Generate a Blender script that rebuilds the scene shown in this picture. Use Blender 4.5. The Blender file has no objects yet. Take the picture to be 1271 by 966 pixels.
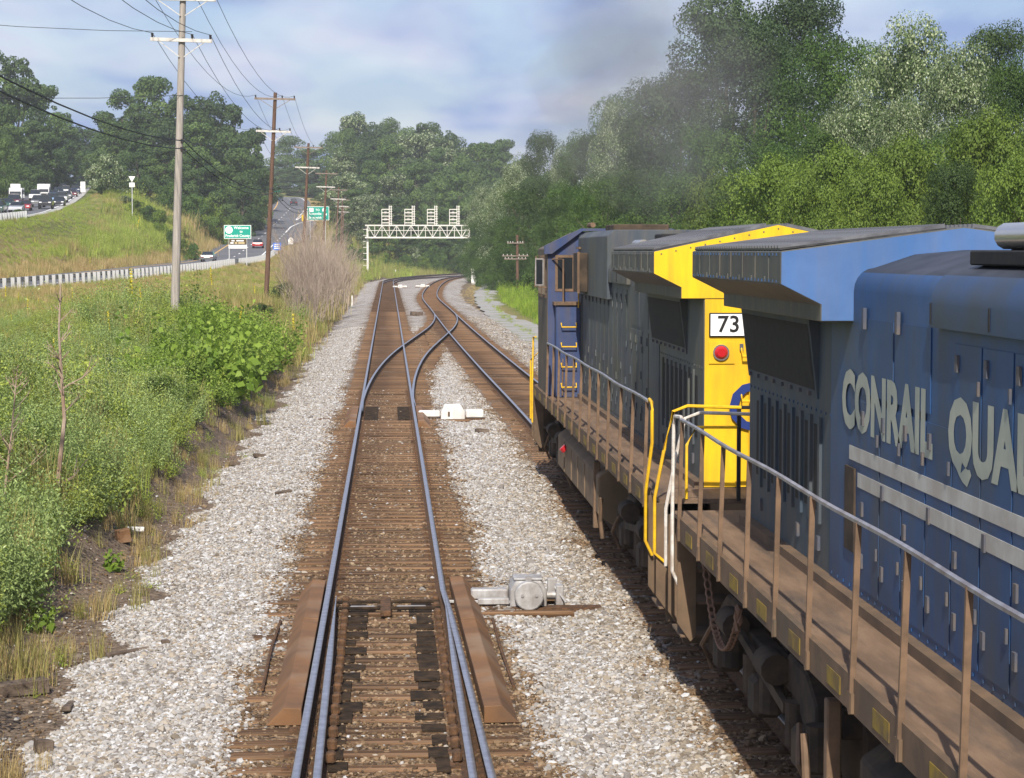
import bpy, bmesh, math, random
import numpy as np
from mathutils import Vector, Matrix, noise as mnoise

# ---------------------------------------------------------------- camera, sky, sun, exposure
scene = bpy.context.scene
IMG_W, IMG_H, FPX = 1271.0, 966.0, 2600.0      # photograph size and focal length in its pixels
EYE = Vector((0.05, 0.0, 4.45))                # rail head is z = 0, our track runs along +Y
PITCH = math.atan(171.0 / FPX)
YAW = math.atan(153.5 / FPX * math.cos(PITCH))
cam_data = bpy.data.cameras.new('Camera')
cam = bpy.data.objects.new('Camera', cam_data)
scene.collection.objects.link(cam)
cam.location = EYE
cam.rotation_euler = (math.pi / 2 - PITCH, 0, -YAW)
cam_data.sensor_width = 36.0
cam_data.lens = FPX / IMG_W * 36.0
cam_data.clip_start = 0.1
cam_data.clip_end = 5000
scene.camera = cam

SUN_EL, SUN_AZ = math.radians(42), math.radians(8.5)   # sun stands behind the camera, a little to the left
world = bpy.data.worlds.new('World')
scene.world = world
world.use_nodes = True
wn, wl = world.node_tree.nodes, world.node_tree.links
wn.clear()
w_out = wn.new('ShaderNodeOutputWorld')
w_bg = wn.new('ShaderNodeBackground')
w_bg.inputs['Strength'].default_value = 0.12
sky = wn.new('ShaderNodeTexSky')
sky.sky_type = 'NISHITA'
sky.sun_disc = False
sky.sun_elevation = SUN_EL
sky.sun_rotation = math.pi + SUN_AZ
sky.air_density = 1.0
sky.dust_density = 2.2
sky.ozone_density = 1.6
tc = wn.new('ShaderNodeTexCoord')
sep = wn.new('ShaderNodeSeparateXYZ')
wl.new(tc.outputs['Generated'], sep.inputs[0])
zz = wn.new('ShaderNodeMath'); zz.operation = 'ADD'; zz.inputs[1].default_value = 0.09
wl.new(sep.outputs['Z'], zz.inputs[0])
zm = wn.new('ShaderNodeMath'); zm.operation = 'MAXIMUM'; zm.inputs[1].default_value = 0.02
wl.new(zz.outputs[0], zm.inputs[0])
dx = wn.new('ShaderNodeMath'); dx.operation = 'DIVIDE'
wl.new(sep.outputs['X'], dx.inputs[0]); wl.new(zm.outputs[0], dx.inputs[1])
dy = wn.new('ShaderNodeMath'); dy.operation = 'DIVIDE'
wl.new(sep.outputs['Y'], dy.inputs[0]); wl.new(zm.outputs[0], dy.inputs[1])
cmb = wn.new('ShaderNodeCombineXYZ')
dx2 = wn.new('ShaderNodeMath'); dx2.operation = 'MULTIPLY'; dx2.inputs[1].default_value = 2.2; wl.new(dx.outputs[0], dx2.inputs[0])
wl.new(dx2.outputs[0], cmb.inputs[0]); wl.new(dy.outputs[0], cmb.inputs[1])
cn = wn.new('ShaderNodeTexNoise')
cn.inputs['Scale'].default_value = 0.9
cn.inputs['Detail'].default_value = 7
cn.inputs['Roughness'].default_value = 0.55
cn.inputs['Distortion'].default_value = 0.35
wl.new(cmb.outputs[0], cn.inputs['Vector'])
cr = wn.new('ShaderNodeValToRGB')
cr.color_ramp.elements[0].position = 0.40; cr.color_ramp.elements[0].color = (0.45, 0.45, 0.45, 1)
cr.color_ramp.elements[1].position = 0.60; cr.color_ramp.elements[1].color = (0.92, 0.92, 0.92, 1)
wl.new(cn.outputs['Fac'], cr.inputs[0])
cn2 = wn.new('ShaderNodeTexNoise')
cn2.inputs['Scale'].default_value = 0.7
cn2.inputs['Detail'].default_value = 3
wl.new(cmb.outputs[0], cn2.inputs['Vector'])
cc = wn.new('ShaderNodeValToRGB')
cc.color_ramp.elements[0].position = 0.42; cc.color_ramp.elements[0].color = (1.7, 2.35, 4.3, 1)
cc.color_ramp.elements[1].position = 0.60; cc.color_ramp.elements[1].color = (4.0, 4.15, 5.2, 1)
wl.new(cn2.outputs['Fac'], cc.inputs[0])
wmix = wn.new('ShaderNodeMix'); wmix.data_type = 'RGBA'
wl.new(cr.outputs[0], wmix.inputs['Factor'])
wl.new(sky.outputs[0], wmix.inputs['A']); wl.new(cc.outputs[0], wmix.inputs['B'])
wl.new(wmix.outputs['Result'], w_bg.inputs['Color'])
wl.new(w_bg.outputs[0], w_out.inputs['Surface'])

sun_data = bpy.data.lights.new('Sun', 'SUN')
sun = bpy.data.objects.new('Sun', sun_data)
scene.collection.objects.link(sun)
sun_data.energy = 4.4
sun_data.angle = math.radians(0.55)
sun_data.color = (1.0, 0.93, 0.82)
sun_dir = Vector((-math.sin(SUN_AZ) * math.cos(SUN_EL), -math.cos(SUN_AZ) * math.cos(SUN_EL), math.sin(SUN_EL)))
sun.rotation_euler = sun_dir.to_track_quat('Z', 'Y').to_euler()
sun.location = (-20, -60, 60)

vs = scene.view_settings
vs.view_transform = 'Standard'
vs.look = 'None'
vs.exposure = 0.48
vs.gamma = 1.0
vs.use_curve_mapping = False
scene.render.engine = 'CYCLES'
scene.cycles.use_denoising = True
scene.cycles.max_bounces = 6
scene.cycles.transparent_max_bounces = 8
scene.cycles.volume_bounces = 1

rng = np.random.default_rng(7)
random.seed(7)
ROOT = scene.collection

def smooth(a, b, t):
    t = np.clip((np.asarray(t, float) - a) / (b - a), 0, 1)
    return t * t * (3 - 2 * t)

_f = Vector((math.sin(YAW) * math.cos(PITCH), math.cos(YAW) * math.cos(PITCH), -math.sin(PITCH)))
_r = Vector((math.cos(YAW), -math.sin(YAW), 0))
_u = _r.cross(_f)
def at(px, py, Y):
    """pixel of the photograph + distance along the line -> world point"""
    d = _f * FPX + _r * (px - IMG_W / 2) + _u * (IMG_H / 2 - py)
    return EYE + d * (Y / d.y)

# ---------------------------------------------------------------- materials
MATS = {}
def mat(name, col, col2=None, scale=6.0, rough=0.8, metal=0.0, bump=0.0, bscale=30.0, detail=5,
        streak=None, objrand=0.0, spec=0.3, lo=0.38, hi=0.62, stretch=(1, 1, 1), col3=None, scale3=1.0, trans=0.0, coat=0.0):
    m = bpy.data.materials.new(name)
    m.use_nodes = True
    nt = m.node_tree; n = nt.nodes; l = nt.links
    p = n['Principled BSDF']
    p.inputs['Roughness'].default_value = rough
    p.inputs['Metallic'].default_value = metal
    p.inputs['Specular IOR Level'].default_value = spec
    if coat: p.inputs['Coat Weight'].default_value = coat
    tcn = n.new('ShaderNodeTexCoord')
    mp = n.new('ShaderNodeMapping'); mp.inputs['Scale'].default_value = stretch
    l.new(tcn.outputs['Object'], mp.inputs['Vector'])
    src = None
    def ramp(vec, sc, a, b, c0, c1, det=detail):
        nz = n.new('ShaderNodeTexNoise'); nz.inputs['Scale'].default_value = sc; nz.inputs['Detail'].default_value = det
        nz.inputs['Roughness'].default_value = 0.62
        l.new(vec, nz.inputs['Vector'])
        r = n.new('ShaderNodeValToRGB')
        r.color_ramp.elements[0].position = a; r.color_ramp.elements[0].color = (*c0, 1)
        r.color_ramp.elements[1].position = b; r.color_ramp.elements[1].color = (*c1, 1)
        l.new(nz.outputs['Fac'], r.inputs[0])
        return r.outputs[0]
    def mixn(fac, A, B, mode='MIX'):
        mx = n.new('ShaderNodeMix'); mx.data_type = 'RGBA'; mx.blend_type = mode
        for s, v in (('Factor', fac), ('A', A), ('B', B)):
            if isinstance(v, (int, float)): mx.inputs[s].default_value = v
            elif isinstance(v, tuple): mx.inputs[s].default_value = (*v, 1)
            else: l.new(v, mx.inputs[s])
        return mx.outputs['Result']
    c = col
    if col2 is not None:
        c = ramp(mp.outputs[0], scale, lo, hi, col, col2)
    if col3 is not None:
        f3 = ramp(mp.outputs[0], scale3, 0.5, 0.68, (0, 0, 0), (1, 1, 1))
        c = mixn(f3, c, col3)
    if streak is not None:                       # (colour, scale, amount): vertical runs of dirt
        ms = n.new('ShaderNodeMapping'); ms.inputs['Scale'].default_value = (1, 1, 0.12)
        l.new(tcn.outputs['Object'], ms.inputs['Vector'])
        fs = ramp(ms.outputs[0], streak[1], 0.42, 0.75, (0, 0, 0), (streak[2],) * 3)
        c = mixn(fs, c, streak[0])
    if objrand > 0:
        oi = n.new('ShaderNodeObjectInfo')
        mr = n.new('ShaderNodeMapRange')
        mr.inputs['To Min'].default_value = 1 - objrand; mr.inputs['To Max'].default_value = 1 + objrand
        l.new(oi.outputs['Random'], mr.inputs['Value'])
        vm = n.new('ShaderNodeCombineColor')
        for k in range(3): l.new(mr.outputs[0], vm.inputs[k])
        c = mixn(1.0, c, vm.outputs[0], 'MULTIPLY')
    if isinstance(c, tuple): p.inputs['Base Color'].default_value = (*c, 1)
    else: l.new(c, p.inputs['Base Color'])
    if bump:
        nb = n.new('ShaderNodeTexNoise'); nb.inputs['Scale'].default_value = bscale; nb.inputs['Detail'].default_value = 4
        l.new(mp.outputs[0], nb.inputs['Vector'])
        bp = n.new('ShaderNodeBump'); bp.inputs['Strength'].default_value = bump; bp.inputs['Distance'].default_value = 0.03
        l.new(nb.outputs['Fac'], bp.inputs['Height'])
        l.new(bp.outputs[0], p.inputs['Normal'])
    MATS[name] = m
    return m

def leaf_mat(name, dark, light, pale=None, trans=0.35, objrand=0.18):
    """leaves: colour from a per-leaf random value stored on the mesh"""
    m = bpy.data.materials.new(name); m.use_nodes = True
    nt = m.node_tree; n = nt.nodes; l = nt.links
    p = n['Principled BSDF']; out = n['Material Output']
    p.inputs['Roughness'].default_value = 0.55
    p.inputs['Specular IOR Level'].default_value = 0.25
    a = n.new('ShaderNodeAttribute'); a.attribute_name = 'leaf'
    r = n.new('ShaderNodeValToRGB')
    r.color_ramp.elements[0].position = 0.0; r.color_ramp.elements[0].color = (*dark, 1)
    r.color_ramp.elements[1].position = 0.8 if pale else 1.0; r.color_ramp.elements[1].color = (*light, 1)
    if pale:
        e = r.color_ramp.elements.new(1.0); e.color = (*pale, 1)
    l.new(a.outputs['Fac'], r.inputs[0])
    oi = n.new('ShaderNodeObjectInfo'); mr = n.new('ShaderNodeMapRange')
    mr.inputs['To Min'].default_value = 1 - objrand; mr.inputs['To Max'].default_value = 1 + objrand
    l.new(oi.outputs['Random'], mr.inputs['Value'])
    cb = n.new('ShaderNodeCombineColor')
    for k in range(3): l.new(mr.outputs[0], cb.inputs[k])
    mx = n.new('ShaderNodeMix'); mx.data_type = 'RGBA'; mx.blend_type = 'MULTIPLY'; mx.inputs['Factor'].default_value = 1
    l.new(r.outputs[0], mx.inputs['A']); l.new(cb.outputs[0], mx.inputs['B'])
    l.new(mx.outputs['Result'], p.inputs['Base Color'])
    t = n.new('ShaderNodeBsdfTranslucent'); l.new(mx.outputs['Result'], t.inputs['Color'])
    ms = n.new('ShaderNodeMixShader'); ms.inputs[0].default_value = trans
    l.new(p.outputs[0], ms.inputs[1]); l.new(t.outputs[0], ms.inputs[2])
    l.new(ms.outputs[0], out.inputs['Surface'])
    MATS[name] = m
    return m

def M(k): return MATS[k]

# rail and ballast
mat('rail_steel', (0.50, 0.50, 0.53), (0.36, 0.35, 0.38), 8, rough=0.38, metal=0.8, spec=0.5)
mat('rail_rust', (0.060, 0.036, 0.022), (0.13, 0.068, 0.034), 14, rough=0.9, bump=0.3)
mat('tie_wood', (0.052, 0.029, 0.015), (0.165, 0.088, 0.042), 3.2, rough=0.95, bump=0.7, bscale=14, stretch=(0.35, 3, 3),
    objrand=0.35, col3=(0.24, 0.15, 0.085), scale3=2.0)
mat('grease', (0.022, 0.017, 0.013), (0.055, 0.037, 0.024), 7, rough=0.92, spec=0.08)
mat('rust_cover', (0.13, 0.074, 0.042), (0.21, 0.105, 0.046), 1.3, rough=0.85, col3=(0.22, 0.155, 0.105), scale3=0.7, bump=0.1)
mat('machine_silver', (0.50, 0.50, 0.50), (0.34, 0.33, 0.325), 6, rough=0.5, metal=0.25, streak=((0.17, 0.115, 0.075), 9, 0.55))
mat('machine_grey', (0.30, 0.29, 0.29), (0.22, 0.20, 0.19), 8, rough=0.7)
mat('white_paint', (0.74, 0.73, 0.70), (0.60, 0.58, 0.54), 5, rough=0.6, streak=((0.35, 0.28, 0.2), 5, 0.35))
mat('asphalt', (0.095, 0.098, 0.108), (0.125, 0.128, 0.138), 0.6, rough=0.95, col3=(0.15, 0.15, 0.16), scale3=0.08)
mat('concrete', (0.42, 0.41, 0.39), (0.34, 0.33, 0.32), 0.4, rough=0.95)
mat('paint_white', (0.72, 0.72, 0.70), rough=0.8)
mat('paint_yellow', (0.62, 0.38, 0.12), rough=0.8)
mat('gravel_path', (0.26, 0.25, 0.25), (0.36, 0.35, 0.34), 12, rough=1, col3=(0.17, 0.19, 0.09), scale3=0.5, bump=0.4, bscale=18)
# wood, metal
mat('pole_grey', (0.26, 0.235, 0.21), (0.40, 0.36, 0.32), 4, rough=0.95, stretch=(6, 6, 0.25), bump=0.3, bscale=9)
mat('pole_brown', (0.088, 0.052, 0.036), (0.16, 0.095, 0.066), 4, rough=0.95, stretch=(6, 6, 0.25), bump=0.3, bscale=9)
mat('arm_white', (0.62, 0.60, 0.57), (0.50, 0.47, 0.43), 5, rough=0.9)
mat('arm_brown', (0.19, 0.15, 0.125), (0.27, 0.22, 0.19), 5, rough=0.9)
mat('insulator', (0.035, 0.028, 0.026), rough=0.3, spec=0.5)
mat('wire', (0.05, 0.052, 0.06), rough=0.7)
mat('galvanised', (0.50, 0.51, 0.52), (0.40, 0.41, 0.42), 3, rough=0.55, metal=0.35)
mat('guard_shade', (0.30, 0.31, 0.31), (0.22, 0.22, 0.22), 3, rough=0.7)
mat('bridge_white', (0.70, 0.69, 0.64), (0.60, 0.57, 0.51), 2, rough=0.7)
mat('sign_green', (0.0, 0.30, 0.22), rough=0.5)
mat('sign_brown', (0.10, 0.07, 0.03), rough=0.5)
mat('sign_blue', (0.05, 0.16, 0.62), rough=0.5)
mat('sign_white', (0.80, 0.80, 0.80), rough=0.5)
mat('sign_back', (0.45, 0.46, 0.47), rough=0.6)
mat('sign_tan', (0.62, 0.50, 0.28), rough=0.6)
# locomotives
mat('loco_grey', (0.046, 0.052, 0.054), (0.080, 0.086, 0.076), 1.1, rough=0.58, streak=((0.17, 0.135, 0.095), 6, 0.6), spec=0.4)
mat('dirty_blue', (0.030, 0.056, 0.090), (0.058, 0.080, 0.100), 1.3, rough=0.6, streak=((0.12, 0.10, 0.075), 6, 0.6), spec=0.3)
mat('lead_hood', (0.042, 0.055, 0.078), (0.078, 0.092, 0.100), 0.9, rough=0.58, streak=((0.125, 0.105, 0.072), 6, 0.65), col3=(0.07, 0.078, 0.058), scale3=0.7, spec=0.4)
mat('loco_blue', (0.013, 0.052, 0.150), (0.022, 0.076, 0.200), 1.1, rough=0.5, streak=((0.055, 0.064, 0.080), 5, 0.65), col3=(0.034, 0.058, 0.105), scale3=0.9, spec=0.45)
mat('loco_blue_roof', (0.016, 0.048, 0.125), (0.026, 0.040, 0.066), 0.9, rough=0.45, spec=0.45, lo=0.40, hi=0.62)
mat('roof_soot', (0.022, 0.024, 0.030), (0.042, 0.046, 0.058), 2.0, rough=0.55, spec=0.35)
mat('loco_wing_blue', (0.050, 0.128, 0.31), (0.068, 0.155, 0.36), 2.0, rough=0.5, streak=((0.14, 0.15, 0.19), 4, 0.4))
mat('cab_side', (0.070, 0.064, 0.060), (0.11, 0.092, 0.070), 1.2, rough=0.7, streak=((0.17, 0.12, 0.075), 5, 0.7))
mat('cab_blue', (0.030, 0.052, 0.135), (0.044, 0.068, 0.16), 1.5, rough=0.55, streak=((0.105, 0.085, 0.065), 4, 0.7))
mat('loco_yellow', (0.80, 0.50, 0.012), (0.72, 0.43, 0.012), 1.6, rough=0.55, streak=((0.30, 0.18, 0.03), 6, 0.5))
mat('rail_yellow', (0.78, 0.48, 0.015), (0.62, 0.36, 0.02), 9, rough=0.5)
mat('rail_white', (0.66, 0.63, 0.58), (0.46, 0.40, 0.34), 9, rough=0.5)
mat('rail_brown', (0.115, 0.075, 0.048), (0.19, 0.12, 0.074), 5, rough=0.7)
mat('rail_top', (0.34, 0.34, 0.37), (0.22, 0.20, 0.20), 5, rough=0.35, metal=0.4)
mat('frame_brown', (0.105, 0.072, 0.047), (0.165, 0.108, 0.066), 2.4, rough=0.85, col3=(0.10, 0.075, 0.052), scale3=1.5)
mat('deck_tan', (0.135, 0.088, 0.056), (0.215, 0.142, 0.090), 1.8, rough=0.85, stretch=(3, 0.5, 3), col3=(0.085, 0.064, 0.05), scale3=1.2, bump=0.35, bscale=40)
mat('tank_brown', (0.17, 0.122, 0.075), (0.23, 0.16, 0.10), 1.8, rough=0.85, streak=((0.13, 0.09, 0.06), 5, 0.5))
mat('truck_dark', (0.036, 0.028, 0.022), (0.085, 0.060, 0.040), 3, rough=0.9)
mat('black', (0.012, 0.012, 0.013), (0.022, 0.021, 0.02), 8, rough=0.75)
mat('grille', (0.04, 0.041, 0.043), (0.075, 0.074, 0.075), 6, rough=0.5, metal=0.4)
mat('grille_light', (0.20, 0.205, 0.22), (0.11, 0.11, 0.12), 6, rough=0.45, metal=0.5)
mat('letter_white', (0.40, 0.42, 0.35), (0.30, 0.33, 0.29), 2, rough=0.6)
mat('stripe_white', (0.50, 0.50, 0.46), (0.40, 0.38, 0.34), 3, rough=0.6, streak=((0.30, 0.25, 0.2), 6, 0.4))
mat('glass', (0.018, 0.022, 0.026), rough=0.08, spec=0.6)
mat('lamp_red', (0.45, 0.015, 0.02), rough=0.25, spec=0.6)
mat('lamp_amber', (0.62, 0.26, 0.03), rough=0.4)
mat('reflector', (0.27, 0.185, 0.025), (0.13, 0.09, 0.04), 5, rough=0.6)
mat('chrome', (0.55, 0.52, 0.49), rough=0.25, metal=0.8)
mat('latch', (0.07, 0.08, 0.11), (0.12, 0.105, 0.10), 8, rough=0.6)
mat('chain', (0.22, 0.13, 0.085), rough=0.8)
mat('logo_blue', (0.018, 0.038, 0.17), rough=0.5)
# debris and bark
mat('old_wood', (0.075, 0.055, 0.042), (0.15, 0.115, 0.088), 6, rough=0.95, bump=0.4)
mat('litter_white', (0.82, 0.82, 0.80), rough=0.7)
mat('bark', (0.085, 0.066, 0.050), (0.14, 0.115, 0.09), 3, rough=0.95, bump=0.5, stretch=(4, 4, 0.6))
mat('bark_pale', (0.30, 0.20, 0.14), (0.40, 0.32, 0.25), 3, rough=0.95, bump=0.4, stretch=(4, 4, 0.6))
mat('twig', (0.30, 0.235, 0.185), (0.42, 0.34, 0.275), 1.0, rough=0.95, objrand=0.15)
mat('tyre', (0.016, 0.016, 0.017), rough=0.85)
mat('tail_red', (0.5, 0.01, 0.012), rough=0.3)
# foliage
leaf_mat('leaf_dark', (0.021, 0.051, 0.016), (0.103, 0.166, 0.041))
leaf_mat('leaf_mid', (0.027, 0.068, 0.015), (0.129, 0.218, 0.043))
leaf_mat('leaf_bright', (0.043, 0.091, 0.013), (0.219, 0.302, 0.047))
leaf_mat('leaf_silver', (0.040, 0.077, 0.028), (0.172, 0.237, 0.086), (0.475, 0.525, 0.345))
leaf_mat('leaf_blue', (0.022, 0.055, 0.023), (0.098, 0.150, 0.053))
leaf_mat('weed_green', (0.126, 0.190, 0.023), (0.457, 0.522, 0.103), (0.649, 0.648, 0.216), trans=0.4)
leaf_mat('weed_blue', (0.119, 0.194, 0.050), (0.415, 0.517, 0.190), (0.717, 0.777, 0.449), trans=0.35)
leaf_mat('weed_vine', (0.090, 0.174, 0.017), (0.288, 0.403, 0.060), (0.408, 0.470, 0.120), trans=0.45)
leaf_mat('grass_green', (0.165, 0.248, 0.034), (0.444, 0.511, 0.102), trans=0.4)
leaf_mat('grass_dry', (0.30, 0.215, 0.085), (0.52, 0.40, 0.185), (0.60, 0.49, 0.27), trans=0.3)
leaf_mat('grass_mix', (0.19, 0.19, 0.055), (0.42, 0.375, 0.14), trans=0.3)
leaf_mat('grass_bright', (0.170, 0.281, 0.026), (0.412, 0.549, 0.072), trans=0.4)
leaf_mat('leaf_far', (0.036, 0.082, 0.024), (0.172, 0.254, 0.070))
leaf_mat('leaf_far_dark', (0.028, 0.066, 0.022), (0.127, 0.195, 0.060))
leaf_mat('leaf_vine', (0.062, 0.127, 0.013), (0.300, 0.396, 0.058), (0.425, 0.484, 0.117), trans=0.4)
leaf_mat('flower_yellow', (0.42, 0.36, 0.02), (0.70, 0.60, 0.06), trans=0.3)

# ---------------------------------------------------------------- mesh helpers
def tag(o, label=None, cat=None, group=None, kind=None):
    if label: o['label'] = label
    if cat: o['category'] = cat
    if group: o['group'] = group
    if kind: o['kind'] = kind
    return o

def empty(name, loc=(0, 0, 0), rz=0.0):
    o = bpy.data.objects.new(name, None)
    o.empty_display_size = 0.3
    ROOT.objects.link(o); o.location = loc; o.rotation_euler = (0, 0, rz)
    return o

def link(name, me, parent=None, loc=None):
    o = bpy.data.objects.new(name, me)
    ROOT.objects.link(o)
    if parent is not None: o.parent = parent
    if loc is not None: o.location = loc
    return o

class MB:
    def __init__(s): s.v = []; s.f = []; s.mi = []
    def add(s, vs, fs, m=0):
        b = len(s.v); s.v.extend([tuple(p) for p in vs])
        for f in fs: s.f.append([b + i for i in f]); s.mi.append(m)
        return s
    def box(s, x0, x1, y0, y1, z0, z1, m=0):
        return s.add([(x0, y0, z0), (x1, y0, z0), (x1, y1, z0), (x0, y1, z0), (x0, y0, z1), (x1, y0, z1), (x1, y1, z1), (x0, y1, z1)],
                     [(0, 3, 2, 1), (4, 5, 6, 7), (0, 1, 5, 4), (1, 2, 6, 5), (2, 3, 7, 6), (3, 0, 4, 7)], m)
    def cbox(s, c, sx, sy, sz, m=0):
        return s.box(c[0] - sx / 2, c[0] + sx / 2, c[1] - sy / 2, c[1] + sy / 2, c[2] - sz / 2, c[2] + sz / 2, m)
    def prism(s, poly, a, b, axis='y', m=0, mends=None, top=None):
        """poly in the plane across the axis: axis y -> (x, z), axis x -> (y, z), axis z -> (x, y)"""
        n = len(poly)
        def P(q, t):
            return (q[0], t, q[1]) if axis == 'y' else ((t, q[0], q[1]) if axis == 'x' else (q[0], q[1], t))
        vs = [P(q, a) for q in poly] + [P(q, b) for q in poly]
        s.add(vs, [(i, (i + 1) % n, n + (i + 1) % n, n + i) for i in range(n)], m)
        if top is not None:                       # crown of a hood section takes its own material
            for i in range(4, n - 5): s.mi[-n + i] = top
        me = m if mends is None else mends
        ma, mb_ = (me if isinstance(me, tuple) else (me, me))
        base = len(s.v) - 2 * n
        s.f.append([base + i for i in range(n)][::-1]); s.mi.append(ma)
        s.f.append([base + n + i for i in range(n)]); s.mi.append(mb_)
        return s
    def tube(s, pts, r, n=6, m=0, r1=None, cap=True):
        pts = [Vector(p) for p in pts]; k = len(pts); base = len(s.v)
        for i, p in enumerate(pts):
            d = (pts[min(i + 1, k - 1)] - pts[max(i - 1, 0)]).normalized()
            a = Vector((0, 0, 1)) if abs(d.z) < 0.9 else Vector((1, 0, 0))
            e1 = d.cross(a).normalized(); e2 = d.cross(e1)
            rr = r if r1 is None else r + (r1 - r) * i / max(1, k - 1)
            for j in range(n):
                t = 2 * math.pi * (j + 0.5) / n
                q = p + (e1 * math.cos(t) + e2 * math.sin(t)) * rr
                s.v.append((q.x, q.y, q.z))
        for i in range(k - 1):
            for j in range(n):
                s.f.append([base + i * n + j, base + i * n + (j + 1) % n, base + (i + 1) * n + (j + 1) % n, base + (i + 1) * n + j]); s.mi.append(m)
        if cap:
            s.f.append([base + j for j in range(n)][::-1]); s.mi.append(m)
            s.f.append([base + (k - 1) * n + j for j in range(n)]); s.mi.append(m)
        return s
    def bar(s, a, b, w, h, m=0, up=(0, 0, 1)):
        a, b = Vector(a), Vector(b); d = (b - a).normalized()
        u = Vector(up)
        if abs(d.dot(u)) > 0.95: u = Vector((1, 0, 0))
        e1 = d.cross(u).normalized() * w / 2; e2 = e1.cross(d).normalized() * h / 2
        vs = [a - e1 - e2, a + e1 - e2, a + e1 + e2, a - e1 + e2, b - e1 - e2, b + e1 - e2, b + e1 + e2, b - e1 + e2]
        return s.add(vs, [(0, 1, 2, 3), (7, 6, 5, 4), (0, 4, 5, 1), (1, 5, 6, 2), (2, 6, 7, 3), (3, 7, 4, 0)], m)
    def mesh(s, name, mats, smooth_=False, bevel=0.0):
        me = bpy.data.meshes.new(name)
        me.from_pydata(s.v, [], s.f)
        if not isinstance(mats, (list, tuple)): mats = [mats]
        for m in mats: me.materials.append(MATS[m] if isinstance(m, str) else m)
        me.polygons.foreach_set('material_index', s.mi)
        bm = bmesh.new(); bm.from_mesh(me)
        bmesh.ops.recalc_face_normals(bm, faces=bm.faces)
        if bevel > 0:
            ed = [e for e in bm.edges if len(e.link_faces) == 2 and e.calc_face_angle(0) > 0.5]
            bmesh.ops.bevel(bm, geom=ed, offset=bevel, segments=1, profile=0.5, affect='EDGES', clamp_overlap=True)
        bm.to_mesh(me); bm.free()
        if smooth_:
            me.polygons.foreach_set('use_smooth', [True] * len(me.polygons))
            try: me.set_sharp_from_angle(angle=math.radians(40))
            except Exception: pass
        me.update()
        return me
    def build(s, name, mats, parent=None, smooth_=False, bevel=0.0, loc=None):
        return link(name, s.mesh(name, mats, smooth_, bevel), parent, loc)

def np_mesh(name, V, Q, mats, leaf=None, midx=None):
    """quads or tris from numpy arrays; leaf = per-vertex float attribute"""
    me = bpy.data.meshes.new(name)
    k = Q.shape[1]
    me.vertices.add(len(V)); me.vertices.foreach_set('co', np.ascontiguousarray(V, dtype=np.float32).ravel())
    me.loops.add(Q.size); me.loops.foreach_set('vertex_index', np.ascontiguousarray(Q, dtype=np.int32).ravel())
    me.polygons.add(len(Q)); me.polygons.foreach_set('loop_start', np.arange(0, Q.size, k, dtype=np.int32))
    if not isinstance(mats, (list, tuple)): mats = [mats]
    for m in mats: me.materials.append(MATS[m] if isinstance(m, str) else m)
    if midx is not None: me.polygons.foreach_set('material_index', np.asarray(midx, dtype=np.int32))
    if leaf is not None:
        a = me.attributes.new('leaf', 'FLOAT', 'POINT'); a.data.foreach_set('value', np.asarray(leaf, dtype=np.float32))
    me.update(calc_edges=True)
    return me

def text_mesh(txt, size, bold=0.0, extrude=0.002, sx=1.0, width=None):
    cu = bpy.data.curves.new('txt', 'FONT'); cu.body = txt; cu.size = size; cu.offset = bold; cu.extrude = extrude
    cu.align_x = 'CENTER'; cu.align_y = 'CENTER'; cu.resolution_u = 3
    o = bpy.data.objects.new('txt', cu); ROOT.objects.link(o)
    bpy.context.view_layer.update()
    me = bpy.data.meshes.new_from_object(o.evaluated_get(bpy.context.evaluated_depsgraph_get()))
    bpy.data.objects.remove(o)
    if width:
        xs_ = [v.co.x for v in me.vertices]; sx = width / (max(xs_) - min(xs_))
    if sx != 1.0: me.transform(Matrix.Diagonal((sx, 1, 1, 1)))
    return me

def put_text(txt, size, m, parent, mtx, name='lettering', **kw):
    me = text_mesh(txt, size, **kw); me.materials.clear(); me.materials.append(MATS[m])
    me.transform(mtx)
    return link(name, me, parent)

def copy_tree(o, parent=None):
    c = o.copy(); ROOT.objects.link(c); c.parent = parent
    for ch in o.children: copy_tree(ch, c)
    return c

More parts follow.
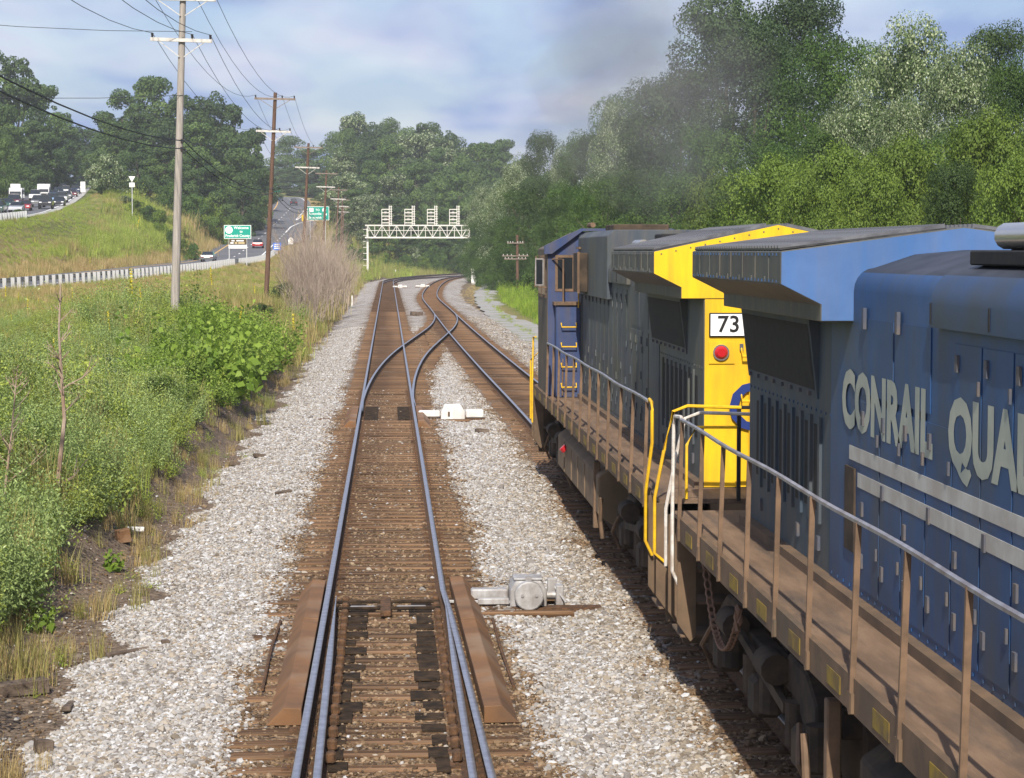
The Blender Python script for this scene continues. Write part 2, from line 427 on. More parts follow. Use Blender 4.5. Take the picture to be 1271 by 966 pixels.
def scatter(name, pts, rot, scl, idx, meshes, label, cat):
    """one object that sets many small look-alike meshes on points"""
    col = bpy.data.collections.new(name + '_pieces')
    for i, me in enumerate(meshes):
        col.objects.link(bpy.data.objects.new('%s_piece_%02d' % (name, i), me))
    me = bpy.data.meshes.new(name)
    me.vertices.add(len(pts)); me.vertices.foreach_set('co', np.asarray(pts, np.float32).ravel())
    for nm, ty, arr, key in (('rot', 'FLOAT_VECTOR', rot, 'vector'), ('scl', 'FLOAT_VECTOR', scl, 'vector')):
        a = me.attributes.new(nm, ty, 'POINT'); a.data.foreach_set(key, np.asarray(arr, np.float32).ravel())
    a = me.attributes.new('idx', 'INT', 'POINT'); a.data.foreach_set('value', np.asarray(idx, np.int32))
    ng = bpy.data.node_groups.new(name, 'GeometryNodeTree')
    ng.interface.new_socket(name='Geometry', in_out='INPUT', socket_type='NodeSocketGeometry')
    ng.interface.new_socket(name='Geometry', in_out='OUTPUT', socket_type='NodeSocketGeometry')
    N, L = ng.nodes, ng.links
    gi, go = N.new('NodeGroupInput'), N.new('NodeGroupOutput')
    ci = N.new('GeometryNodeCollectionInfo')
    ci.inputs['Collection'].default_value = col
    ci.inputs['Separate Children'].default_value = True; ci.inputs['Reset Children'].default_value = True
    ip = N.new('GeometryNodeInstanceOnPoints'); ip.inputs['Pick Instance'].default_value = True
    def attr(nm, ty):
        q = N.new('GeometryNodeInputNamedAttribute'); q.data_type = ty; q.inputs['Name'].default_value = nm
        return q.outputs['Attribute']
    er = N.new('FunctionNodeEulerToRotation')
    L.new(gi.outputs[0], ip.inputs['Points']); L.new(ci.outputs[0], ip.inputs['Instance'])
    L.new(attr('idx', 'INT'), ip.inputs['Instance Index'])
    L.new(attr('rot', 'FLOAT_VECTOR'), er.inputs[0]); L.new(er.outputs[0], ip.inputs['Rotation'])
    L.new(attr('scl', 'FLOAT_VECTOR'), ip.inputs['Scale'])
    L.new(ip.outputs[0], go.inputs[0])
    o = link(name, me)
    md = o.modifiers.new('scatter', 'NODES'); md.node_group = ng
    return tag(o, label, cat, kind='stuff')
# ---------------------------------------------------------------- lines of the place
def hermite(xs, ys):
    xs = np.array(xs, float); ys = np.array(ys, float)
    d = np.diff(ys) / np.diff(xs)
    m = np.concatenate([[d[0]], (d[:-1] + d[1:]) / 2, [d[-1]]])
    def f(x):
        x = np.asarray(x, float)
        i = np.clip(np.searchsorted(xs, x) - 1, 0, len(xs) - 2)
        h = xs[i + 1] - xs[i]; t = (x - xs[i]) / h
        t = np.clip(t, -5, 5)
        return ((2*t**3 - 3*t**2 + 1) * ys[i] + (t**3 - 2*t**2 + t) * h * m[i] + (-2*t**3 + 3*t**2) * ys[i+1] + (t**3 - t**2) * h * m[i+1])
    return f
def xA(y):
    y = np.asarray(y, float); d = np.clip(y - 310, 0, 400)
    return 450 - np.sqrt(450.0**2 - d**2)
_xB = hermite([-200, 0, 30, 55, 80, 115, 160, 206, 255, 300, 340, 375, 412, 450, 490, 540],
              [4.55, 4.55, 4.55, 4.5, 4.3, 4.12, 4.08, 4.12, 5.4, 7.2, 9.5, 13.0, 18.5, 26.0, 36.0, 50.0])
def xB(y): return _xB(np.clip(y, -200, 540))
def xC(y):                                    # crossover between the two tracks
    y = np.asarray(y, float); d = y - 58
    a = 1.5 * (d / 42) ** 2
    b = 1.5 + (y - 100) * 0.0714
    e = np.clip(y - 118, 0, 36.7)
    c = 2.785 + 0.0714 * e - 0.0714 * e * e / (2 * 36.7)
    return np.where(y < 100, a, np.where(y < 118, b, c))
_xD = hermite([298, 325, 345, 360, 372, 384, 400], [0.0, 1.3, 3.9, 6.8, 9.6, 12.6, 16.6])
ROAD = np.array([(-60, 20, 1.1), (-48, 60, 1.2), (-40, 100, 1.5), (-32.8, 150, 1.75), (-28.3, 200, 2.1), (-25.3, 250, 2.6), (-23.4, 310, 3.3), (-23.8, 360, 5.2),
                 (-24.2, 410, 7.6), (-24.6, 470, 11.1), (-25, 540, 15.4), (-27, 590, 18.4), (-32, 640, 20.8), (-45, 690, 22), (-65, 740, 22)], float)
RAMP = np.array([(-56, 90, 5), (-52, 140, 6.5), (-48, 200, 7.0), (-49.5, 265, 9.0), (-53, 305, 10.6), (-62.5, 390, 14.4), (-75, 490, 19), (-89, 600, 24.3), (-100, 680, 27)], float)
def densify(P, step):
    f = [hermite(P[:, 1], P[:, k]) for k in (0, 2)]
    y = np.arange(P[0, 1], P[-1, 1], step)
    return np.stack([f[0](y), y, f[1](y)], 1)
ROADD, RAMPD = densify(ROAD, 4), densify(RAMP, 4)

ctrl = []
def row(y, **k): pass
for y, prof in {
    -20: [(-4.4, -.48), (-8, 1.7), (-20, 1.9), (9, -.35), (14, -.35), (25, .6)],
    10: [(-4.4, -.48), (-5.0, -.46), (-6.2, .5), (-8, 1.7), (-11, 2.0), (-20, 1.7), (-35, 1.5), (9, -.35), (14, -.3), (22, .4), (40, 2.5)],
    27: [(-4.4, -.48), (-5.0, -.45), (-6.2, .5), (-8, 1.75)],
    40: [(-4.4, -.48), (-5.5, .3), (-6.5, 1.1), (-8, 1.95), (-10, 2.15), (-15, 1.7), (-28, 1.3), (9, -.35), (14, -.3), (22, .5), (40, 3)],
    80: [(-4.4, -.45), (-6, 1.0), (-8, 2.1), (-12, 1.8), (-20, 1.35), (-30, 1.25), (9, -.35), (13, -.3), (22, .6), (40, 3)],
    120: [(-4.4, -.4), (-6, .5), (-8, 1.5), (-12, 1.5), (-20, 1.35), (9, -.35), (13, -.3), (22, .6), (45, 4)],
    150: [(-4.4, -.35), (-8, 1.15), (-14, 1.4), (-22, 1.5), (-42, 3.0), (9, -.35), (13, -.3), (22, .6), (50, 5)],
    200: [(-4.4, -.3), (-8, 1.2), (-14, 1.5), (-20, 1.7), (-35, 2.6), (-40, 5.5), (9, -.35), (13, -.3), (22, .6), (55, 6)],
    265: [(-4.4, -.3), (-8, 1.2), (-14, 1.5), (-19, 2.1), (-32, 3.2), (-37, 5.6), (-42, 8.1), (-58, 9.9), (-75, 13), (12, -.35), (16, -.3), (24, .6), (60, 6)],
    330: [(-4.4, -.3), (-9, 1.4), (-15, 2.5), (-30.5, 5.0), (-36, 10.2), (-41, 13.0), (-48, 13.0), (-66, 13), (15, -.3), (24, .5), (60, 6)],
    390: [(-4, -.2), (-10, 3.0), (-16, 5.6), (-31, 7.8), (-38, 12.5), (-46, 14.6), (-72, 15), (-92, 18), (26, -.1), (36, 1.0), (70, 7)],
    440: [(0, 1.0), (-10, 5.2), (-17, 8.5), (38, 1.2), (50, 3)],
    480: [(8, 3.2), (-4, 8), (-16, 11.0), (-33, 12), (-42, 15), (20, 2.5)],
    540: [(30, 7), (8, 10), (-10, 14), (-34, 16.5), (-50, 19), (55, 6)],
    610: [(-60, 23), (0, 18), (40, 13), (-15, 19), (-110, 28), (90, 10)],
    720: [(0, 25), (-60, 25), (60, 20), (-120, 30)], 900: [(0, 27), (-120, 32), (120, 24)]}.items():
    ctrl += [(x, y, z) for x, z in prof]
ctrl += [(-45, 300, 9.2), (-46.5, 315, 10.3), (-140, 300, 20), (-140, 600, 30), (-60, 40, 2.6), (-62, 100, 4), (-400, 0, 6), (-400, 500, 34), (-400, 1000, 34), (400, 0, 12), (400, 500, 16),
         (400, 1000, 26), (0, 1500, 28), (-40, -80, 2), (40, -80, 1), (120, 200, 11), (120, 450, 12), (-300, 1500, 32), (300, 1500, 28)]
ctrl += [tuple(p) for p in ROAD[1:-1]] + [tuple(p) for p in RAMP[1:-1]]
CT = np.array(ctrl, float)
def _phi(r2): return 0.5 * r2 * np.log(r2 + 1e-9)
_n = len(CT); _sc = 100.0
_P = CT[:, :2] / _sc
_K = _phi(((_P[:, None] - _P[None]) ** 2).sum(-1)) + np.eye(_n) * 2e-4
_A = np.zeros((_n + 3, _n + 3)); _A[:_n, :_n] = _K; _A[:_n, _n] = 1; _A[:_n, _n+1:] = _P; _A[_n, :_n] = 1; _A[_n+1:, :_n] = _P.T
_w = np.linalg.solve(_A, np.concatenate([CT[:, 2], np.zeros(3)]))
def tps(x, y):
    q = np.stack([np.ravel(x), np.ravel(y)], 1) / _sc
    out = np.empty(len(q))
    for i in range(0, len(q), 20000):
        s = q[i:i+20000]
        out[i:i+20000] = _phi(((s[:, None] - _P[None]) ** 2).sum(-1)) @ _w[:_n] + _w[_n] + s @ _w[_n+1:]
    return out.reshape(np.shape(x))
def near_line(x, y, L):
    """distance to and height of the nearest point of a line"""
    q = np.stack([np.ravel(x), np.ravel(y)], 1); D = np.empty(len(q)); Z = np.empty(len(q))
    for i in range(0, len(q), 20000):
        s = q[i:i+20000]; d2 = ((s[:, None] - L[None, :, :2]) ** 2).sum(-1); k = d2.argmin(1)
        D[i:i+20000] = np.sqrt(d2[np.arange(len(s)), k]); Z[i:i+20000] = L[k, 2]
    return D.reshape(np.shape(x)), Z.reshape(np.shape(x))
ROADF, RAMPF = densify(ROAD, 1.0), densify(RAMP, 1.0)
def wob(x, y, s=1.0, a=1.0):
    return a * (np.sin(x*1.7/s + 1.3*np.sin(y*0.9/s)) * np.sin(y*1.1/s + 0.8*np.sin(x*1.3/s)) + 0.5*np.sin(x*3.9/s + y*2.7/s))
def ground(x, y):
    x = np.asarray(x, float); y = np.asarray(y, float)
    z = tps(x, y)
    z = z + wob(x, y, 2.0, 0.05) * smooth(5, 12, np.abs(x)) + wob(x, y, 11.0, 0.18) * smooth(12, 40, np.abs(x))
    a, b = xA(y), xB(y)
    ul = (a - 1.6) - x; ur = x - (b + 1.6)
    out = np.maximum(ul, ur)
    w = np.where(ul > ur, smooth(2.3, 3.3, ul), smooth(2.3, 4.5, ur))
    far = smooth(470, 530, y)
    z = np.where(far > 0, z * np.maximum(w, far) + -0.46 * (1 - np.maximum(w, far)), z * w + -0.46 * (1 - w))
    for L, hw in ((ROADF, 6.6), (RAMPF, 6.8)):
        D, Z = near_line(x, y, L)
        k = 1 - smooth(hw, hw + 4.0, D)
        z = z * (1 - k) + (Z - 0.10) * k
    return z
def gz(x, y): return float(ground(np.array([x]), np.array([y]))[0])

# ---------------------------------------------------------------- ground
xs = np.unique(np.concatenate([np.linspace(-600, -160, 12), np.linspace(-160, -60, 34), np.linspace(-60, -16, 60), np.linspace(-16, 14, 110),
                               np.linspace(14, 70, 40), np.linspace(70, 160, 20), np.linspace(160, 600, 12)]))
ysg = np.unique(np.concatenate([np.linspace(-120, 8, 14), np.linspace(8, 110, 170), np.linspace(110, 300, 120), np.linspace(300, 700, 130), np.linspace(700, 1600, 30)]))
GX, GY = np.meshgrid(xs, ysg)
GZ = ground(GX, GY)
nx, ny = len(xs), len(ysg)
V = np.stack([GX, GY, GZ], -1).reshape(-1, 3)
ii = (np.arange(ny - 1)[:, None] * nx + np.arange(nx - 1)[None]).ravel()
Q = np.stack([ii, ii + 1, ii + nx + 1, ii + nx], 1)
gm = bpy.data.materials.new('ground_mat'); gm.use_nodes = True
MATS['ground_mat'] = gm
def zone_material(m, layers, base, bump=0.5, bscale=8.0):
    n, l = m.node_tree.nodes, m.node_tree.links
    p = n['Principled BSDF']; p.inputs['Roughness'].default_value = 1.0; p.inputs['Specular IOR Level'].default_value = 0.1
    t = n.new('ShaderNodeTexCoord')
    def two(c0, c1, sc):
        nz = n.new('ShaderNodeTexNoise'); nz.inputs['Scale'].default_value = sc; nz.inputs['Detail'].default_value = 6; nz.inputs['Roughness'].default_value = 0.7
        l.new(t.outputs['Object'], nz.inputs['Vector'])
        r = n.new('ShaderNodeValToRGB'); r.color_ramp.elements[0].position = 0.36; r.color_ramp.elements[1].position = 0.64
        r.color_ramp.elements[0].color = (*c0, 1); r.color_ramp.elements[1].color = (*c1, 1)
        l.new(nz.outputs['Fac'], r.inputs[0]); return r.outputs[0]
    c = two(*base)
    for nm, c0, c1, sc in layers:
        a = n.new('ShaderNodeAttribute'); a.attribute_name = nm
        mx = n.new('ShaderNodeMix'); mx.data_type = 'RGBA'
        l.new(a.outputs['Fac'], mx.inputs['Factor']); l.new(c, mx.inputs['A']); l.new(two(c0, c1, sc), mx.inputs['B'])
        c = mx.outputs['Result']
    l.new(c, p.inputs['Base Color'])
    nb = n.new('ShaderNodeTexNoise'); nb.inputs['Scale'].default_value = bscale; nb.inputs['Detail'].default_value = 6
    l.new(t.outputs['Object'], nb.inputs['Vector'])
    bp = n.new('ShaderNodeBump'); bp.inputs['Strength'].default_value = 0.9; bp.inputs['Distance'].default_value = 0.08
    l.new(nb.outputs['Fac'], bp.inputs['Height']); l.new(bp.outputs[0], p.inputs['Normal'])
zone_material(gm, [('dry', (0.24, 0.185, 0.075), (0.38, 0.29, 0.125), 0.9), ('dirt', (0.055, 0.043, 0.034), (0.24, 0.18, 0.13), 14.0)],
              ((0.085, 0.115, 0.028), (0.18, 0.19, 0.058), 0.7))
me = np_mesh('ground', V, Q, 'ground_mat')
ul = (xA(GY) - 1.6) - GX; ur = GX - (xB(GY) + 1.6)
dirt = (1 - smooth(3.2, 4.2, ul + 0.35 * wob(GX, GY, 1.3))) * (ul > -50) * (1 - smooth(1.5, 5.0, ur))
dD, _ = near_line(GX, GY, ROADD)
dry = np.clip((1 - smooth(8, 15, dD)) * smooth(100, 160, GY) + smooth(85, 130, GY) * (1 - smooth(225, 300, GY)) * smooth(3.0, 5, ul) * (1 - smooth(12, 20, -GX)) * 0.8, 0, 1)
onslope = 0.6 * smooth(-30, -34, GX) * smooth(190, 240, GY) * (1 - smooth(330, 370, GY))
dry = np.clip(dry + 0.35 * onslope * (0.5 + 0.5 * wob(GX, GY, 3.0)), 0, 1)
dry = np.clip(dry + 0.7 * (smooth(1.5, 2.5, ur) * (1 - smooth(3, 5, ur))), 0, 1)
for nm, arr in (('dirt', dirt), ('dry', dry)):
    a = me.attributes.new(nm, 'FLOAT', 'POINT'); a.data.foreach_set('value', arr.astype(np.float32).ravel())
me.polygons.foreach_set('use_smooth', [True] * len(me.polygons))
tag(link('ground', me), kind='structure')

# ---------------------------------------------------------------- ballast bed
def ballast_z(x, y):
    a, b = xA(y), xB(y)
    u = np.maximum((a - 1.55) - x, x - (b + 1.55))
    z = -0.192 + 0.010 * wob(x, y, 0.5)
    mid = (x > a + 1.5) & (x < b - 1.5)
    z = z - 0.05 * mid * smooth(0, 0.6, np.minimum(x - a - 1.5, b - 1.5 - x))
    edge = 0.25 * wob(x * 0.2, y, 1.6) + 0.18 * wob(y * 0.3, y * 2.1, 2.2)
    left = (a - 1.55) - x
    w2 = 1.85 + edge + 0.12 * smooth(70, 30, y)
    s = np.clip(u / w2, 0, 1.6)
    return z - 0.26 * s ** 1.6 * (u > 0)
yb = np.unique(np.concatenate([np.linspace(-60, 10, 20), np.linspace(10, 110, 250), np.linspace(110, 250, 120), np.linspace(250, 520, 110)]))
tb = np.linspace(0, 1, 62)
x0, x1 = xA(yb) - 4.4, xB(yb) + 4.4
BX = x0[:, None] + (x1 - x0)[:, None] * tb[None]; BY = np.repeat(yb[:, None], len(tb), 1)
BZ = ballast_z(BX, BY)
V = np.stack([BX, BY, BZ], -1).reshape(-1, 3); nx = len(tb)
ii = (np.arange(len(yb) - 1)[:, None] * nx + np.arange(nx - 1)[None]).ravel()
Q = np.stack([ii, ii + 1, ii + nx + 1, ii + nx], 1)
bmt = bpy.data.materials.new('ballast_mat'); bmt.use_nodes = True; MATS['ballast_mat'] = bmt
n, l = bmt.node_tree.nodes, bmt.node_tree.links
p = n['Principled BSDF']; p.inputs['Roughness'].default_value = 0.95; p.inputs['Specular IOR Level'].default_value = 0.2
t = n.new('ShaderNodeTexCoord')
vo = n.new('ShaderNodeTexVoronoi'); vo.inputs['Scale'].default_value = 17
l.new(t.outputs['Object'], vo.inputs['Vector'])
r = n.new('ShaderNodeValToRGB')
for e, (pos, c) in zip([r.color_ramp.elements[0], r.color_ramp.elements[1]], [(0.0, (0.15, 0.14, 0.13)), (1.0, (0.62, 0.615, 0.61))]):
    e.position = pos; e.color = (*c, 1)
for pos, c in ((0.35, (0.34, 0.325, 0.31)), (0.65, (0.42, 0.38, 0.33))):
    e = r.color_ramp.elements.new(pos); e.color = (*c, 1)
sx = n.new('ShaderNodeSeparateColor'); l.new(vo.outputs['Color'], sx.inputs[0]); l.new(sx.outputs[0], r.inputs[0])
r2 = n.new('ShaderNodeValToRGB')
r2.color_ramp.elements[0].color = (0.062, 0.040, 0.025, 1); r2.color_ramp.elements[1].color = (0.26, 0.18, 0.115, 1)
l.new(sx.outputs[1], r2.inputs[0])
at_ = n.new('ShaderNodeAttribute'); at_.attribute_name = 'stain'
nz = n.new('ShaderNodeTexNoise'); nz.inputs['Scale'].default_value = 0.5; nz.inputs['Detail'].default_value = 8; nz.inputs['Roughness'].default_value = 0.75
l.new(t.outputs['Object'], nz.inputs['Vector'])
rz_ = n.new('ShaderNodeValToRGB'); rz_.color_ramp.elements[0].position = 0.35; rz_.color_ramp.elements[0].color = (0.62, 0.54, 0.45, 1); rz_.color_ramp.elements[1].position = 0.62; rz_.color_ramp.elements[1].color = (1.12, 1.12, 1.14, 1)
l.new(nz.outputs['Fac'], rz_.inputs[0])
mz = n.new('ShaderNodeMix'); mz.data_type = 'RGBA'; mz.blend_type = 'MULTIPLY'; mz.inputs['Factor'].default_value = 1
l.new(r.outputs[0], mz.inputs['A']); l.new(rz_.outputs[0], mz.inputs['B'])
mx = n.new('ShaderNodeMix'); mx.data_type = 'RGBA'
l.new(at_.outputs['Fac'], mx.inputs['Factor']); l.new(mz.outputs['Result'], mx.inputs['A']); l.new(r2.outputs[0], mx.inputs['B'])
l.new(mx.outputs['Result'], p.inputs['Base Color'])
bp = n.new('ShaderNodeBump'); bp.inputs['Strength'].default_value = 1.0; bp.inputs['Distance'].default_value = 0.05; bp.invert = True
l.new(vo.outputs['Distance'], bp.inputs['Height']); l.new(bp.outputs[0], p.inputs['Normal'])
def stain_at(x, y):
    d = np.minimum(np.abs(x - xA(y)), np.abs(x - xB(y)))
    c = np.where((y > 62) & (y < 158), np.abs(x - xC(y)), 9)
    d = np.minimum(d, c)
    return np.clip(1 - smooth(1.15, 1.75, d + 0.14 * wob(x, y, 0.6) + 0.12 * wob(x, y, 2.3)), 0, 1)
me = np_mesh('ballast_bed', V, Q, 'ballast_mat')
st = stain_at(BX, BY)
a = me.attributes.new('stain', 'FLOAT', 'POINT'); a.data.foreach_set('value', st.astype(np.float32).ravel())
tag(link('ballast_bed', me), kind='structure')

# ---------------------------------------------------------------- roads
def strip(name, P, halves, mats, dz=0.0, kind='structure', faces=None):
    """ribbon along a line, halves = offsets across it (left to right)"""
    P = np.asarray(P, float); T = np.gradient(P[:, :2], axis=0); T /= np.linalg.norm(T, axis=1)[:, None]
    Nn = np.stack([T[:, 1], -T[:, 0]], 1)
    h = np.array(halves, float)
    if h.ndim == 1: h = np.repeat(h[None], len(P), 0)
    X = P[:, 0:1] + Nn[:, 0:1] * h; Y = P[:, 1:2] + Nn[:, 1:2] * h; Z = np.repeat(P[:, 2:3], h.shape[1], 1) + dz
    V = np.stack([X, Y, Z], -1).reshape(-1, 3); k = h.shape[1]
    ii = (np.arange(len(P) - 1)[:, None] * k + np.arange(k - 1)[None]).ravel()
    Q = np.stack([ii, ii + 1, ii + k + 1, ii + k], 1)
    o = link(name, np_mesh(name, V, Q, mats))
    if kind: o['kind'] = kind
    return o
def extra(y): return 4.2 * smooth(345, 400, y) * (1 - smooth(470, 475, y)) + 7 * smooth(430, 500, y) * 0
rw = np.stack([np.full(len(ROADD), -5.6), np.full(len(ROADD), 0.0), 5.0 + extra(ROADD[:, 1]) * 0.9], 1)
road = strip('road', ROADD, rw, 'asphalt')
def paint(name, line, a, b, y0, y1, m, parent, dz=0.012):
    P = line[(line[:, 1] >= y0) & (line[:, 1] <= y1)]
    o = strip(name, P, [a, b], m, dz, kind=None); o.parent = parent
    return o
ROADP = densify(ROAD, 2.0)
paint('edge_line', ROADP, -4.0, -3.75, 60, 690, 'paint_yellow', road)
paint('edge_line', ROADP, 3.75, 4.0, 60, 375, 'paint_white', road)
paint('edge_line', ROADP, 3.75, 4.0, 476, 690, 'paint_white', road)
for y in np.arange(140, 640, 12.0):
    paint('lane_dash', densify(ROAD, 1.0), -0.09, 0.12, y, y + 3.2, 'paint_white', road)
for y in np.arange(385, 420, 9.0):
    paint('lane_dash', densify(ROAD, 1.0), 3.75, 3.95, y, y + 3, 'paint_white', road)
def line_pts(pts):
    P = []
    for (o, y) in pts:
        k = np.argmin(abs(ROADF[:, 1] - y)); P.append((ROADF[k, 0] + o, y, ROADF[k, 2]))
    P = np.array(P); yy = np.linspace(P[0, 1], P[-1, 1], 14)
    return np.stack([np.interp(yy, P[:, 1], P[:, 0]), yy, np.interp(yy, P[:, 1], P[:, 2])], 1)
o = strip('gore_line', line_pts([(3.9, 420), (4.0, 445), (5.2, 462), (8.0, 474)]), [-0.16, 0.16], 'paint_white', 0.012, None); o.parent = road
o = strip('gore_line', line_pts([(4.1, 476), (4.6, 500), (5.0, 530)]), [-0.16, 0.16], 'paint_white', 0.012, None); o.parent = road
ramp = strip('ramp_road', RAMPD, [-6.2, 0, 6.2], 'asphalt')
paint('edge_line', densify(RAMP, 2.0), 4.9, 5.15, 120, 670, 'paint_white', ramp)
paint('shoulder', densify(RAMP, 2.0), 5.3, 6.4, 120, 670, 'concrete', ramp, 0.008)
# service path on the far side of the right-hand track
yp = np.arange(20, 330, 4.0)
xp = hermite([20, 90, 140, 200, 260, 330], [8.6, 8.3, 8.5, 9.6, 12.4, 17.5])(yp)
PP = np.stack([xp, yp, ground(xp, yp) + 0.05], 1)
xl, xr = ground(xp - 1.2, yp), ground(xp + 1.2, yp)
o = strip('gravel_path', PP, np.stack([-1.25 - 0.2 * np.sin(yp), 0 * yp, 1.25 + 0.2 * np.cos(yp * 1.3)], 1), 'gravel_path')

# ---------------------------------------------------------------- tracks
RAILP = [(-.034, 0), (.034, 0), (.0375, -.008), (.037, -.038), (.010, -.05), (.010, -.145), (.07, -.158), (.07, -.172), (-.07, -.172), (-.07, -.158), (-.010, -.145), (-.010, -.05), (-.037, -.038), (-.0375, -.008)]
def rail(pts, parent, name='rail', dz=0.0, wid=None):
    P = np.asarray(pts, float); T = np.gradient(P, axis=0); T /= np.linalg.norm(T, axis=1)[:, None]
    Nn = np.stack([T[:, 1], -T[:, 0]], 1)
    k = len(RAILP); pr = np.array(RAILP)
    wv = np.ones(len(P)) if wid is None else np.asarray(wid)
    U = pr[None, :, 0] * wv[:, None]
    V = np.stack([P[:, 0:1] + Nn[:, 0:1] * U, P[:, 1:2] + Nn[:, 1:2] * U, np.repeat(pr[None, :, 1], len(P), 0) + dz], -1).reshape(-1, 3)
    Q = []; mi = []
    for i in range(len(P) - 1):
        for j in range(k):
            Q.append((i*k + j, i*k + (j+1) % k, (i+1)*k + (j+1) % k, (i+1)*k + j)); mi.append(0 if j in (0, 1, 13) else 1)
    me = np_mesh(name, V, np.array(Q), ['rail_steel', 'rail_rust'], midx=mi)
    bm = bmesh.new(); bm.from_mesh(me); bmesh.ops.recalc_face_normals(bm, faces=bm.faces); bm.to_mesh(me); bm.free()
    return link(name, me, parent)
G = 0.7525
def offs(f, y0, y1, off, step=2.5):
    y = np.arange(y0, y1 + 0.01, step); x = f(y)
    T = np.stack([np.gradient(x, y), np.ones_like(y)], 1); T /= np.linalg.norm(T, axis=1)[:, None]
    return np.stack([x + T[:, 1] * off, y - T[:, 0] * off], 1)
track_a = tag(empty('railroad_track'), 'straight railroad track with rusty ties beside the locomotives, running under the signal bridge', 'railroad track')
track_b = tag(empty('railroad_track', (4.55, 0, 0)), 'railroad track under the two locomotives, curving away behind the lead cab', 'railroad track')
track_c = tag(empty('crossover_track', (2, 100, 0)), 'pair of crossover rails linking the two railroad tracks', 'railroad track')
track_d = tag(empty('crossover_track', (4, 345, 0)), 'distant crossover rails beyond the signal bridge on the curve', 'railroad track')
def local(par, P): return np.asarray(P) - np.array([par.location.x, par.location.y])
rail(offs(xA, -30, 480, -G), track_a)
# right-hand: straight closure rail with a planed point, and the stock rail that turns away towards us
yy = np.concatenate([np.arange(-30, 22, 2.0), np.arange(22, 27.41, 0.6)])
rail(np.stack([np.full(len(yy), G) + 0.006 * smooth(22, 27, yy), yy], 1), track_a, 'point_rail', wid=np.where(yy < 22.5, 1.0, np.clip((27.6 - yy) / 5.1, 0.12, 1)))
yy = np.concatenate([np.arange(-30, 27, 1.5), np.arange(27.4, 55, 2.5)]); d = np.clip(27.4 - yy, 0, 60)
rail(np.stack([G + 0.0005 + 0.030 * smooth(0, 2.5, d) + 0.0120 * d + 0.00012 * d * d, yy], 1), track_a, 'stock_rail', dz=-0.002)
rail(offs(xA, 54.5, 480, G), track_a)
yy = np.concatenate([np.arange(-30, 22, 2.0), np.arange(22, 27.2, 0.5)]); d = 27.2 - yy
rail(np.stack([-G + 0.112 + 0.0060 * d + 0.00012 * d * d, yy], 1), track_a, 'point_rail', dz=-0.003, wid=np.where(yy < 23, 1.0, np.clip((27.4 - yy) / 4.4, 0.10, 1)))
def local_rail(par, P, **k): return rail(local(par, P), par, **k)
local_rail(track_b, offs(xB, -30, 500, -G)); local_rail(track_b, offs(xB, -30, 500, G))
for s, y0, y1 in ((-G, 58.5, 153), (G, 60, 157)):
    P = offs(xC, y0, y1, s, 2.0); w = np.clip((P[:, 1] - y0) / 5.0, 0.12, 1); w = np.minimum(w, np.clip((y1 - P[:, 1]) / 5.0, 0.12, 1))
    P[:, 0] += 0.07 * (1 - smooth(y0, y0 + 5, P[:, 1]))
    local_rail(track_c, P, dz=-0.004, wid=w)
for s in (-G, G):
    local_rail(track_d, offs(_xD, 299, 399, s, 2.5), dz=-0.004)

tie_meshes = []
for k in range(5):
    rs = np.random.default_rng(k)
    m_ = MB().box(-0.5, 0.5, -0.115, 0.115, -0.18, 0)
    m_.v = [(v[0] * (1 - 0.006 * rs.random()), v[1] + rs.normal(0, 0.006), v[2] + rs.normal(0, 0.003)) for v in m_.v]
    tie_meshes.append(m_.mesh('tie', 'tie_wood', bevel=0.012))
def tie_span_a(y):
    l, r_ = -1.3, 1.3
    if y < 20: l, r_ = -1.42, 1.34 + 0.012 * (20 - y)
    elif y < 26.3: l, r_ = -1.40, 1.33
    elif y < 27.9: l, r_ = -1.62, 2.35
    if 26.3 > y > 25.0: l = -1.6
    if 57.2 < y < 59.2: l, r_ = -1.85, 2.3
    elif 59.2 <= y < 96: r_ = float(xC(y)) + 1.32
    elif 96 <= y < 122: r_ = 2.04
    return l, r_
def tie_span_b(y):
    c = float(xB(y)); l, r_ = c - 1.3, c + 1.3
    if 96 <= y < 122: l = 2.1
    elif 122 <= y < 156: l = min(l, float(xC(y)) - 1.3)
    return l, r_
def lay_ties(par, span, f, y0, y1, ymax):
    y = y0; far = MB(); cnt = 0
    while y < ymax:
        l_, r_ = span(y); l_ += rng.normal(0, 0.035); r_ += rng.normal(0, 0.035)
        ang = -math.atan(float(f(y + 0.5) - f(y - 0.5)))
        if y < y1:
            o = link('tie', tie_meshes[int(rng.integers(5))], par)
            o.location = ((l_ + r_) / 2 - par.location.x, y, -0.172 + rng.normal(0, 0.006)); o.scale = (r_ - l_, 1 + rng.normal(0, 0.05), 1)
            o.rotation_euler = (rng.normal(0, 0.01), 0, ang + rng.normal(0, 0.008))
        else:
            c = ((l_ + r_) / 2 if y < 300 else float(f(y))); h = 1.3
            ca, sa = math.cos(ang), math.sin(ang)
            vs_ = [(c - par.location.x + px * ca - py * sa, y + px * sa + py * ca, z) for z in (-0.3, -0.174) for px, py in ((-h, -.11), (h, -.11), (h, .11), (-h, .11))]
            far.add(vs_, [(4, 5, 6, 7), (0, 1, 5, 4), (1, 2, 6, 5), (3, 0, 4, 7)])
        y += 0.5 + rng.normal(0, 0.018)
    far.build('ties_beyond', 'tie_wood', par)['kind'] = 'stuff'
lay_ties(track_a, tie_span_a, xA, 13.0, 160, 440)
lay_ties(track_b, tie_span_b, xB, 15.0, 163, 440)
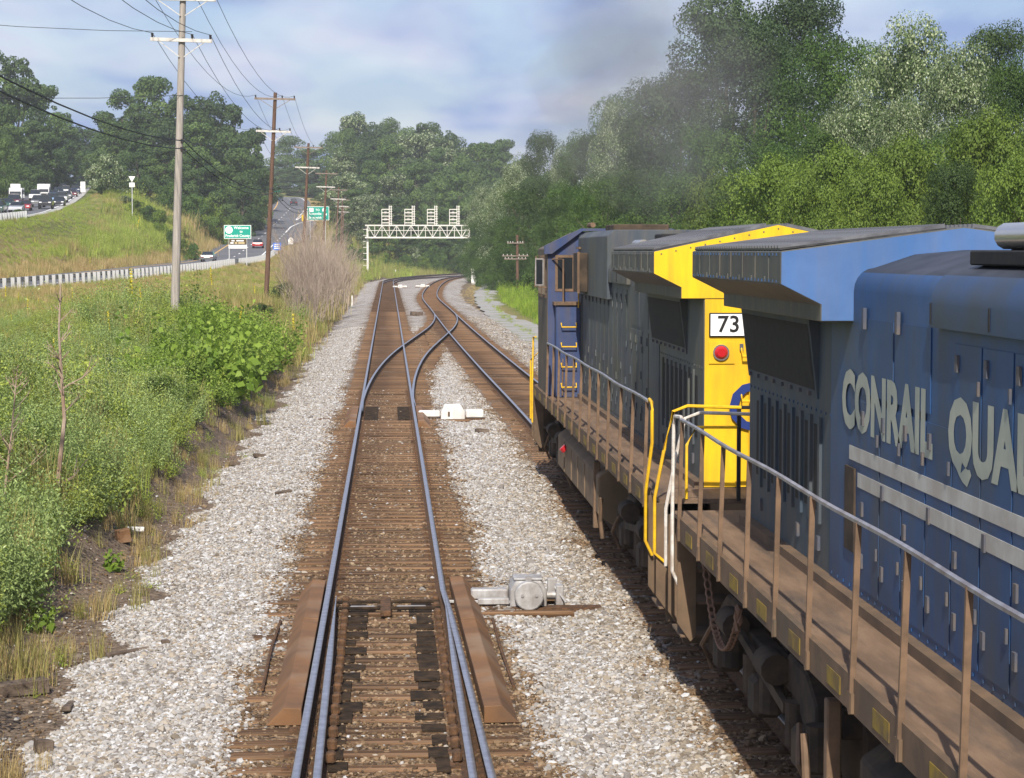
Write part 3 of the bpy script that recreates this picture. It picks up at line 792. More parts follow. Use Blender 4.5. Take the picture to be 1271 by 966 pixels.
# tie plates with spikes, one joined part for each track
for par, f, y0, y1 in ((track_a, xA, 13.1, 70), (track_b, xB, 15, 70)):
    mb = MB()
    y = y0
    while y < y1:
        for s in (-G, G):
            if par is track_a and y < 27.5: s2 = s * 1.0
            x = float(f(y)) + s - par.location.x
            mb.box(x - 0.17, x + 0.17, y - 0.09, y + 0.09, -0.176, -0.160 + rng.normal(0, 0.001))
            for q in (-0.105, 0.105): mb.cbox((x + q, y + rng.choice([-0.05, 0.05]), -0.148), 0.03, 0.03, 0.03)
        y += 0.5
    mb.build('tie_plates', 'rail_rust', par)['kind'] = 'stuff'
# greasy slide plates and roller blocks beside the near points
for y in np.arange(18.6, 27.3, 0.5):
    ww = rng.uniform(0.20, 0.36) if y > 20.5 else rng.uniform(0.15, 0.24); wy = rng.uniform(0.13, 0.23)
    MB().box(-G + 0.19, -G + 0.19 + ww, y - wy, y + wy, -0.185, -0.158 + rng.normal(0, 0.004)).build('slide_plate', 'grease', track_a, bevel=0.005)
    ww = rng.uniform(0.16, 0.34) if y > 20 else rng.uniform(0.1, 0.2); wy = rng.uniform(0.13, 0.23)
    MB().box(G - 0.16 - ww, G - 0.16, y - wy, y + wy, -0.185, -0.158 + rng.normal(0, 0.004)).build('slide_plate', 'grease', track_a, bevel=0.005)
    for x in (-G + 0.235 - 0.004 * (27 - y) * -1, G - 0.10):
        MB().cbox((x, y + 0.08, -0.10), 0.09, 0.12, 0.11).build('point_brace', 'rail_rust', track_a, bevel=0.02)
# switch rods across the gauge, with the centre lock piece
for y in (26.62, 27.12):
    MB().tube([(-G + 0.12, y, -0.11), (G - 0.05, y, -0.11)], 0.022, 6).build('switch_rod', 'grease', track_a)
MB().box(-0.07, 0.07, 26.3, 27.4, -0.17, -0.09).build('rod_clamp', 'rail_rust', track_a, bevel=0.015)
for x0_, x1_ in ((-0.46, -0.14), (0.14, 0.52)):
    MB().box(x0_, x1_, 26.8, 27.0, -0.17, -0.135).build('rod_plate', 'machine_grey', track_a, bevel=0.01)
MB().tube([(G, 27.12, -0.115), (1.62, 27.12, -0.13)], 0.022, 6).build('operating_rod', 'machine_silver', track_a)
for y in np.arange(57.5, 62.5, 0.5):
    for x in (-G + 0.30, G - 0.26): MB().box(x - 0.2, x + 0.2, y - 0.16, y + 0.16, -0.175, -0.150).build('slide_plate', 'grease', track_a)

# rusty snow covers over the switch heaters
def cover(name, sx, x_rail, y0, y1, label, split, tilt=0.0):
    t_ = tag(empty(name, (sx * (x_rail + 0.15), (y0 + y1) / 2, -0.17)), label, 'heater cover', 'rusty switch heater covers')
    ox, oy = t_.location.x, t_.location.y
    def piece(a, b, lift):
        X = lambda q, y: sx * (q + tilt * (y1 - y)) - ox
        z0, z1 = -0.172 + 0.17, -0.012 + lift + 0.17
        vs_ = []
        for y in (a, b):
            vs_ += [(X(x_rail + .062, y), y - oy, z0), (X(x_rail + .062, y), y - oy, z1), (X(x_rail + 0.235, y), y - oy, z1 + 0.012), (X(x_rail + 0.40, y), y - oy, z0)]
        MB().add(vs_, [(0, 1, 2, 3), (4, 7, 6, 5), (0, 4, 5, 1), (1, 5, 6, 2), (2, 6, 7, 3)]).build('cover_plate', 'rust_cover', t_, bevel=0.006)
    piece(y0, split, 0.0); piece(split + 0.012, y1, 0.008)
    return t_
cover('heater_cover', -1, G, 20.3, 28.3, 'long rusty steel cover outside the near switch rail on the weedy bank side', 25.3)
cover('heater_cover', 1, G + 0.055, 20.3, 28.5, 'long rusty steel cover between the near switch rail and the silver switch machine', 25.2, 0.0125)
cover('heater_cover', -1, G, 55.0, 60.5, 'short rusty steel cover at the far switch, on the weedy bank side', 57.5)
cover('heater_cover', 1, G, 55.0, 60.5, 'short rusty steel cover at the far switch, beside the white switch box', 57.5)
for x, lab in ((-1.32, 'thin rusty conduit pipe lying on the tie ends on the bank side'), (1.33, 'thin rusty conduit pipe lying on the tie ends below the silver switch machine')):
    o = MB().tube([(0.03, -2.1, 0.0), (0.0, 0, 0.02), (0.01, 2.0, 0.0), (0.0, 2.05, -0.06)], 0.018, 6).build('conduit_pipe', 'rail_rust', None, loc=(x, 24.0, -0.15))
    tag(o, lab, 'pipe', 'conduit pipes by the switch')

# ---------------------------------------------------------------- switch machines
def switch_machine(x, y, label, s=1.0, rot=0.0):
    t_ = tag(empty('switch_machine', (x, y, -0.19), rot), label, 'switch machine', 'switch machines beside the tracks')
    MB().prism([(-0.24, 0.0), (0.24, 0.0), (0.24, 0.22), (0.17, 0.34), (-0.17, 0.34), (-0.24, 0.22)], -0.30, 0.20).build('housing', 'machine_silver', t_, bevel=0.015)
    MB().tube([(0, -0.30, 0.17), (0, -0.46, 0.17)], 0.19, 16).build('motor_cap', 'machine_silver', t_, smooth_=True, bevel=0.015)
    for q in (-0.09, 0.09): MB().tube([(q, -0.455, 0.18), (q, -0.475, 0.18)], 0.022, 8).build('bolt', 'machine_grey', t_)
    MB().box(-0.21, 0.21, 0.21, 0.52, 0.0, 0.28).build('gear_case', 'machine_grey', t_, bevel=0.03)
    MB().box(-0.19, 0.19, -0.24, 0.14, 0.345, 0.372).build('lid', 'machine_silver', t_, bevel=0.008)
    MB().cbox((0, -0.25, 0.36), 0.07, 0.04, 0.07).build('hasp', 'machine_grey', t_)
    MB().box(-0.74, -0.25, -0.05, 0.14, 0.06, 0.20).build('rod_cover', 'machine_silver', t_, bevel=0.02)
    MB().box(-0.66, -0.25, -0.26, -0.16, 0.03, 0.11).build('rod_cover', 'machine_silver', t_, bevel=0.01)
    ha = MB().tube([(0.25, -0.05, 0.12), (0.46, -0.05, 0.12)], 0.05, 8)
    ha.cbox((0.42, -0.08, 0.13), 0.10, 0.22, 0.26); ha.cbox((0.34, 0.16, 0.20), 0.12, 0.10, 0.22)
    ha.tube([(0.36, -0.1, 0.24), (0.50, -0.28, 0.05)], 0.022, 6)
    ha.build('hand_throw', 'machine_silver', t_, bevel=0.012)
    MB().box(-0.55, 0.95, -0.42, -0.20, -0.06, 0.01).build('mounting_plate', 'rail_rust', t_)
    return t_
switch_machine(1.86, 27.35, 'silver electric switch machine with round motor cap on the ballast between the tracks')
def switch_box(x, y, label, s=1.0):
    t_ = tag(empty('switch_machine', (x, y, -0.2)), label, 'switch machine', 'switch machines beside the tracks')
    MB().prism([(-0.33, 0), (0.33, 0), (0.33, 0.2), (0.24, 0.36), (-0.24, 0.36), (-0.33, 0.2)], -0.2, 0.25).build('housing', 'white_paint', t_, bevel=0.02)
    MB().box(-0.24, 0.24, 0.3, 0.62, 0.05, 0.38).build('gear_case', 'white_paint', t_, bevel=0.03)
    MB().box(-0.95, -0.36, -0.16, 0.16, 0.06, 0.24).build('rod_cover', 'white_paint', t_, bevel=0.03)
    MB().box(0.36, 0.85, -0.16, 0.16, 0.04, 0.26).build('motor_case', 'white_paint', t_, bevel=0.03)
    MB().box(-0.14, -0.09, -0.23, -0.205, 0.1, 0.22).build('hasp', 'rail_rust', t_)
    MB().box(-1.0, 0.9, -0.12, 0.12, -0.05, 0.03).build('mounting_plate', 'rail_rust', t_)
    return t_
switch_box(1.82, 58.0, 'white switch machine with low side boxes near the far switch')
switch_box(1.55, 268, 'tiny white switch machine by the distant left track, short of the curve')
switch_box(4.5, 272, 'tiny white switch machine by the distant right track, short of the curve')
# ---------------------------------------------------------------- locomotives (local: x across, y from the radiator end to the cab, z up from rail head)
def rounded_hood(half, z0, zs, zt, r, n=6):
    pts = [(-half, z0), (-half, zs)]
    for i in range(1, n + 1):
        a = math.pi / 2 * i / n
        pts.append((-half + r * (1 - math.cos(a)), zs + (zt - zs) * math.sin(a)))
    return pts + [(-x, z) for x, z in reversed(pts)]

def crowned(half, z0, zs, ze, r, zt):
    pts = [(-half, z0), (-half, zs)]
    for i in range(1, 6):
        a = math.pi / 2 * i / 5
        pts.append((-half + r * (1 - math.cos(a)), zs + (ze - zs) * math.sin(a)))
    pts += [(-half * 0.45, ze + (zt - ze) * 0.75), (0, zt)]
    return pts + [(-x, z) for x, z in reversed(pts[:-1])]

grille_bar = MB().box(-0.5, 0.5, -0.022, 0.022, -0.02, 0.02).mesh('slat', 'grille_light')
def grab(mb_name, pts, parent, m='rail_brown', r=0.014):
    return MB().tube(pts, r, 6).build(mb_name, m, parent, smooth_=True)

def axle_set(par, y):
    w = MB()
    for s in (-1, 1):
        w.tube([(s * 0.685, y, 0.5), (s * 0.83, y, 0.5)], 0.51, 20)
        w.tube([(s * 0.65, y, 0.5), (s * 0.69, y, 0.5)], 0.535, 20)
    w.tube([(-0.7, y, 0.5), (0.7, y, 0.5)], 0.09, 8)
    w.build('wheelset', 'truck_dark', par, smooth_=True)

def truck(par, yc):
    t_ = MB()
    sf = [(-2.35, 0.62), (-2.35, 0.92), (-1.95, 1.10), (-1.2, 1.12), (-0.9, 0.95), (0.9, 0.95), (1.2, 1.12), (1.95, 1.10), (2.35, 0.92), (2.35, 0.62), (1.95, 0.62), (1.5, 0.80), (0.45, 0.80), (0.3, 0.66), (-0.3, 0.66), (-0.45, 0.80), (-1.5, 0.80), (-1.95, 0.62)]
    for s in (-1, 1): t_.prism([(yc + a, b) for a, b in sf], s * 1.02, s * 1.20, axis='x')
    t_.box(-1.0, 1.0, yc - 0.25, yc + 0.25, 0.7, 1.1); t_.box(-1.0, 1.0, yc + 2.2, yc + 2.35, 0.65, 0.9); t_.box(-1.0, 1.0, yc - 2.35, yc - 2.2, 0.65, 0.9)
    tr = t_.build('truck_frame', 'truck_dark', par, bevel=0.02)
    for a in (-2.03, 0.0, 2.03):
        axle_set(par, yc + a)
        for s in (-1, 1):
            MB().box(s * 1.05, s * 1.30, yc + a - 0.19, yc + a + 0.19, 0.34, 0.68).build('journal_box', 'truck_dark', tr, bevel=0.04)
            for q in (-0.42, 0.42):
                MB().tube([(s * 1.19, yc + a + q, 0.45), (s * 1.19, yc + a + q, 0.80)], 0.11, 10).build('spring', 'truck_dark', tr)
    for s in (-1, 1):
        for q in (-1.0, 1.0):
            MB().tube([(s * 1.30, yc + q - 0.22, 0.98), (s * 1.30, yc + q + 0.22, 0.98)], 0.13, 12).build('brake_cylinder', 'truck_dark', tr, smooth_=True)
        MB().tube([(s * 1.30, yc - 2.2, 0.75), (s * 1.36, yc - 2.5, 0.5), (s * 1.25, yc - 2.55, 0.25)], 0.025, 6).build('sand_pipe', 'rail_brown', tr)
        MB().tube([(s * 1.30, yc + 2.2, 0.75), (s * 1.36, yc + 2.5, 0.5), (s * 1.25, yc + 2.55, 0.25)], 0.025, 6).build('sand_pipe', 'rail_brown', tr)
        MB().bar((s * 1.27, yc - 1.5, 1.0), (s * 1.27, yc + 1.5, 0.72), 0.05, 0.09).build('brake_lever', 'truck_dark', tr)

def steps(par, s, ya, yb, rail_m, facing):
    """stair well at a corner; ya is the platform end, yb the inner side"""
    w = MB()
    pan = [(s * 0.95, 0.55), (s * 1.40, 0.42), (s * 1.54, 0.62), (s * 1.54, 1.66), (s * 0.95, 1.66)]
    w.prism(pan, ya, ya + 0.02 * facing); w.prism([(s * 1.34, 0.48), (s * 1.40, 0.42), (s * 1.54, 0.62), (s * 1.54, 1.66), (s * 1.34, 1.66)], yb - 0.02 * facing, yb)
    a, b = sorted((ya, yb))
    for z, x in ((0.46, 1.50), (0.80, 1.42), (1.14, 1.34), (1.44, 1.24)):
        w.box(min(s * 0.95, s * x), max(s * 0.95, s * x), a + 0.03, b - 0.03, z, z + 0.03)
    w.box(min(s * 0.93, s * 0.96), max(s * 0.93, s * 0.96), a, b, 0.9, 1.66)
    return w.build('stepwell', 'frame_brown', par, bevel=0.006)

def locomotive(label, loc, rz, sc):
    L_ = tag(empty('locomotive', loc, rz), label, 'locomotive', 'diesel locomotives coupled back to back')
    hood, end, wing, wing_end = sc['hood'], sc['end'], sc['wing'], sc['wing_end']
    LEN = 20.3
    # underframe
    MB().box(-1.50, 1.50, 0.02, LEN, 1.655, 1.70).build('walkway', 'deck_tan', L_)
    fr = MB()
    for s in (-1, 1): fr.prism([(s * 1.50, 1.50), (s * 1.55, 1.50), (s * 1.55, 1.735), (s * 1.50, 1.735)], 0.8, LEN - 0.8)
    fr.box(-0.75, 0.75, 0.3, LEN - 0.3, 1.15, 1.65); fr.box(-1.45, 1.45, 0.0, 0.06, 1.2, 1.65); fr.box(-1.45, 1.45, LEN - 0.06, LEN, 1.2, 1.65)
    fb = fr.build('frame', 'frame_brown', L_)
    for s in (-1, 1):
        y = 1.4
        while y < LEN - 1:
            MB().box(min(s * 1.551, s * 1.556), max(s * 1.551, s * 1.556), y, y + 0.42, 1.545, 1.665).build('reflector', 'reflector', fb)
            y += 1.35
    # end platforms: coupler, plates
    for y0, dr in ((0.0, -1), (LEN, 1)):
        c = MB().bar((0, y0 - dr * 0.3, 0.88), (0, y0 + dr * 0.38, 0.88), 0.16, 0.2)
        c.prism([(-0.13, 0.66), (0.15, 0.66), (0.15, 1.08), (-0.13, 1.08)], y0 + dr * 0.32, y0 + dr * 0.52)
        c.build('coupler', 'truck_dark', L_, bevel=0.03)
        pp = [(-1.40, 0.30), (1.40, 0.30), (1.45, 0.72), (1.42, 1.15), (-1.42, 1.15), (-1.45, 0.72)]
        MB().prism(pp, y0 - dr * 0.16, y0 - dr * 0.10).build('pilot_plate', 'frame_brown', L_, bevel=0.01)
        for x in (-0.45, 0.5, 0.62):
            MB().tube([(x, y0, 1.1), (x * 1.05, y0 + dr * 0.16, 0.8), (x * 1.02, y0 + dr * 0.2, 0.5)], 0.022, 6).build('air_hose', 'black', L_)
    for s in (-1, 1):
        for ya, yb in ((0.0, 0.72), (LEN, LEN - 0.72)):
            st_ = steps(L_, s, ya, yb, None, 1 if ya == 0 else -1)
        MB().tube([(s * 1.30, -0.001, 1.50), (s * 1.30, -0.02, 1.50)], 0.065, 12).build('marker_reflector', 'lamp_amber', L_)
    # stepwell handrails
    def bend(pts, m, r=0.019): return grab('step_handrail', pts, L_, m, r)
    hm = sc['step_rail']
    for s in (-1, 1):
        bend([(s * 1.52, 0.92, 2.72), (s * 1.52, 0.80, 2.76), (s * 1.535, 0.45, 2.74), (s * 1.54, 0.40, 2.66), (s * 1.54, 0.38, 2.30), (s * 1.58, 0.62, 1.72), (s * 1.58, 0.64, 1.15), (s * 1.50, 0.64, 0.98)], hm)
        bend([(s * 0.60, -0.02, 2.72), (s * 1.20, -0.02, 2.74), (s * 1.36, -0.03, 2.68), (s * 1.46, -0.03, 2.25), (s * 1.56, -0.03, 1.72), (s * 1.56, -0.03, 1.10), (s * 1.42, -0.03, 0.98)], hm)
        bend([(s * 1.52, LEN - 0.92, 2.72), (s * 1.54, LEN - 0.5, 2.70), (s * 1.57, LEN - 0.62, 1.72), (s * 1.57, LEN - 0.64, 0.95)], 'rail_yellow')
        bend([(s * 0.60, LEN + 0.02, 2.45), (s * 1.30, LEN + 0.02, 2.45), (s * 1.56, LEN + 0.03, 2.2), (s * 1.56, LEN + 0.03, 0.98)], 'rail_yellow')
        # long handrails and stanchions
        ya = 0.85
        yb = 16.1 if sc['lead'] else 15.6
        grab('handrail', [(s * (1.527 + 0.006 * math.sin(q * 9)), ya + (yb - ya) * q, 2.735 + 0.008 * math.sin(q * 23)) for q in np.linspace(0, 1, 25)], L_, 'rail_top', 0.021)
        n_ = 11
        for i in range(n_ + 1):
            y = ya + 0.1 + (yb - ya - 0.2) * i / n_ + (0.05 * math.sin(i * 2.3))
            MB().box(min(s * 1.552, s * 1.575), max(s * 1.552, s * 1.575), y - 0.05, y + 0.05, 1.51, 1.64).build('stanchion_foot', 'frame_brown', L_)
            MB().bar((s * 1.56, y, 1.50), (s * (1.53 + 0.006 * math.sin(i * 5.1)), y + 0.012 * math.sin(i * 3.7), 2.73), 0.038, 0.03, up=(0, 1, 0)).build('stanchion', 'rail_brown', L_)
    # end handrails
    for i, x in enumerate((-0.62, -0.2, 0.2, 0.62)):
        MB().bar((x, 0.0, 1.68), (x, 0.0, 2.72), 0.05, 0.04).build('stanchion', 'black', L_)
    grab('handrail', [(-0.62, 0, 2.72), (-0.2, 0, 2.72)], L_, 'black', 0.02); grab('handrail', [(0.2, 0, 2.72), (0.62, 0, 2.72)], L_, 'black', 0.02)
    grab('handrail', [(-0.62, 0, 2.5), (-1.1, 0.02, 2.5), (-1.2, 0.02, 2.3), (-1.2, 0.02, 1.7)], L_, hm, 0.017)
    # radiator hood and wings
    H0 = 1.06; W1 = sc['wing1']; PK = sc['peak']; GK = PK - 0.02 - (0.03 if sc['lead'] else 0.0)
    hh = 0.86
    MB().prism([(-hh, 1.70), (hh, 1.70), (hh, 3.92), (-hh, 3.92)], H0, 5.0, m=0, mends=(1, 0)).build('radiator_hood', [sc['rad'], end], L_, bevel=0.012)
    wp = [(-1.45, 4.45), (-1.45, 4.19), (-1.13, 4.03), (-1.13, 3.90), (1.13, 3.90), (1.13, 4.03), (1.45, 4.19), (1.45, 4.45), (0.0, PK)]
    wo = MB().prism(wp, H0 - 0.012, W1, m=0, mends=(1, 1)).build('radiator_wing', [wing, wing_end], L_, bevel=0.008)
    for s in (-1, 1):
        ang = math.atan2(PK - 4.45, 1.45)
        g_ = MB().add([(s * 1.44, H0 + 0.08, 4.46), (s * 0.12, H0 + 0.08, GK), (s * 0.12, W1 - 0.08, GK), (s * 1.44, W1 - 0.08, 4.46),
                       (s * 1.44, H0 + 0.08, 4.475), (s * 0.12, H0 + 0.08, GK + 0.015), (s * 0.12, W1 - 0.08, GK + 0.015), (s * 1.44, W1 - 0.08, 4.475)],
                      [(0, 1, 2, 3), (4, 7, 6, 5), (0, 4, 5, 1), (1, 5, 6, 2), (2, 6, 7, 3), (3, 7, 4, 0)])
        gp = g_.build('radiator_grille', 'grille', wo)
        y = H0 + 0.14
        while y < W1 - 0.1:
            o = link('slat', grille_bar, wo); o.location = (s * 0.775, y, 4.45 + (PK - 4.45) * (1 - 0.775 / 1.45) + 0.022); o.rotation_euler = (0, s * ang, 0); o.scale = (1.34, 1, 1); y += 0.13
        for q in np.arange(H0 + 0.3, W1 - 0.1, 0.62):
            MB().box(min(s * 1.448, s * 1.462), max(s * 1.448, s * 1.462), q, q + 0.07, 4.205, 4.25).build('bracket', wing, wo)
            MB().box(min(s * 1.448, s * 1.458), max(s * 1.448, s * 1.458), q + 0.2, q + 0.23, 4.22, 4.44).build('seam', 'loco_grey', wo)
        # inclined air intake screen under the wing
        a_, b_ = sc['screen']
        bx = MB().prism([(s * 0.84, 3.89), (s * 0.955, 3.89), (s * 0.872, 3.20), (s * 0.84, 3.20)], a_ - 0.06, b_ + 0.06, m=0).build('intake_frame', [sc['rad']], L_)
        def sl(z): return 0.872 + (z - 3.20) / 0.69 * 0.083 + 0.004
        MB().add([(s * sl(3.27), a_, 3.27), (s * sl(3.27), b_, 3.27), (s * sl(3.83), b_, 3.83), (s * sl(3.83), a_, 3.83)], [(0, 1, 2, 3)]).build('intake_screen', 'black', bx)
        for k in range(8): MB().box(min(s * 0.86, s * 0.90), max(s * 0.86, s * 0.90), a_ + 0.1 + k * 0.42, a_ + 0.15 + k * 0.42, 3.215, 3.25).build('bolt', 'latch', bx)
        # tall ventilation slots
        y = 1.5; k = 0
        while y < 4.6:
            MB().box(min(s * 0.86, s * 0.866), max(s * 0.86, s * 0.866), y, y + 0.22, 2.25, 2.98).build('vent_slot', 'black', L_)
            MB().box(min(s * 0.86, s * 0.885), max(s * 0.86, s * 0.885), y + 0.235, y + 0.315, 2.15, 3.05).build('rib', sc['rad'], L_)
            y += 0.40; k += 1
        for y in (1.75, 2.7, 3.6, 4.5):
            MB().box(min(s * 0.86, s * 0.885), max(s * 0.86, s * 0.885), y, y + 0.08, 1.92, 2.04).build('latch', 'latch', L_)
    # engine hood with doors
    e1, e2 = 8.35, 16.15
    MB().prism(crowned(0.87, 1.70, 4.14, 4.32, 0.16, 4.46), 5.0, e1, m=0, top=1).build('engine_hood', [hood, 'roof_soot'], L_, smooth_=True)
    MB().prism(rounded_hood(0.87, 1.70, 3.96, 3.99, 0.02, 2), e1, e2, m=0).build('engine_hood', [hood], L_)
    MB().prism(crowned(0.93, 3.95, 4.10, 4.34, 0.22, 4.47), e1 + 0.01, 12.6 if not sc['lead'] else 11.0, m=0, top=1).build('hood_roof', [sc['roof'], 'roof_soot'], L_, smooth_=True)
    if sc['lead']:
        MB().prism([(-0.95, 3.66), (0.95, 3.66), (0.95, 4.70), (0.82, 4.80), (-0.82, 4.80), (-0.95, 4.70)], 11.0, e2, m=0).build('equipment_hood', [hood], L_, bevel=0.01)
    else:
        MB().prism([(-0.95, 3.66), (0.95, 3.66), (0.95, 4.45), (0.75, 4.62), (-0.75, 4.62), (-0.95, 4.45)], 12.6, e2, m=0).build('equipment_hood', [hood], L_, bevel=0.01)
    for s in (-1, 1):
        y = 6.12
        i = 0
        while y < e2 - 0.5:
            w_ = 0.66
            tall = y > e1 - 0.2
            top = 3.86 if tall else 3.30
            d_ = MB().box(min(s * 0.871, s * 0.878), max(s * 0.871, s * 0.878), y, y + w_ - 0.035, 1.86, top).build('hood_door', hood, L_)
            for z in (2.02, 2.42 + 0.2 * (i % 2), top - 0.18):
                MB().box(min(s * 0.876, s * 0.895), max(s * 0.876, s * 0.895), y + 0.07, y + 0.13, z, z + 0.11).build('latch', sc['latch'], d_)
            for z in (2.15, top - 0.3):
                MB().box(min(s * 0.884, s * 0.90), max(s * 0.884, s * 0.90), y + w_ - 0.07, y + w_ - 0.04, z, z + 0.09).build('hinge', sc['latch'], d_)
            y += w_; i += 1
        if not sc['lead'] or True:
            for y in (6.15, 7.2):
                MB().box(min(s * 0.871, s * 0.878), max(s * 0.871, s * 0.878), y, y + 0.98, 3.36, 3.94).build('upper_door', hood, L_)
                MB().box(min(s * 0.884, s * 0.91), max(s * 0.884, s * 0.91), y + 0.1, y + 0.16, 3.86, 4.02).build('hinge', 'latch', L_)
        # lower sill ledge of the hood
        MB().box(min(s * 0.86, s * 0.96), max(s * 0.86, s * 0.96), H0, e2, 1.70, 1.78).build('hood_ledge', 'frame_brown', L_)
    # rivet rows and weld seams
    rv = MB()
    for s in (-1, 1):
        for y in np.arange(H0 + 0.1, W1 - 0.05, 0.16):
            for z in (4.215, 4.425): rv.cbox((s * 1.452, y, z), 0.012, 0.022, 0.022)
        for y in np.arange(H0 + 0.1, 5.0, 0.20): rv.cbox((s * 0.862, y, 3.10), 0.012, 0.022, 0.022)
        for y in np.arange(5.1, e2, 0.22): rv.cbox((s * 0.872, y, 1.82), 0.012, 0.022, 0.022)
    for x in np.arange(-1.36, 1.37, 0.17):
        z = 4.45 + (PK - 4.45) * (1 - abs(x) / 1.45) - 0.05
        rv.cbox((x, H0 - 0.014, z), 0.016, 0.008, 0.016)
    rv.build('rivets', hood, L_)['kind'] = 'stuff'
    for y in (e1, 9.7, 11.05, 12.4):
        for s in (-1, 1): MB().box(min(s * 0.93, s * 0.937), max(s * 0.93, s * 0.937), y + 0.012, y + 0.03, 3.97, 4.11).build('weld_seam', 'black', L_)
    # exhaust, horn
    MB().prism([(-0.6, 4.38), (0.6, 4.38), (0.5, 4.62), (-0.5, 4.62)], 8.9, 10.3).build('exhaust_silencer', 'truck_dark', L_, bevel=0.03)
    MB().box(-0.3, 0.3, 9.2, 10.0, 4.60, 4.72).build('exhaust_stack', 'black', L_, bevel=0.02)
    for s in (-1, 1):
        MB().box(s * 0.6 - 0.14, s * 0.6 + 0.14, 8.6, 10.0, 4.36, 4.455).build('lifting_pad', 'black', L_, bevel=0.01)
        MB().tube([(s * 0.6, 8.95, 4.545), (s * 0.6, 9.9, 4.545)], 0.085, 12).build('air_pipe', 'chrome', L_, smooth_=True)
    # cab and nose
    cp = [(-1.50, 1.70), (1.50, 1.70), (1.50, 4.50), (0.86, 4.82), (-0.86, 4.82), (-1.50, 4.50)]
    cab = MB().prism(cp, 16.6, 19.0, m=0, mends=1).build('cab', ['cab_side' if sc['lead'] else sc['cab'], sc['cab']], L_, bevel=0.015)
    MB().prism([(-0.90, 1.70), (0.90, 1.70), (0.90, 4.76), (-0.90, 4.76)], 16.12, 16.62).build('cab_link', hood, L_)
    MB().prism([(19.0, 1.70), (20.0, 1.70), (20.05, 2.9), (19.75, 3.35), (19.0, 3.45)], -1.40, 1.40, axis='x').build('nose', sc['cab'], L_, bevel=0.05)
    MB().prism([(-1.42, 4.40), (-1.56, 4.40), (-1.56, 4.55), (-0.86, 4.88), (0.86, 4.88), (1.56, 4.55), (1.56, 4.40), (1.42, 4.40), (0.84, 4.83), (-0.84, 4.83)], 16.5, 16.62).build('cab_roof_lip', sc['cab'], cab)
    for s in (-1, 1):
        def pane(y, x0_, x1_, z0, z1, dr):
            f_ = MB()
            f_.box(x0_ - .05, x1_ + .05, min(y, y + dr * .012), max(y, y + dr * .012), z0 - .05, z0); f_.box(x0_ - .05, x1_ + .05, min(y, y + dr * .012), max(y, y + dr * .012), z1, z1 + .05)
            f_.box(x0_ - .05, x0_, min(y, y + dr * .012), max(y, y + dr * .012), z0, z1); f_.box(x1_, x1_ + .05, min(y, y + dr * .012), max(y, y + dr * .012), z0, z1)
            w_ = f_.build('window_frame', 'rail_brown', cab)
            MB().box(x0_, x1_, min(y + dr * .002, y + dr * .006), max(y + dr * .002, y + dr * .006), z0, z1).build('pane', 'glass', w_)
        pane(16.6, min(s * 1.30, s * 1.02), max(s * 1.30, s * 1.02), 3.74, 4.33, -1)
        pane(19.0, min(s * 1.30, s * 0.35), max(s * 1.30, s * 0.35), 3.62, 4.33, 1)
        for y0_, y1_ in ((16.9, 17.75), (17.95, 18.7)):
            f_ = MB().box(min(s * 1.5, s * 1.512), max(s * 1.5, s * 1.512), y0_ - .06, y1_ + .06, 3.56, 4.36).build('window_frame', 'rail_brown', cab)
            MB().box(min(s * 1.511, s * 1.517), max(s * 1.511, s * 1.517), y0_, y1_, 3.62, 4.30).build('pane', 'glass', f_)
        # mirror and wind guard on the cab side
        mr_ = MB().box(min(s * 1.56, s * 1.72), max(s * 1.56, s * 1.72), 16.72, 16.75, 3.80, 4.32).build('mirror', 'machine_grey', cab)
        MB().box(min(s * 1.58, s * 1.70), max(s * 1.58, s * 1.70), 16.710, 16.717, 3.83, 4.29).build('mirror_glass', 'glass', mr_)
        grab('mirror_bracket', [(s * 1.5, 16.75, 4.36), (s * 1.70, 16.74, 4.36), (s * 1.72, 16.74, 3.78), (s * 1.5, 16.75, 3.76)], cab, 'rail_brown', 0.016)
        grab('cab_grab', [(s * 1.40, 16.58, 4.30), (s * 1.22, 16.30, 4.30), (s * 1.22, 16.28, 3.3), (s * 1.24, 16.20, 1.74)], L_, 'rail_brown', 0.018)
        # locker below the rear cab window, with grab irons
        lk = MB().prism([(min(s * 0.90, s * 1.36), 1.70), (max(s * 0.90, s * 1.36), 1.70), (max(s * 0.90, s * 1.36), 3.44), (min(s * 0.90, s * 1.36), 3.44)], 16.22, 16.6).build('side_locker', sc['cab'], L_, bevel=0.012)
        MB().box(min(s * 0.86, s * 1.40), max(s * 0.86, s * 1.40), 16.18, 16.6, 3.44, 3.50).build('ledge', 'deck_tan', lk)
        for z in (3.03, 2.66, 2.28, 1.90):
            grab('grab_iron', [(s * 1.26, 16.22, z + 0.07), (s * 1.26, 16.13, z), (s * 0.98, 16.13, z), (s * 0.98, 16.22, z + 0.07)], lk, 'rail_yellow', 0.014)
        grab('grab_iron', [(s * 0.94, 16.2, 3.40), (s * 0.96, 16.02, 3.40), (s * 0.96, 16.02, 3.70), (s * 0.94, 16.2, 3.72)], lk, 'rail_yellow', 0.014)
        # louvres and dark box on the high hood side just behind the cab
        for k in range(7):
            for q in (15.55, 15.85):
                MB().box(min(s * 0.955, s * 1.0), max(s * 0.955, s * 1.0), q, q + 0.2, 3.86 + k * 0.105, 3.90 + k * 0.105).build('louvre', 'rail_brown', L_)
        bx = MB().box(min(s * 0.95, s * 1.12), max(s * 0.95, s * 1.12), 14.3, 15.3, 3.72, 4.42).build('filter_box', 'truck_dark', L_, bevel=0.01)
        MB().box(min(s * 1.10, s * 1.14), max(s * 1.10, s * 1.14), 14.24, 14.30, 3.70, 4.44).build('box_edge', 'rail_brown', bx)
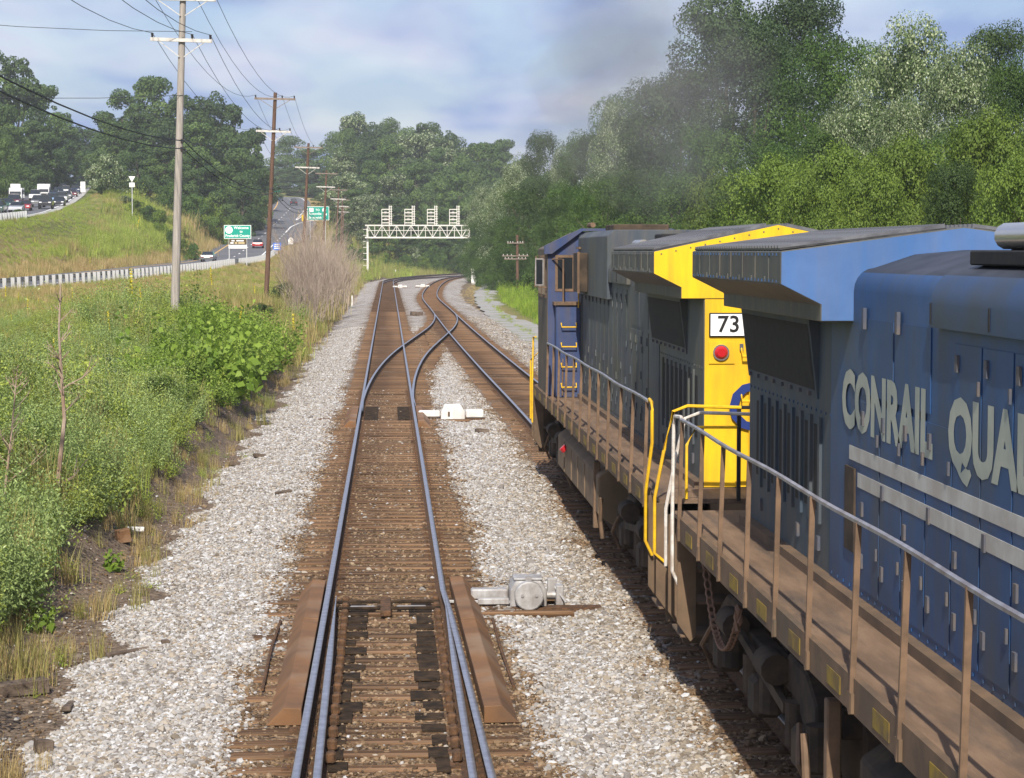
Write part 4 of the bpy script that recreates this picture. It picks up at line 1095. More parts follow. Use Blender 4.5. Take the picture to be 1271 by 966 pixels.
    # roof boxes
    MB().box(-0.5, 0.5, 14.2, 15.6, 4.78 if sc['lead'] else 4.6, 4.93 if sc['lead'] else 4.75).build('roof_box', 'truck_dark', L_, bevel=0.02)
    MB().tube([(-0.6, 16.9, 4.95), (-0.6, 17.7, 4.95)], 0.05, 8).build('horn', 'rail_brown', L_)
    # fuel tank, trucks, air reservoirs
    tk = MB().prism([(-1.28, 1.28), (-1.45, 1.16), (-1.45, 0.60), (-1.20, 0.42), (1.20, 0.42), (1.45, 0.60), (1.45, 1.16), (1.28, 1.28)], 7.35 if sc['lead'] else 8.7, 14.6).build('fuel_tank', 'tank_brown' if sc['lead'] else 'truck_dark', L_, bevel=0.02)
    for s in (-1, 1):
        for y in (9.4, 10.6, 11.8, 13.2): MB().box(min(s * 1.45, s * 1.462), max(s * 1.45, s * 1.462), y, y + 0.05, 0.62, 1.14).build('tank_rib', 'tank_brown', tk)
        MB().tube([(s * 1.46, 12.9, 1.02), (s * 1.52, 12.9, 1.08)], 0.07, 10).build('filler_cap', 'lamp_red', tk)
        MB().tube([(s * 1.18, 6.4, 1.33), (s * 1.18, 9.4, 1.33)], 0.14, 12).build('air_reservoir', 'truck_dark', L_, smooth_=True)
        MB().box(min(s * 1.38, s * 1.48), max(s * 1.38, s * 1.48), 7.72, 7.84, 0.35, 1.35).build('tank_bracket', 'rail_brown', L_, bevel=0.01)
        MB().tube([(s * 1.45, 6.9, 0.9), (s * 1.45, 7.0, 0.55), (s * 1.42, 7.0, 0.3)], 0.03, 6).build('drain_pipe', 'rail_brown', L_)
    truck(L_, 3.75); truck(L_, 16.55)
    return L_

lead = locomotive('lead diesel locomotive with grey hood, blue cab and bright yellow rear end', (4.55, 23.0, 0), 0,
    dict(lead=True, peak=4.76, rad='lead_hood', latch='lead_hood', hood='lead_hood', end='loco_yellow', wing='loco_grey', wing_end='loco_yellow', roof='loco_grey', cab='cab_blue',
         step_rail='rail_yellow', wing1=5.62, screen=(2.45, 5.65)))
near = locomotive('blue diesel locomotive lettered in white, coupled behind the grey and yellow lead unit', (4.55, 22.0, 0), math.pi,
    dict(lead=False, peak=4.64, rad='dirty_blue', latch='latch', hood='loco_blue', end='loco_blue', wing='loco_grey', wing_end='loco_wing_blue', roof='loco_blue_roof', cab='loco_blue',
         step_rail='rail_white', wing1=5.80, screen=(1.12, 4.40)))
# yellow rear of the lead unit: number board, marker lamp, grab irons, lettering
nb_ = MB().prism([(-0.80, 3.46), (-0.18, 3.46), (-0.18, 3.74), (-0.80, 3.74)], 1.03, 1.06).build('number_board', 'black', lead, bevel=0.01)
MB().box(-0.785, -0.195, 1.022, 1.031, 3.475, 3.725).build('board_face', 'sign_white', nb_)
FACE = Matrix.Rotation(math.pi / 2, 4, 'X')            # text upright, read from the -y side
put_text('73', 0.27, 'black', nb_, Matrix.Translation((-0.575, 1.020, 3.60)) @ FACE, bold=0.004, extrude=0.001)
ml = MB().box(-0.80, -0.50, 1.045, 1.06, 3.15, 3.40).build('marker_plate', 'loco_yellow', lead)
MB().tube([(-0.66, 1.045, 3.28), (-0.66, 1.02, 3.28)], 0.095, 16).build('marker_rim', 'chrome', ml)
MB().tube([(-0.66, 1.02, 3.28), (-0.66, 0.99, 3.28)], 0.078, 16, r1=0.05).build('marker_lens', 'lamp_red', ml, smooth_=True)
for z in (3.24, 2.72):
    grab('grab_iron', [(-0.42, 1.05, z + 0.1), (-0.42, 0.97, z), (0.0, 0.97, z), (0.0, 1.05, z + 0.1)], lead, 'rail_yellow', 0.015)
    MB().box(-0.44, -0.40, 1.03, 1.06, z + 0.06, z + 0.14).build('bolt', 'latch', lead)
put_text('CSX', 0.80, 'logo_blue', lead, Matrix.Translation((0.16, 1.018, 2.62)) @ FACE, bold=0.012, extrude=0.002)
MB().box(-0.33, 0.33, 1.02, 1.062, 1.75, 3.5).build('end_door', 'loco_yellow', lead, bevel=0.01)
# lettering and stripes of the blue unit (on both sides)
for s in (-1, 1):
    side = Matrix.Rotation(s * math.pi / 2, 4, 'Z') @ FACE     # s=+1: read from +x (this is the side we see)
    put_text('CONRAIL', 0.595, 'letter_white', near, Matrix.Translation((s * 0.881, 6.86, 3.265)) @ side, bold=0.028, extrude=0.0, width=2.80)
    put_text('QUALITY', 0.595, 'letter_white', near, Matrix.Translation((s * 0.881, 10.05, 3.265)) @ side, bold=0.028, extrude=0.0, width=2.85)
    MB().box(min(s * 0.878, s * 0.882), max(s * 0.878, s * 0.882), 5.75, 16.0, 2.82, 2.93).build('stripe', 'stripe_white', near)
    MB().box(min(s * 0.878, s * 0.882), max(s * 0.878, s * 0.882), 6.05, 16.0, 2.63, 2.74).build('stripe', 'stripe_white', near)
    MB().box(min(s * 0.87, s * 0.888), max(s * 0.87, s * 0.888), 5.62, 5.95, 2.10, 2.76).build('vent_slot', 'truck_dark', near)
# hanging safety chain and hook beside the near unit's front truck
def chain(par, pts):
    for i in range(len(pts) - 1):
        a, b = Vector(pts[i]), Vector(pts[i + 1]); c = (a + b) / 2; d = (b - a).normalized()
        n_ = Vector((1, 0, 0)) if i % 2 else d.cross(Vector((1, 0, 0))).normalized()
        e = d; f = n_.cross(d).normalized() if i % 2 == 0 else n_
        ring = [c + e * math.cos(t) * 0.062 + f * math.sin(t) * 0.03 for t in np.linspace(0, 2 * math.pi, 9)]
        MB().tube(ring, 0.012, 5, cap=False).build('chain_link', 'chain', par)
cp_ = [(1.38, 1.55 + 2.0 * u, 1.40 - 1.35 * u * (1 - u) * 1.6 - 0.25 * u) for u in np.linspace(0, 1, 26)]
chain(near, cp_)
grab('hook', [(1.40, 3.75, 1.16), (1.40, 3.72, 1.26), (1.40, 3.62, 1.28), (1.40, 3.56, 1.18), (1.40, 3.62, 1.06)], near, 'chain', 0.03)
# ---------------------------------------------------------------- utility poles and wires
POLE_Y = [20, 80, 140, 200, 260, 320, 372, 425]
POLE_X = [-8.0, -7.95, -7.9, -8.0, -8.0, -7.9, -8.4, -9.2]
def pole(i):
    x, y = POLE_X[i], POLE_Y[i]; zb = gz(x, y) - 0.1
    grey = i <= 1
    lean = [0.03, 0.036, 0.052, 0.055, 0.05, 0.05, 0.045, 0.03][i]
    lab = ['grey weathered utility pole standing on the weedy bank behind the viewpoint',
           'tall weathered grey utility pole with two white crossarms on the weedy bank',
           'brown utility pole with white lower crossarm beside the dark shrub at its foot',
           'brown utility pole rising from the bare brush beside the track',
           'brown utility pole in front of the green exit sign',
           'slim brown utility pole just beyond the green exit sign',
           'distant thin brown utility pole between the exit sign and the signal bridge',
           'farthest thin brown utility pole left of the signal bridge'][i]
    t_ = tag(empty('utility_pole', (x, y, zb)), lab, 'utility pole', 'utility poles along the track')
    ztop = 14.3 if grey else 14.9 - 0.25 * max(0, i - 2)
    H = ztop - zb
    off = lambda z: lean * (z - 4.45)          # lean measured about eye level
    base_off = lean * (zb - 4.45)
    P = lambda z: Vector((off(z), 0, z - zb))
    MB().tube([P(zb - 0.3), P(zb + H * 0.33), P(zb + H * 0.66), P(ztop)], 0.17, 10, r1=0.115).build('post', 'pole_grey' if grey else 'pole_brown', t_, smooth_=True)
    att = {}
    for k, (z, w, m, tilt) in enumerate(((ztop - 0.42, 2.7 if not grey else 2.5, 'arm_white' if grey else 'arm_brown', -0.02), (12.35, 2.3, 'arm_white', -0.03))):
        c = P(z); a = c + Vector((-w / 2, -0.16, -tilt * w / 2)); b = c + Vector((w / 2, -0.16, tilt * w / 2))
        arm = MB().bar(a, b, 0.10, 0.13).build('crossarm', m, t_)
        br = 0.45 * w
        for s in (-1, 1):
            MB().bar(c + Vector((s * br * 0.8, -0.17, -0.07 + s * tilt * 0.4 * w)), c + Vector((s * 0.08, -0.15, -0.62)), 0.045, 0.03).build('brace', m, arm)
        pts = []
        for f in (-0.94, 0.35, 0.94):
            q = c + Vector((f * w / 2, -0.16, tilt * f * w / 2 + 0.06))
            MB().tube([q, q + Vector((0, 0, 0.10)), q + Vector((0, 0, 0.17))], 0.04, 8, r1=0.055).build('insulator', 'insulator', arm)
            pts.append(Vector((x, y, zb)) + q + Vector((0, 0, 0.17)))
        att[k] = pts
    tel = [Vector((x, y, zb)) + P(z) + Vector((0.17, -0.1, 0)) for z in (8.6, 8.3)]
    for q in tel: MB().cbox(q - Vector((x, y, zb)) + Vector((-0.05, 0, 0)), 0.12, 0.10, 0.14).build('cable_clamp', 'insulator', t_)
    return att[0] + att[1] + tel
ATT = [pole(i) for i in range(len(POLE_Y))]
WL = [('upper crossarm, track-far end', 'top'), ('upper crossarm, middle', 'top'), ('upper crossarm, track end', 'top'),
      ('lower crossarm, far end', 'low'), ('lower crossarm, middle', 'low'), ('lower crossarm, track end', 'low'), ('upper', 'cable'), ('lower', 'cable')]
for k in range(8):
    pts = []
    r_ = 0.011 if k < 6 else 0.021
    sag = 1.3 if k < 6 else 0.7
    for i in range(len(ATT) - 1):
        a, b = ATT[i][k], ATT[i + 1][k]
        for t in np.linspace(0, 1, 11)[:-1]:
            q = a.lerp(b, t); q.z -= sag * 4 * t * (1 - t) * ((b.y - a.y) / 60) ** 2; pts.append(q)
    pts.append(ATT[-1][k])
    o0 = Vector(pts[0])
    o = MB().tube([p_ - o0 for p_ in pts], r_, 5).build('overhead_wire', 'wire', None, loc=o0)
    if k < 6:
        tag(o, 'thin power line strung along the %s crossarms of the utility poles' % ('upper' if k < 3 else 'lower'), 'wire', 'power lines on %s crossarms' % ('upper' if k < 3 else 'lower'))
    else:
        tag(o, 'thick dark cable slung low between the utility poles', 'wire', 'low cables on utility poles')
# two lines coming in from the far left onto the grey pole
for k, (zz_, dz_, lab) in enumerate(((13.2, 0, 'thin wire running from the grey pole away over the road, higher of two'), (9.6, 0, 'thin wire running from the grey pole away over the road, lower of two'))):
    a = ATT[1][4 if k == 0 else 6] + Vector((0, 0, 0.1 if k == 0 else 1.7)); b = Vector((-46, 62, zz_ + 6))
    pts = []
    for t in np.linspace(0, 1, 14):
        q = a.lerp(b, t); q.z -= 2.2 * 4 * t * (1 - t); pts.append(q - a)
    tag(MB().tube(pts, 0.011, 5).build('overhead_wire', 'wire', None, loc=a), lab, 'wire')

# old pole on the right among the trees
pr = at(642, 372, 205); zb = gz(pr.x, 205)
t_ = tag(empty('utility_pole', (pr.x, 205, zb)), 'short rusty-brown pole with crossarms standing against the trees right of the tracks', 'utility pole')
MB().tube([(0, 0, -0.3), (0.02, 0, 3), (0.0, 0, 6.3)], 0.17, 8, r1=0.13).build('post', 'pole_brown', t_, smooth_=True)
for z, w in ((4.25, 2.6), (3.95, 2.2), (5.5, 1.6)):
    arm = MB().bar((-w / 2 - 0.2, -0.18, z), (w / 2 - 0.2, -0.18, z), 0.1, 0.1).build('crossarm', 'arm_brown', t_)
    for f in (-0.45, -0.3, -0.15, 0.15, 0.3, 0.45): MB().tube([(f * w - 0.2, -0.18, z + 0.05), (f * w - 0.2, -0.18, z + 0.18)], 0.035, 6).build('insulator', 'arm_white', arm)
# poles seen under the bridge
for px, Y, lab in ((482, 452, 'bare brown pole on the green slope behind the signal bridge, nearer its white post'), (534, 462, 'bare brown pole on the green slope behind the signal bridge, near its middle')):
    q = at(px, 330, Y); zb = gz(q.x, Y)
    t_ = tag(empty('wooden_pole', (q.x, Y, zb)), lab, 'utility pole')
    MB().tube([(0, 0, -0.3), (0.05, 0, 9.5)], 0.18, 8, r1=0.13).build('post', 'pole_brown', t_, smooth_=True)
    MB().bar((-0.9, -0.16, 8.9), (0.9, -0.16, 8.9), 0.1, 0.12).build('crossarm', 'arm_brown', t_)

# ---------------------------------------------------------------- signal bridge
SBY = 351.0
sb = tag(empty('signal_bridge', (-3.4, SBY, -0.4)), 'white steel truss signal bridge spanning both tracks before the curve', 'signal bridge')
XR = 16.9; ZB, ZT = 6.75 + 0.4, 8.75 + 0.4
for x in (0, XR):
    MB().box(x - 0.16, x + 0.16, -0.16, 0.16, 0.0, ZT).build('post', 'bridge_white', sb)
    MB().box(x - 0.55, x + 0.55, -0.5, 0.5, 0.0, 0.55).build('footing', 'concrete', sb, bevel=0.05)
    for z in np.arange(1.5, 8.6, 1.0): MB().bar((x - 0.75, 0, z), (x - 0.14, 0, z), 0.09, 0.09).build('ladder_rung', 'bridge_white', sb)
tr_ = MB()
for y in (-0.5, 0.5):
    for z in (ZB, ZT): tr_.bar((-0.4, y, z), (XR + 0.4, y, z), 0.16, 0.2)
    n_ = 14
    for i in range(n_):
        x0_, x1_ = XR * i / n_, XR * (i + 1) / n_
        tr_.bar((x0_, y, ZB), (x0_, y, ZT), 0.08, 0.08)
        tr_.bar((x0_, y, ZB if i % 2 else ZT), (x1_, y, ZT if i % 2 else ZB), 0.09, 0.09)
    tr_.bar((0, y, (ZB + ZT) / 2 + 0.15), (XR, y, (ZB + ZT) / 2 + 0.15), 0.07, 0.09)
tr_.build('truss', 'bridge_white', sb)
MB().box(-0.3, XR + 0.3, -0.75, 0.75, ZB - 0.14, ZB - 0.08).build('catwalk', 'galvanised', sb)
MB().bar((-0.4, -0.75, ZB - 0.08), (XR + 0.4, -0.75, ZB - 0.08), 0.08, 0.14).build('catwalk_edge', 'bridge_white', sb)
for px in (480, 508.5, 536.5, 564):
    x = at(px, 270, SBY).x + 3.4
    sg = MB()
    sg.bar((x - 0.82, 0, ZT), (x - 0.82, 0, ZT + 2.7), 0.11, 0.11); sg.bar((x + 0.75, 0, ZT), (x + 0.75, 0, ZT + 3.3), 0.13, 0.13); sg.bar((x + 0.42, 0, ZT), (x + 0.42, 0, ZT + 3.3), 0.13, 0.13)
    so = sg.build('signal_mast', 'bridge_white', sb)
    for k in range(5): MB().box(x - 0.82, x + 0.36, -0.05, 0.05, ZT + 0.35 + k * 0.56, ZT + 0.50 + k * 0.56).build('signal_bar', 'bridge_white', so)
    for k in range(8): MB().bar((x + 0.36, -0.02, ZT + 0.3 + k * 0.4), (x + 0.92, -0.02, ZT + 0.3 + k * 0.4), 0.07, 0.09).build('ladder_rung', 'bridge_white', so)
    for z in (ZT + 0.75, ZT + 1.85): MB().box(x - 0.42, x - 0.02, 0.06, 0.36, z, z + 0.5).build('signal_head', 'machine_grey', so)
# trackside cabinet
q = at(588, 352, 309); zb = gz(q.x, 309)
cb = tag(empty('signal_cabinet', (q.x, 309, zb)), 'narrow white signal cabinet standing by the bushes right of the tracks', 'cabinet')
MB().box(-0.38, 0.38, -0.3, 0.3, 0.15, 2.2).build('housing', 'white_paint', cb, bevel=0.03)
MB().box(-0.44, 0.44, -0.36, 0.36, 2.2, 2.28).build('roof', 'white_paint', cb)
MB().box(-0.33, 0.33, -0.325, -0.305, 0.3, 2.1).build('door', 'sign_white', cb)
MB().box(-0.3, 0.3, -0.25, 0.25, -0.2, 0.15).build('plinth', 'concrete', cb)
for px, py, Y, h, lab in ((437, 377, 186, 1.0, 'white wooden marker post beside the bare brush'), (491, 340, 405, 1.3, 'small white marker post at the start of the far curve')):
    q = at(px, py, Y); zb = gz(q.x, Y)
    o = MB().prism([(-0.07, -0.06), (0.07, -0.06), (0.07, 0.06), (-0.07, 0.06)], -0.2, h, axis='z').build('marker_post', 'white_paint', None, loc=(q.x, Y, zb), bevel=0.01)
    tag(o, lab, 'post')

# ---------------------------------------------------------------- guard rails
def guardrail(path, y0, y1, off, label, side=1, m='galvanised', step=1.905):
    f = densify(path, 0.5); T = np.gradient(f[:, :2], axis=0); T /= np.linalg.norm(T, axis=1)[:, None]
    Nn = np.stack([T[:, 1], -T[:, 0]], 1)
    P = f.copy(); P[:, :2] += Nn * off
    k = (P[:, 1] >= y0) & (P[:, 1] <= y1); P = P[k]; Nn = Nn[k]; T = T[k]
    s = np.concatenate([[0], np.cumsum(np.linalg.norm(np.diff(P[:, :2], axis=0), axis=1))])
    t_ = tag(empty('guardrail', tuple(P[0])), label, 'guardrail')
    O = P[0]
    prof = [(0.0, 0.43), (0.05, 0.47), (0.05, 0.53), (0.0, 0.57), (0.0, 0.62), (0.05, 0.66), (0.05, 0.72), (0.0, 0.76)]
    pr = np.array(prof); kk = len(pr)
    idx = np.arange(0, len(P), 8)
    V = np.stack([P[idx, 0:1] - Nn[idx, 0:1] * pr[None, :, 0] * side, P[idx, 1:2] - Nn[idx, 1:2] * pr[None, :, 0] * side, P[idx, 2:3] + pr[None, :, 1]], -1).reshape(-1, 3) - O
    ii = (np.arange(len(idx) - 1)[:, None] * kk + np.arange(kk - 1)[None]).ravel()
    link('rail', np_mesh('rail', V, np.stack([ii, ii + 1, ii + kk + 1, ii + kk], 1), m), t_)
    pm = MB().box(-0.14, 0.14, -0.11, 0.11, -0.3, 0.80).mesh('post', 'galvanised')
    for d in np.arange(0, s[-1], step):
        i = int(np.argmin(abs(s - d))); o = link('post', pm, t_)
        o.location = tuple(P[i] - O + np.array([Nn[i, 0] * 0.14 * side, Nn[i, 1] * 0.14 * side, 0])); o.rotation_euler = (0, 0, math.atan2(T[i, 1], T[i, 0]) + math.pi / 2)
    return t_
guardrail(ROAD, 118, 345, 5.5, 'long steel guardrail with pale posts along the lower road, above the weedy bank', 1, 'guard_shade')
guardrail(ROAD, 398, 470, -5.6, 'short steel guardrail on the wooded side of the climbing road', -1)
guardrail(RAMP, 200, 248, 6.6, 'steel guardrail in front of the queue of cars on the ramp', 1)

# ---------------------------------------------------------------- road signs
def sign_post(par, x, h, m='galvanised'): MB().box(x - 0.06, x + 0.06, -0.05, 0.05, -0.3, h).build('post', m, par)
SF = FACE
# welcome sign
q = at(295, 299, 262); zb = gz(q.x, 262); zc = at(295, 288, 262).z
w_ = 3.35; h_ = 1.68
t_ = tag(empty('road_sign', (q.x, 262, zb)), 'large green welcome sign with white seal by the guardrail', 'road sign')
for x in (-1.05, 1.1): sign_post(t_, x, zc - zb)
z0 = zc - zb
MB().box(-w_ / 2, w_ / 2, -0.09, -0.06, z0 - h_ / 2, z0 + h_ / 2).build('border', 'sign_white', t_)
bd = MB().box(-w_ / 2 + .07, w_ / 2 - .07, -0.10, -0.092, z0 - h_ / 2 + .07, z0 + h_ / 2 - .07).build('panel', 'sign_green', t_)
MB().tube([(-1.05, -0.10, z0 + 0.24), (-1.05, -0.112, z0 + 0.24)], 0.46, 20).build('seal', 'sign_white', bd)
MB().tube([(-1.05, -0.112, z0 + 0.24), (-1.05, -0.118, z0 + 0.24)], 0.13, 3).build('seal_mark', 'sign_back', bd)
put_text('Welcome', 0.46, 'sign_white', bd, Matrix.Translation((0.45, -0.105, z0 + 0.50)) @ SF, bold=0.012)
put_text('to', 0.40, 'sign_white', bd, Matrix.Translation((0.45, -0.105, z0 + 0.04)) @ SF, bold=0.012)
put_text('Frederick County', 0.46, 'sign_white', bd, Matrix.Translation((0.0, -0.105, z0 - 0.48)) @ SF, bold=0.012, width=3.0)
# brown sign and white strip below it
zl = z0 - h_ / 2 - 0.05
bs = MB().box(-1.05, 1.1, -0.088, -0.06, zl - 0.68, zl).build('brown_panel', 'sign_brown', t_); bs['label'] = 'brown panel with pale unreadable lettering'
for x0_, x1_, z_, m in ((-0.75, -0.38, 0.20, 'sign_white'), (-0.15, 0.75, 0.20, 'sign_white'), (-0.9, -0.5, 0.48, 'sign_white'), (-0.35, -0.05, 0.48, 'sign_tan'), (0.08, 0.85, 0.48, 'sign_tan')):
    MB().box(x0_, x1_, -0.094, -0.087, zl - z_ - 0.08, zl - z_ + 0.08).build('lettering', m, bs)
ws = MB().box(-1.12, 1.15, -0.088, -0.06, zl - 1.16, zl - 0.72).build('white_panel', 'sign_white', t_)
for x0_, x1_ in ((-0.9, -0.5), (-0.4, -0.2), (-0.05, 0.3), (0.4, 0.6), (0.7, 1.0)): MB().box(x0_, x1_, -0.094, -0.087, zl - 0.98, zl - 0.90).build('lettering', 'sign_back', ws)
# exit sign
Y = 395; q = at(395, 285, Y); zb = gz(q.x, Y); zc = at(395, 265, Y).z - zb
t_ = tag(empty('road_sign', (q.x, Y, zb)), 'large green exit sign with route shields and arrow behind the utility poles', 'road sign')
for x in (-1.5, 1.35): sign_post(t_, x, zc)
MB().box(-2.05, 2.05, -0.09, -0.06, zc - 1.28, zc + 1.28).build('border', 'sign_white', t_)
bd = MB().box(-1.97, 1.97, -0.10, -0.092, zc - 1.20, zc + 1.20).build('panel', 'sign_green', t_)
MB().box(-1.7, -0.85, -0.108, -0.098, zc + 0.28, zc + 1.0).build('route_shield', 'sign_white', bd, bevel=0.0)
MB().prism([(0.80, zc + 0.35), (1.45, zc + 0.35), (1.5, zc + 0.7), (1.3, zc + 1.0), (0.95, zc + 1.0), (0.75, zc + 0.7)], -0.108, -0.098).build('route_shield', 'sign_white', bd)
put_text('TO', 0.55, 'sign_white', bd, Matrix.Translation((-0.1, -0.104, zc + 0.62)) @ SF, bold=0.012)
put_text('Knoxville', 0.58, 'sign_white', bd, Matrix.Translation((-0.55, -0.104, zc - 0.08)) @ SF, bold=0.012, width=2.3)
put_text('Brunswick', 0.58, 'sign_white', bd, Matrix.Translation((-0.55, -0.104, zc - 0.80)) @ SF, bold=0.012, width=2.4)
ar = MB(); ar.bar((1.0, -0.104, zc - 0.75), (1.5, -0.104, zc - 0.15), 0.02, 0.16, up=(-0.77, 0, 0.64)); ar.prism([(1.65, zc), (1.2, zc - 0.1), (1.58, zc - 0.45)], -0.108, -0.1)
ar.build('arrow', 'sign_white', bd)
# blue service sign
Y = 330; q = at(344, 318, Y); zb = gz(q.x, Y); zc = at(344, 306, Y).z - zb
t_ = tag(empty('road_sign', (q.x, Y, zb)), 'small blue sign with white lettering beside the road', 'road sign')
sign_post(t_, 0, zc)
bd = MB().box(-0.62, 0.62, -0.08, -0.055, zc - 0.58, zc + 0.58).build('panel', 'sign_blue', t_)
for z_ in (0.30, 0.0, -0.30): MB().box(-0.45, 0.42, -0.088, -0.079, zc + z_ - 0.08, zc + z_ + 0.08).build('lettering', 'sign_white', bd)
# white route marker, seen from behind
Y = 350; q = at(361, 308, Y); zb = gz(q.x, Y); zc = at(361, 299, Y).z - zb
t_ = tag(empty('road_sign', (q.x, Y, zb)), 'cream shield-shaped route marker beside the road, next to the blue sign', 'road sign')
sign_post(t_, 0, zc)
MB().prism([(-0.4, zc - 0.6), (0.4, zc - 0.6), (0.42, zc + 0.1), (0.25, zc + 0.45), (0.0, zc + 0.62), (-0.25, zc + 0.45), (-0.42, zc + 0.1)], -0.08, -0.055).build('panel', 'sign_white', t_)
for z_ in (0.15, -0.2): MB().box(-0.2, 0.2, -0.088, -0.079, zc + z_ - 0.06, zc + z_ + 0.06).build('lettering', 'sign_tan', t_)
# yellow delineators
for px, py, Y, lab in ((329, 270, 470, 'yellow delineator post at the end of the short roadside guardrail'), (375.5, 262, 470, 'yellow delineator post at the exit gore')):
    q = at(px, py, Y); zb = gz(q.x, Y)
    tag(MB().box(-0.18, 0.18, -0.06, 0.06, -0.2, 1.5).build('delineator_post', 'loco_yellow', None, loc=(q.x, Y, zb), bevel=0.02), lab, 'post')
# yield sign, small signs on the hill
Y = 318; q = at(164, 240, Y); zb = gz(q.x, Y)
t_ = tag(empty('road_sign', (q.x, Y, zb)), 'white triangular yield sign with plate below, at the crest beside the round bush', 'road sign')
zt = at(164, 219, Y).z - zb
sign_post(t_, 0, zt)
MB().prism([(-0.5, zt), (0.5, zt), (0, zt - 0.85)], -0.08, -0.055).build('panel', 'sign_white', t_)
MB().box(-0.4, 0.4, -0.08, -0.055, zt - 1.6, zt - 0.95).build('plate', 'sign_white', t_)
Y = 400; q = at(103, 235, Y); zb = gz(q.x, Y)
t_ = tag(empty('road_sign', (q.x, Y, zb)), 'plain white upright sign at the edge of the ramp past the queue', 'road sign')
sign_post(t_, 0, 2.6)
MB().box(-0.45, 0.45, -0.08, -0.055, 0.9, 2.8).build('panel', 'sign_white', t_)
Y = 470; q = at(65, 222, Y); zb = gz(q.x, Y)
t_ = tag(empty('road_sign', (q.x, Y, zb)), 'grey-backed road sign in front of the dark trees above the queue', 'road sign')
zt = at(65, 205, Y).z - zb
sign_post(t_, 0, zt)
MB().box(-0.42, 0.42, -0.08, -0.055, zt - 1.8, zt + 0.4).build('panel', 'sign_back', t_)
# far overhead street sign
Y = 640; q = at(345, 250, Y); zb = gz(q.x, Y); zt = at(345, 237.5, Y).z - zb
t_ = tag(empty('road_sign', (q.x, Y, zb)), 'far green sign at the crest of the road', 'road sign')
sign_post(t_, 0, zt); MB().box(-0.9, 0.7, -0.08, -0.055, zt - 0.25, zt + 0.25).build('panel', 'sign_green', t_)

# ---------------------------------------------------------------- cars and trucks
def carmat(nm, c):
    k = 'car_' + nm
    if k not in MATS: mat(k, c, rough=0.25, spec=0.6, coat=0.5)
    return k
CARC = dict(white=(0.75, 0.75, 0.74), silver=(0.45, 0.46, 0.48), black=(0.018, 0.018, 0.02), red=(0.36, 0.02, 0.022), darkblue=(0.02, 0.035, 0.09), grey=(0.14, 0.145, 0.15),
            green=(0.02, 0.07, 0.045), tan=(0.38, 0.31, 0.22), lightblue=(0.16, 0.26, 0.42), maroon=(0.13, 0.015, 0.02))
for k, c in CARC.items(): carmat(k, c)
# front of the car at -y; profiles (y, z)
CARS = dict(
    sedan=dict(L=4.6, W=1.78, body=[(-2.3, .35), (-2.28, .62), (-2.1, .74), (-0.95, .92), (1.45, .98), (2.2, .95), (2.3, .7), (2.28, .35)], roof=[(-1.05, .92), (-0.35, 1.40), (0.75, 1.42), (1.6, .97)]),
    suv=dict(L=4.7, W=1.88, body=[(-2.35, .42), (-2.33, .85), (-2.15, 1.0), (-1.05, 1.10), (2.3, 1.12), (2.35, .8), (2.33, .42)], roof=[(-1.15, 1.10), (-0.55, 1.72), (2.0, 1.74), (2.28, 1.12)]),
    pickup=dict(L=5.4, W=1.92, body=[(-2.7, .5), (-2.68, .95), (-2.5, 1.08), (-1.2, 1.15), (2.65, 1.18), (2.7, .9), (2.68, .5)], roof=[(-1.25, 1.15), (-0.7, 1.78), (0.75, 1.80), (0.95, 1.17)]),
    van=dict(L=4.9, W=1.92, body=[(-2.45, .4), (-2.43, .8), (-2.2, 1.0), (-1.4, 1.12), (2.4, 1.15), (2.45, .8), (2.43, .4)], roof=[(-1.75, 1.07), (-0.75, 1.78), (2.2, 1.80), (2.38, 1.15)]))
wheel_me = {}
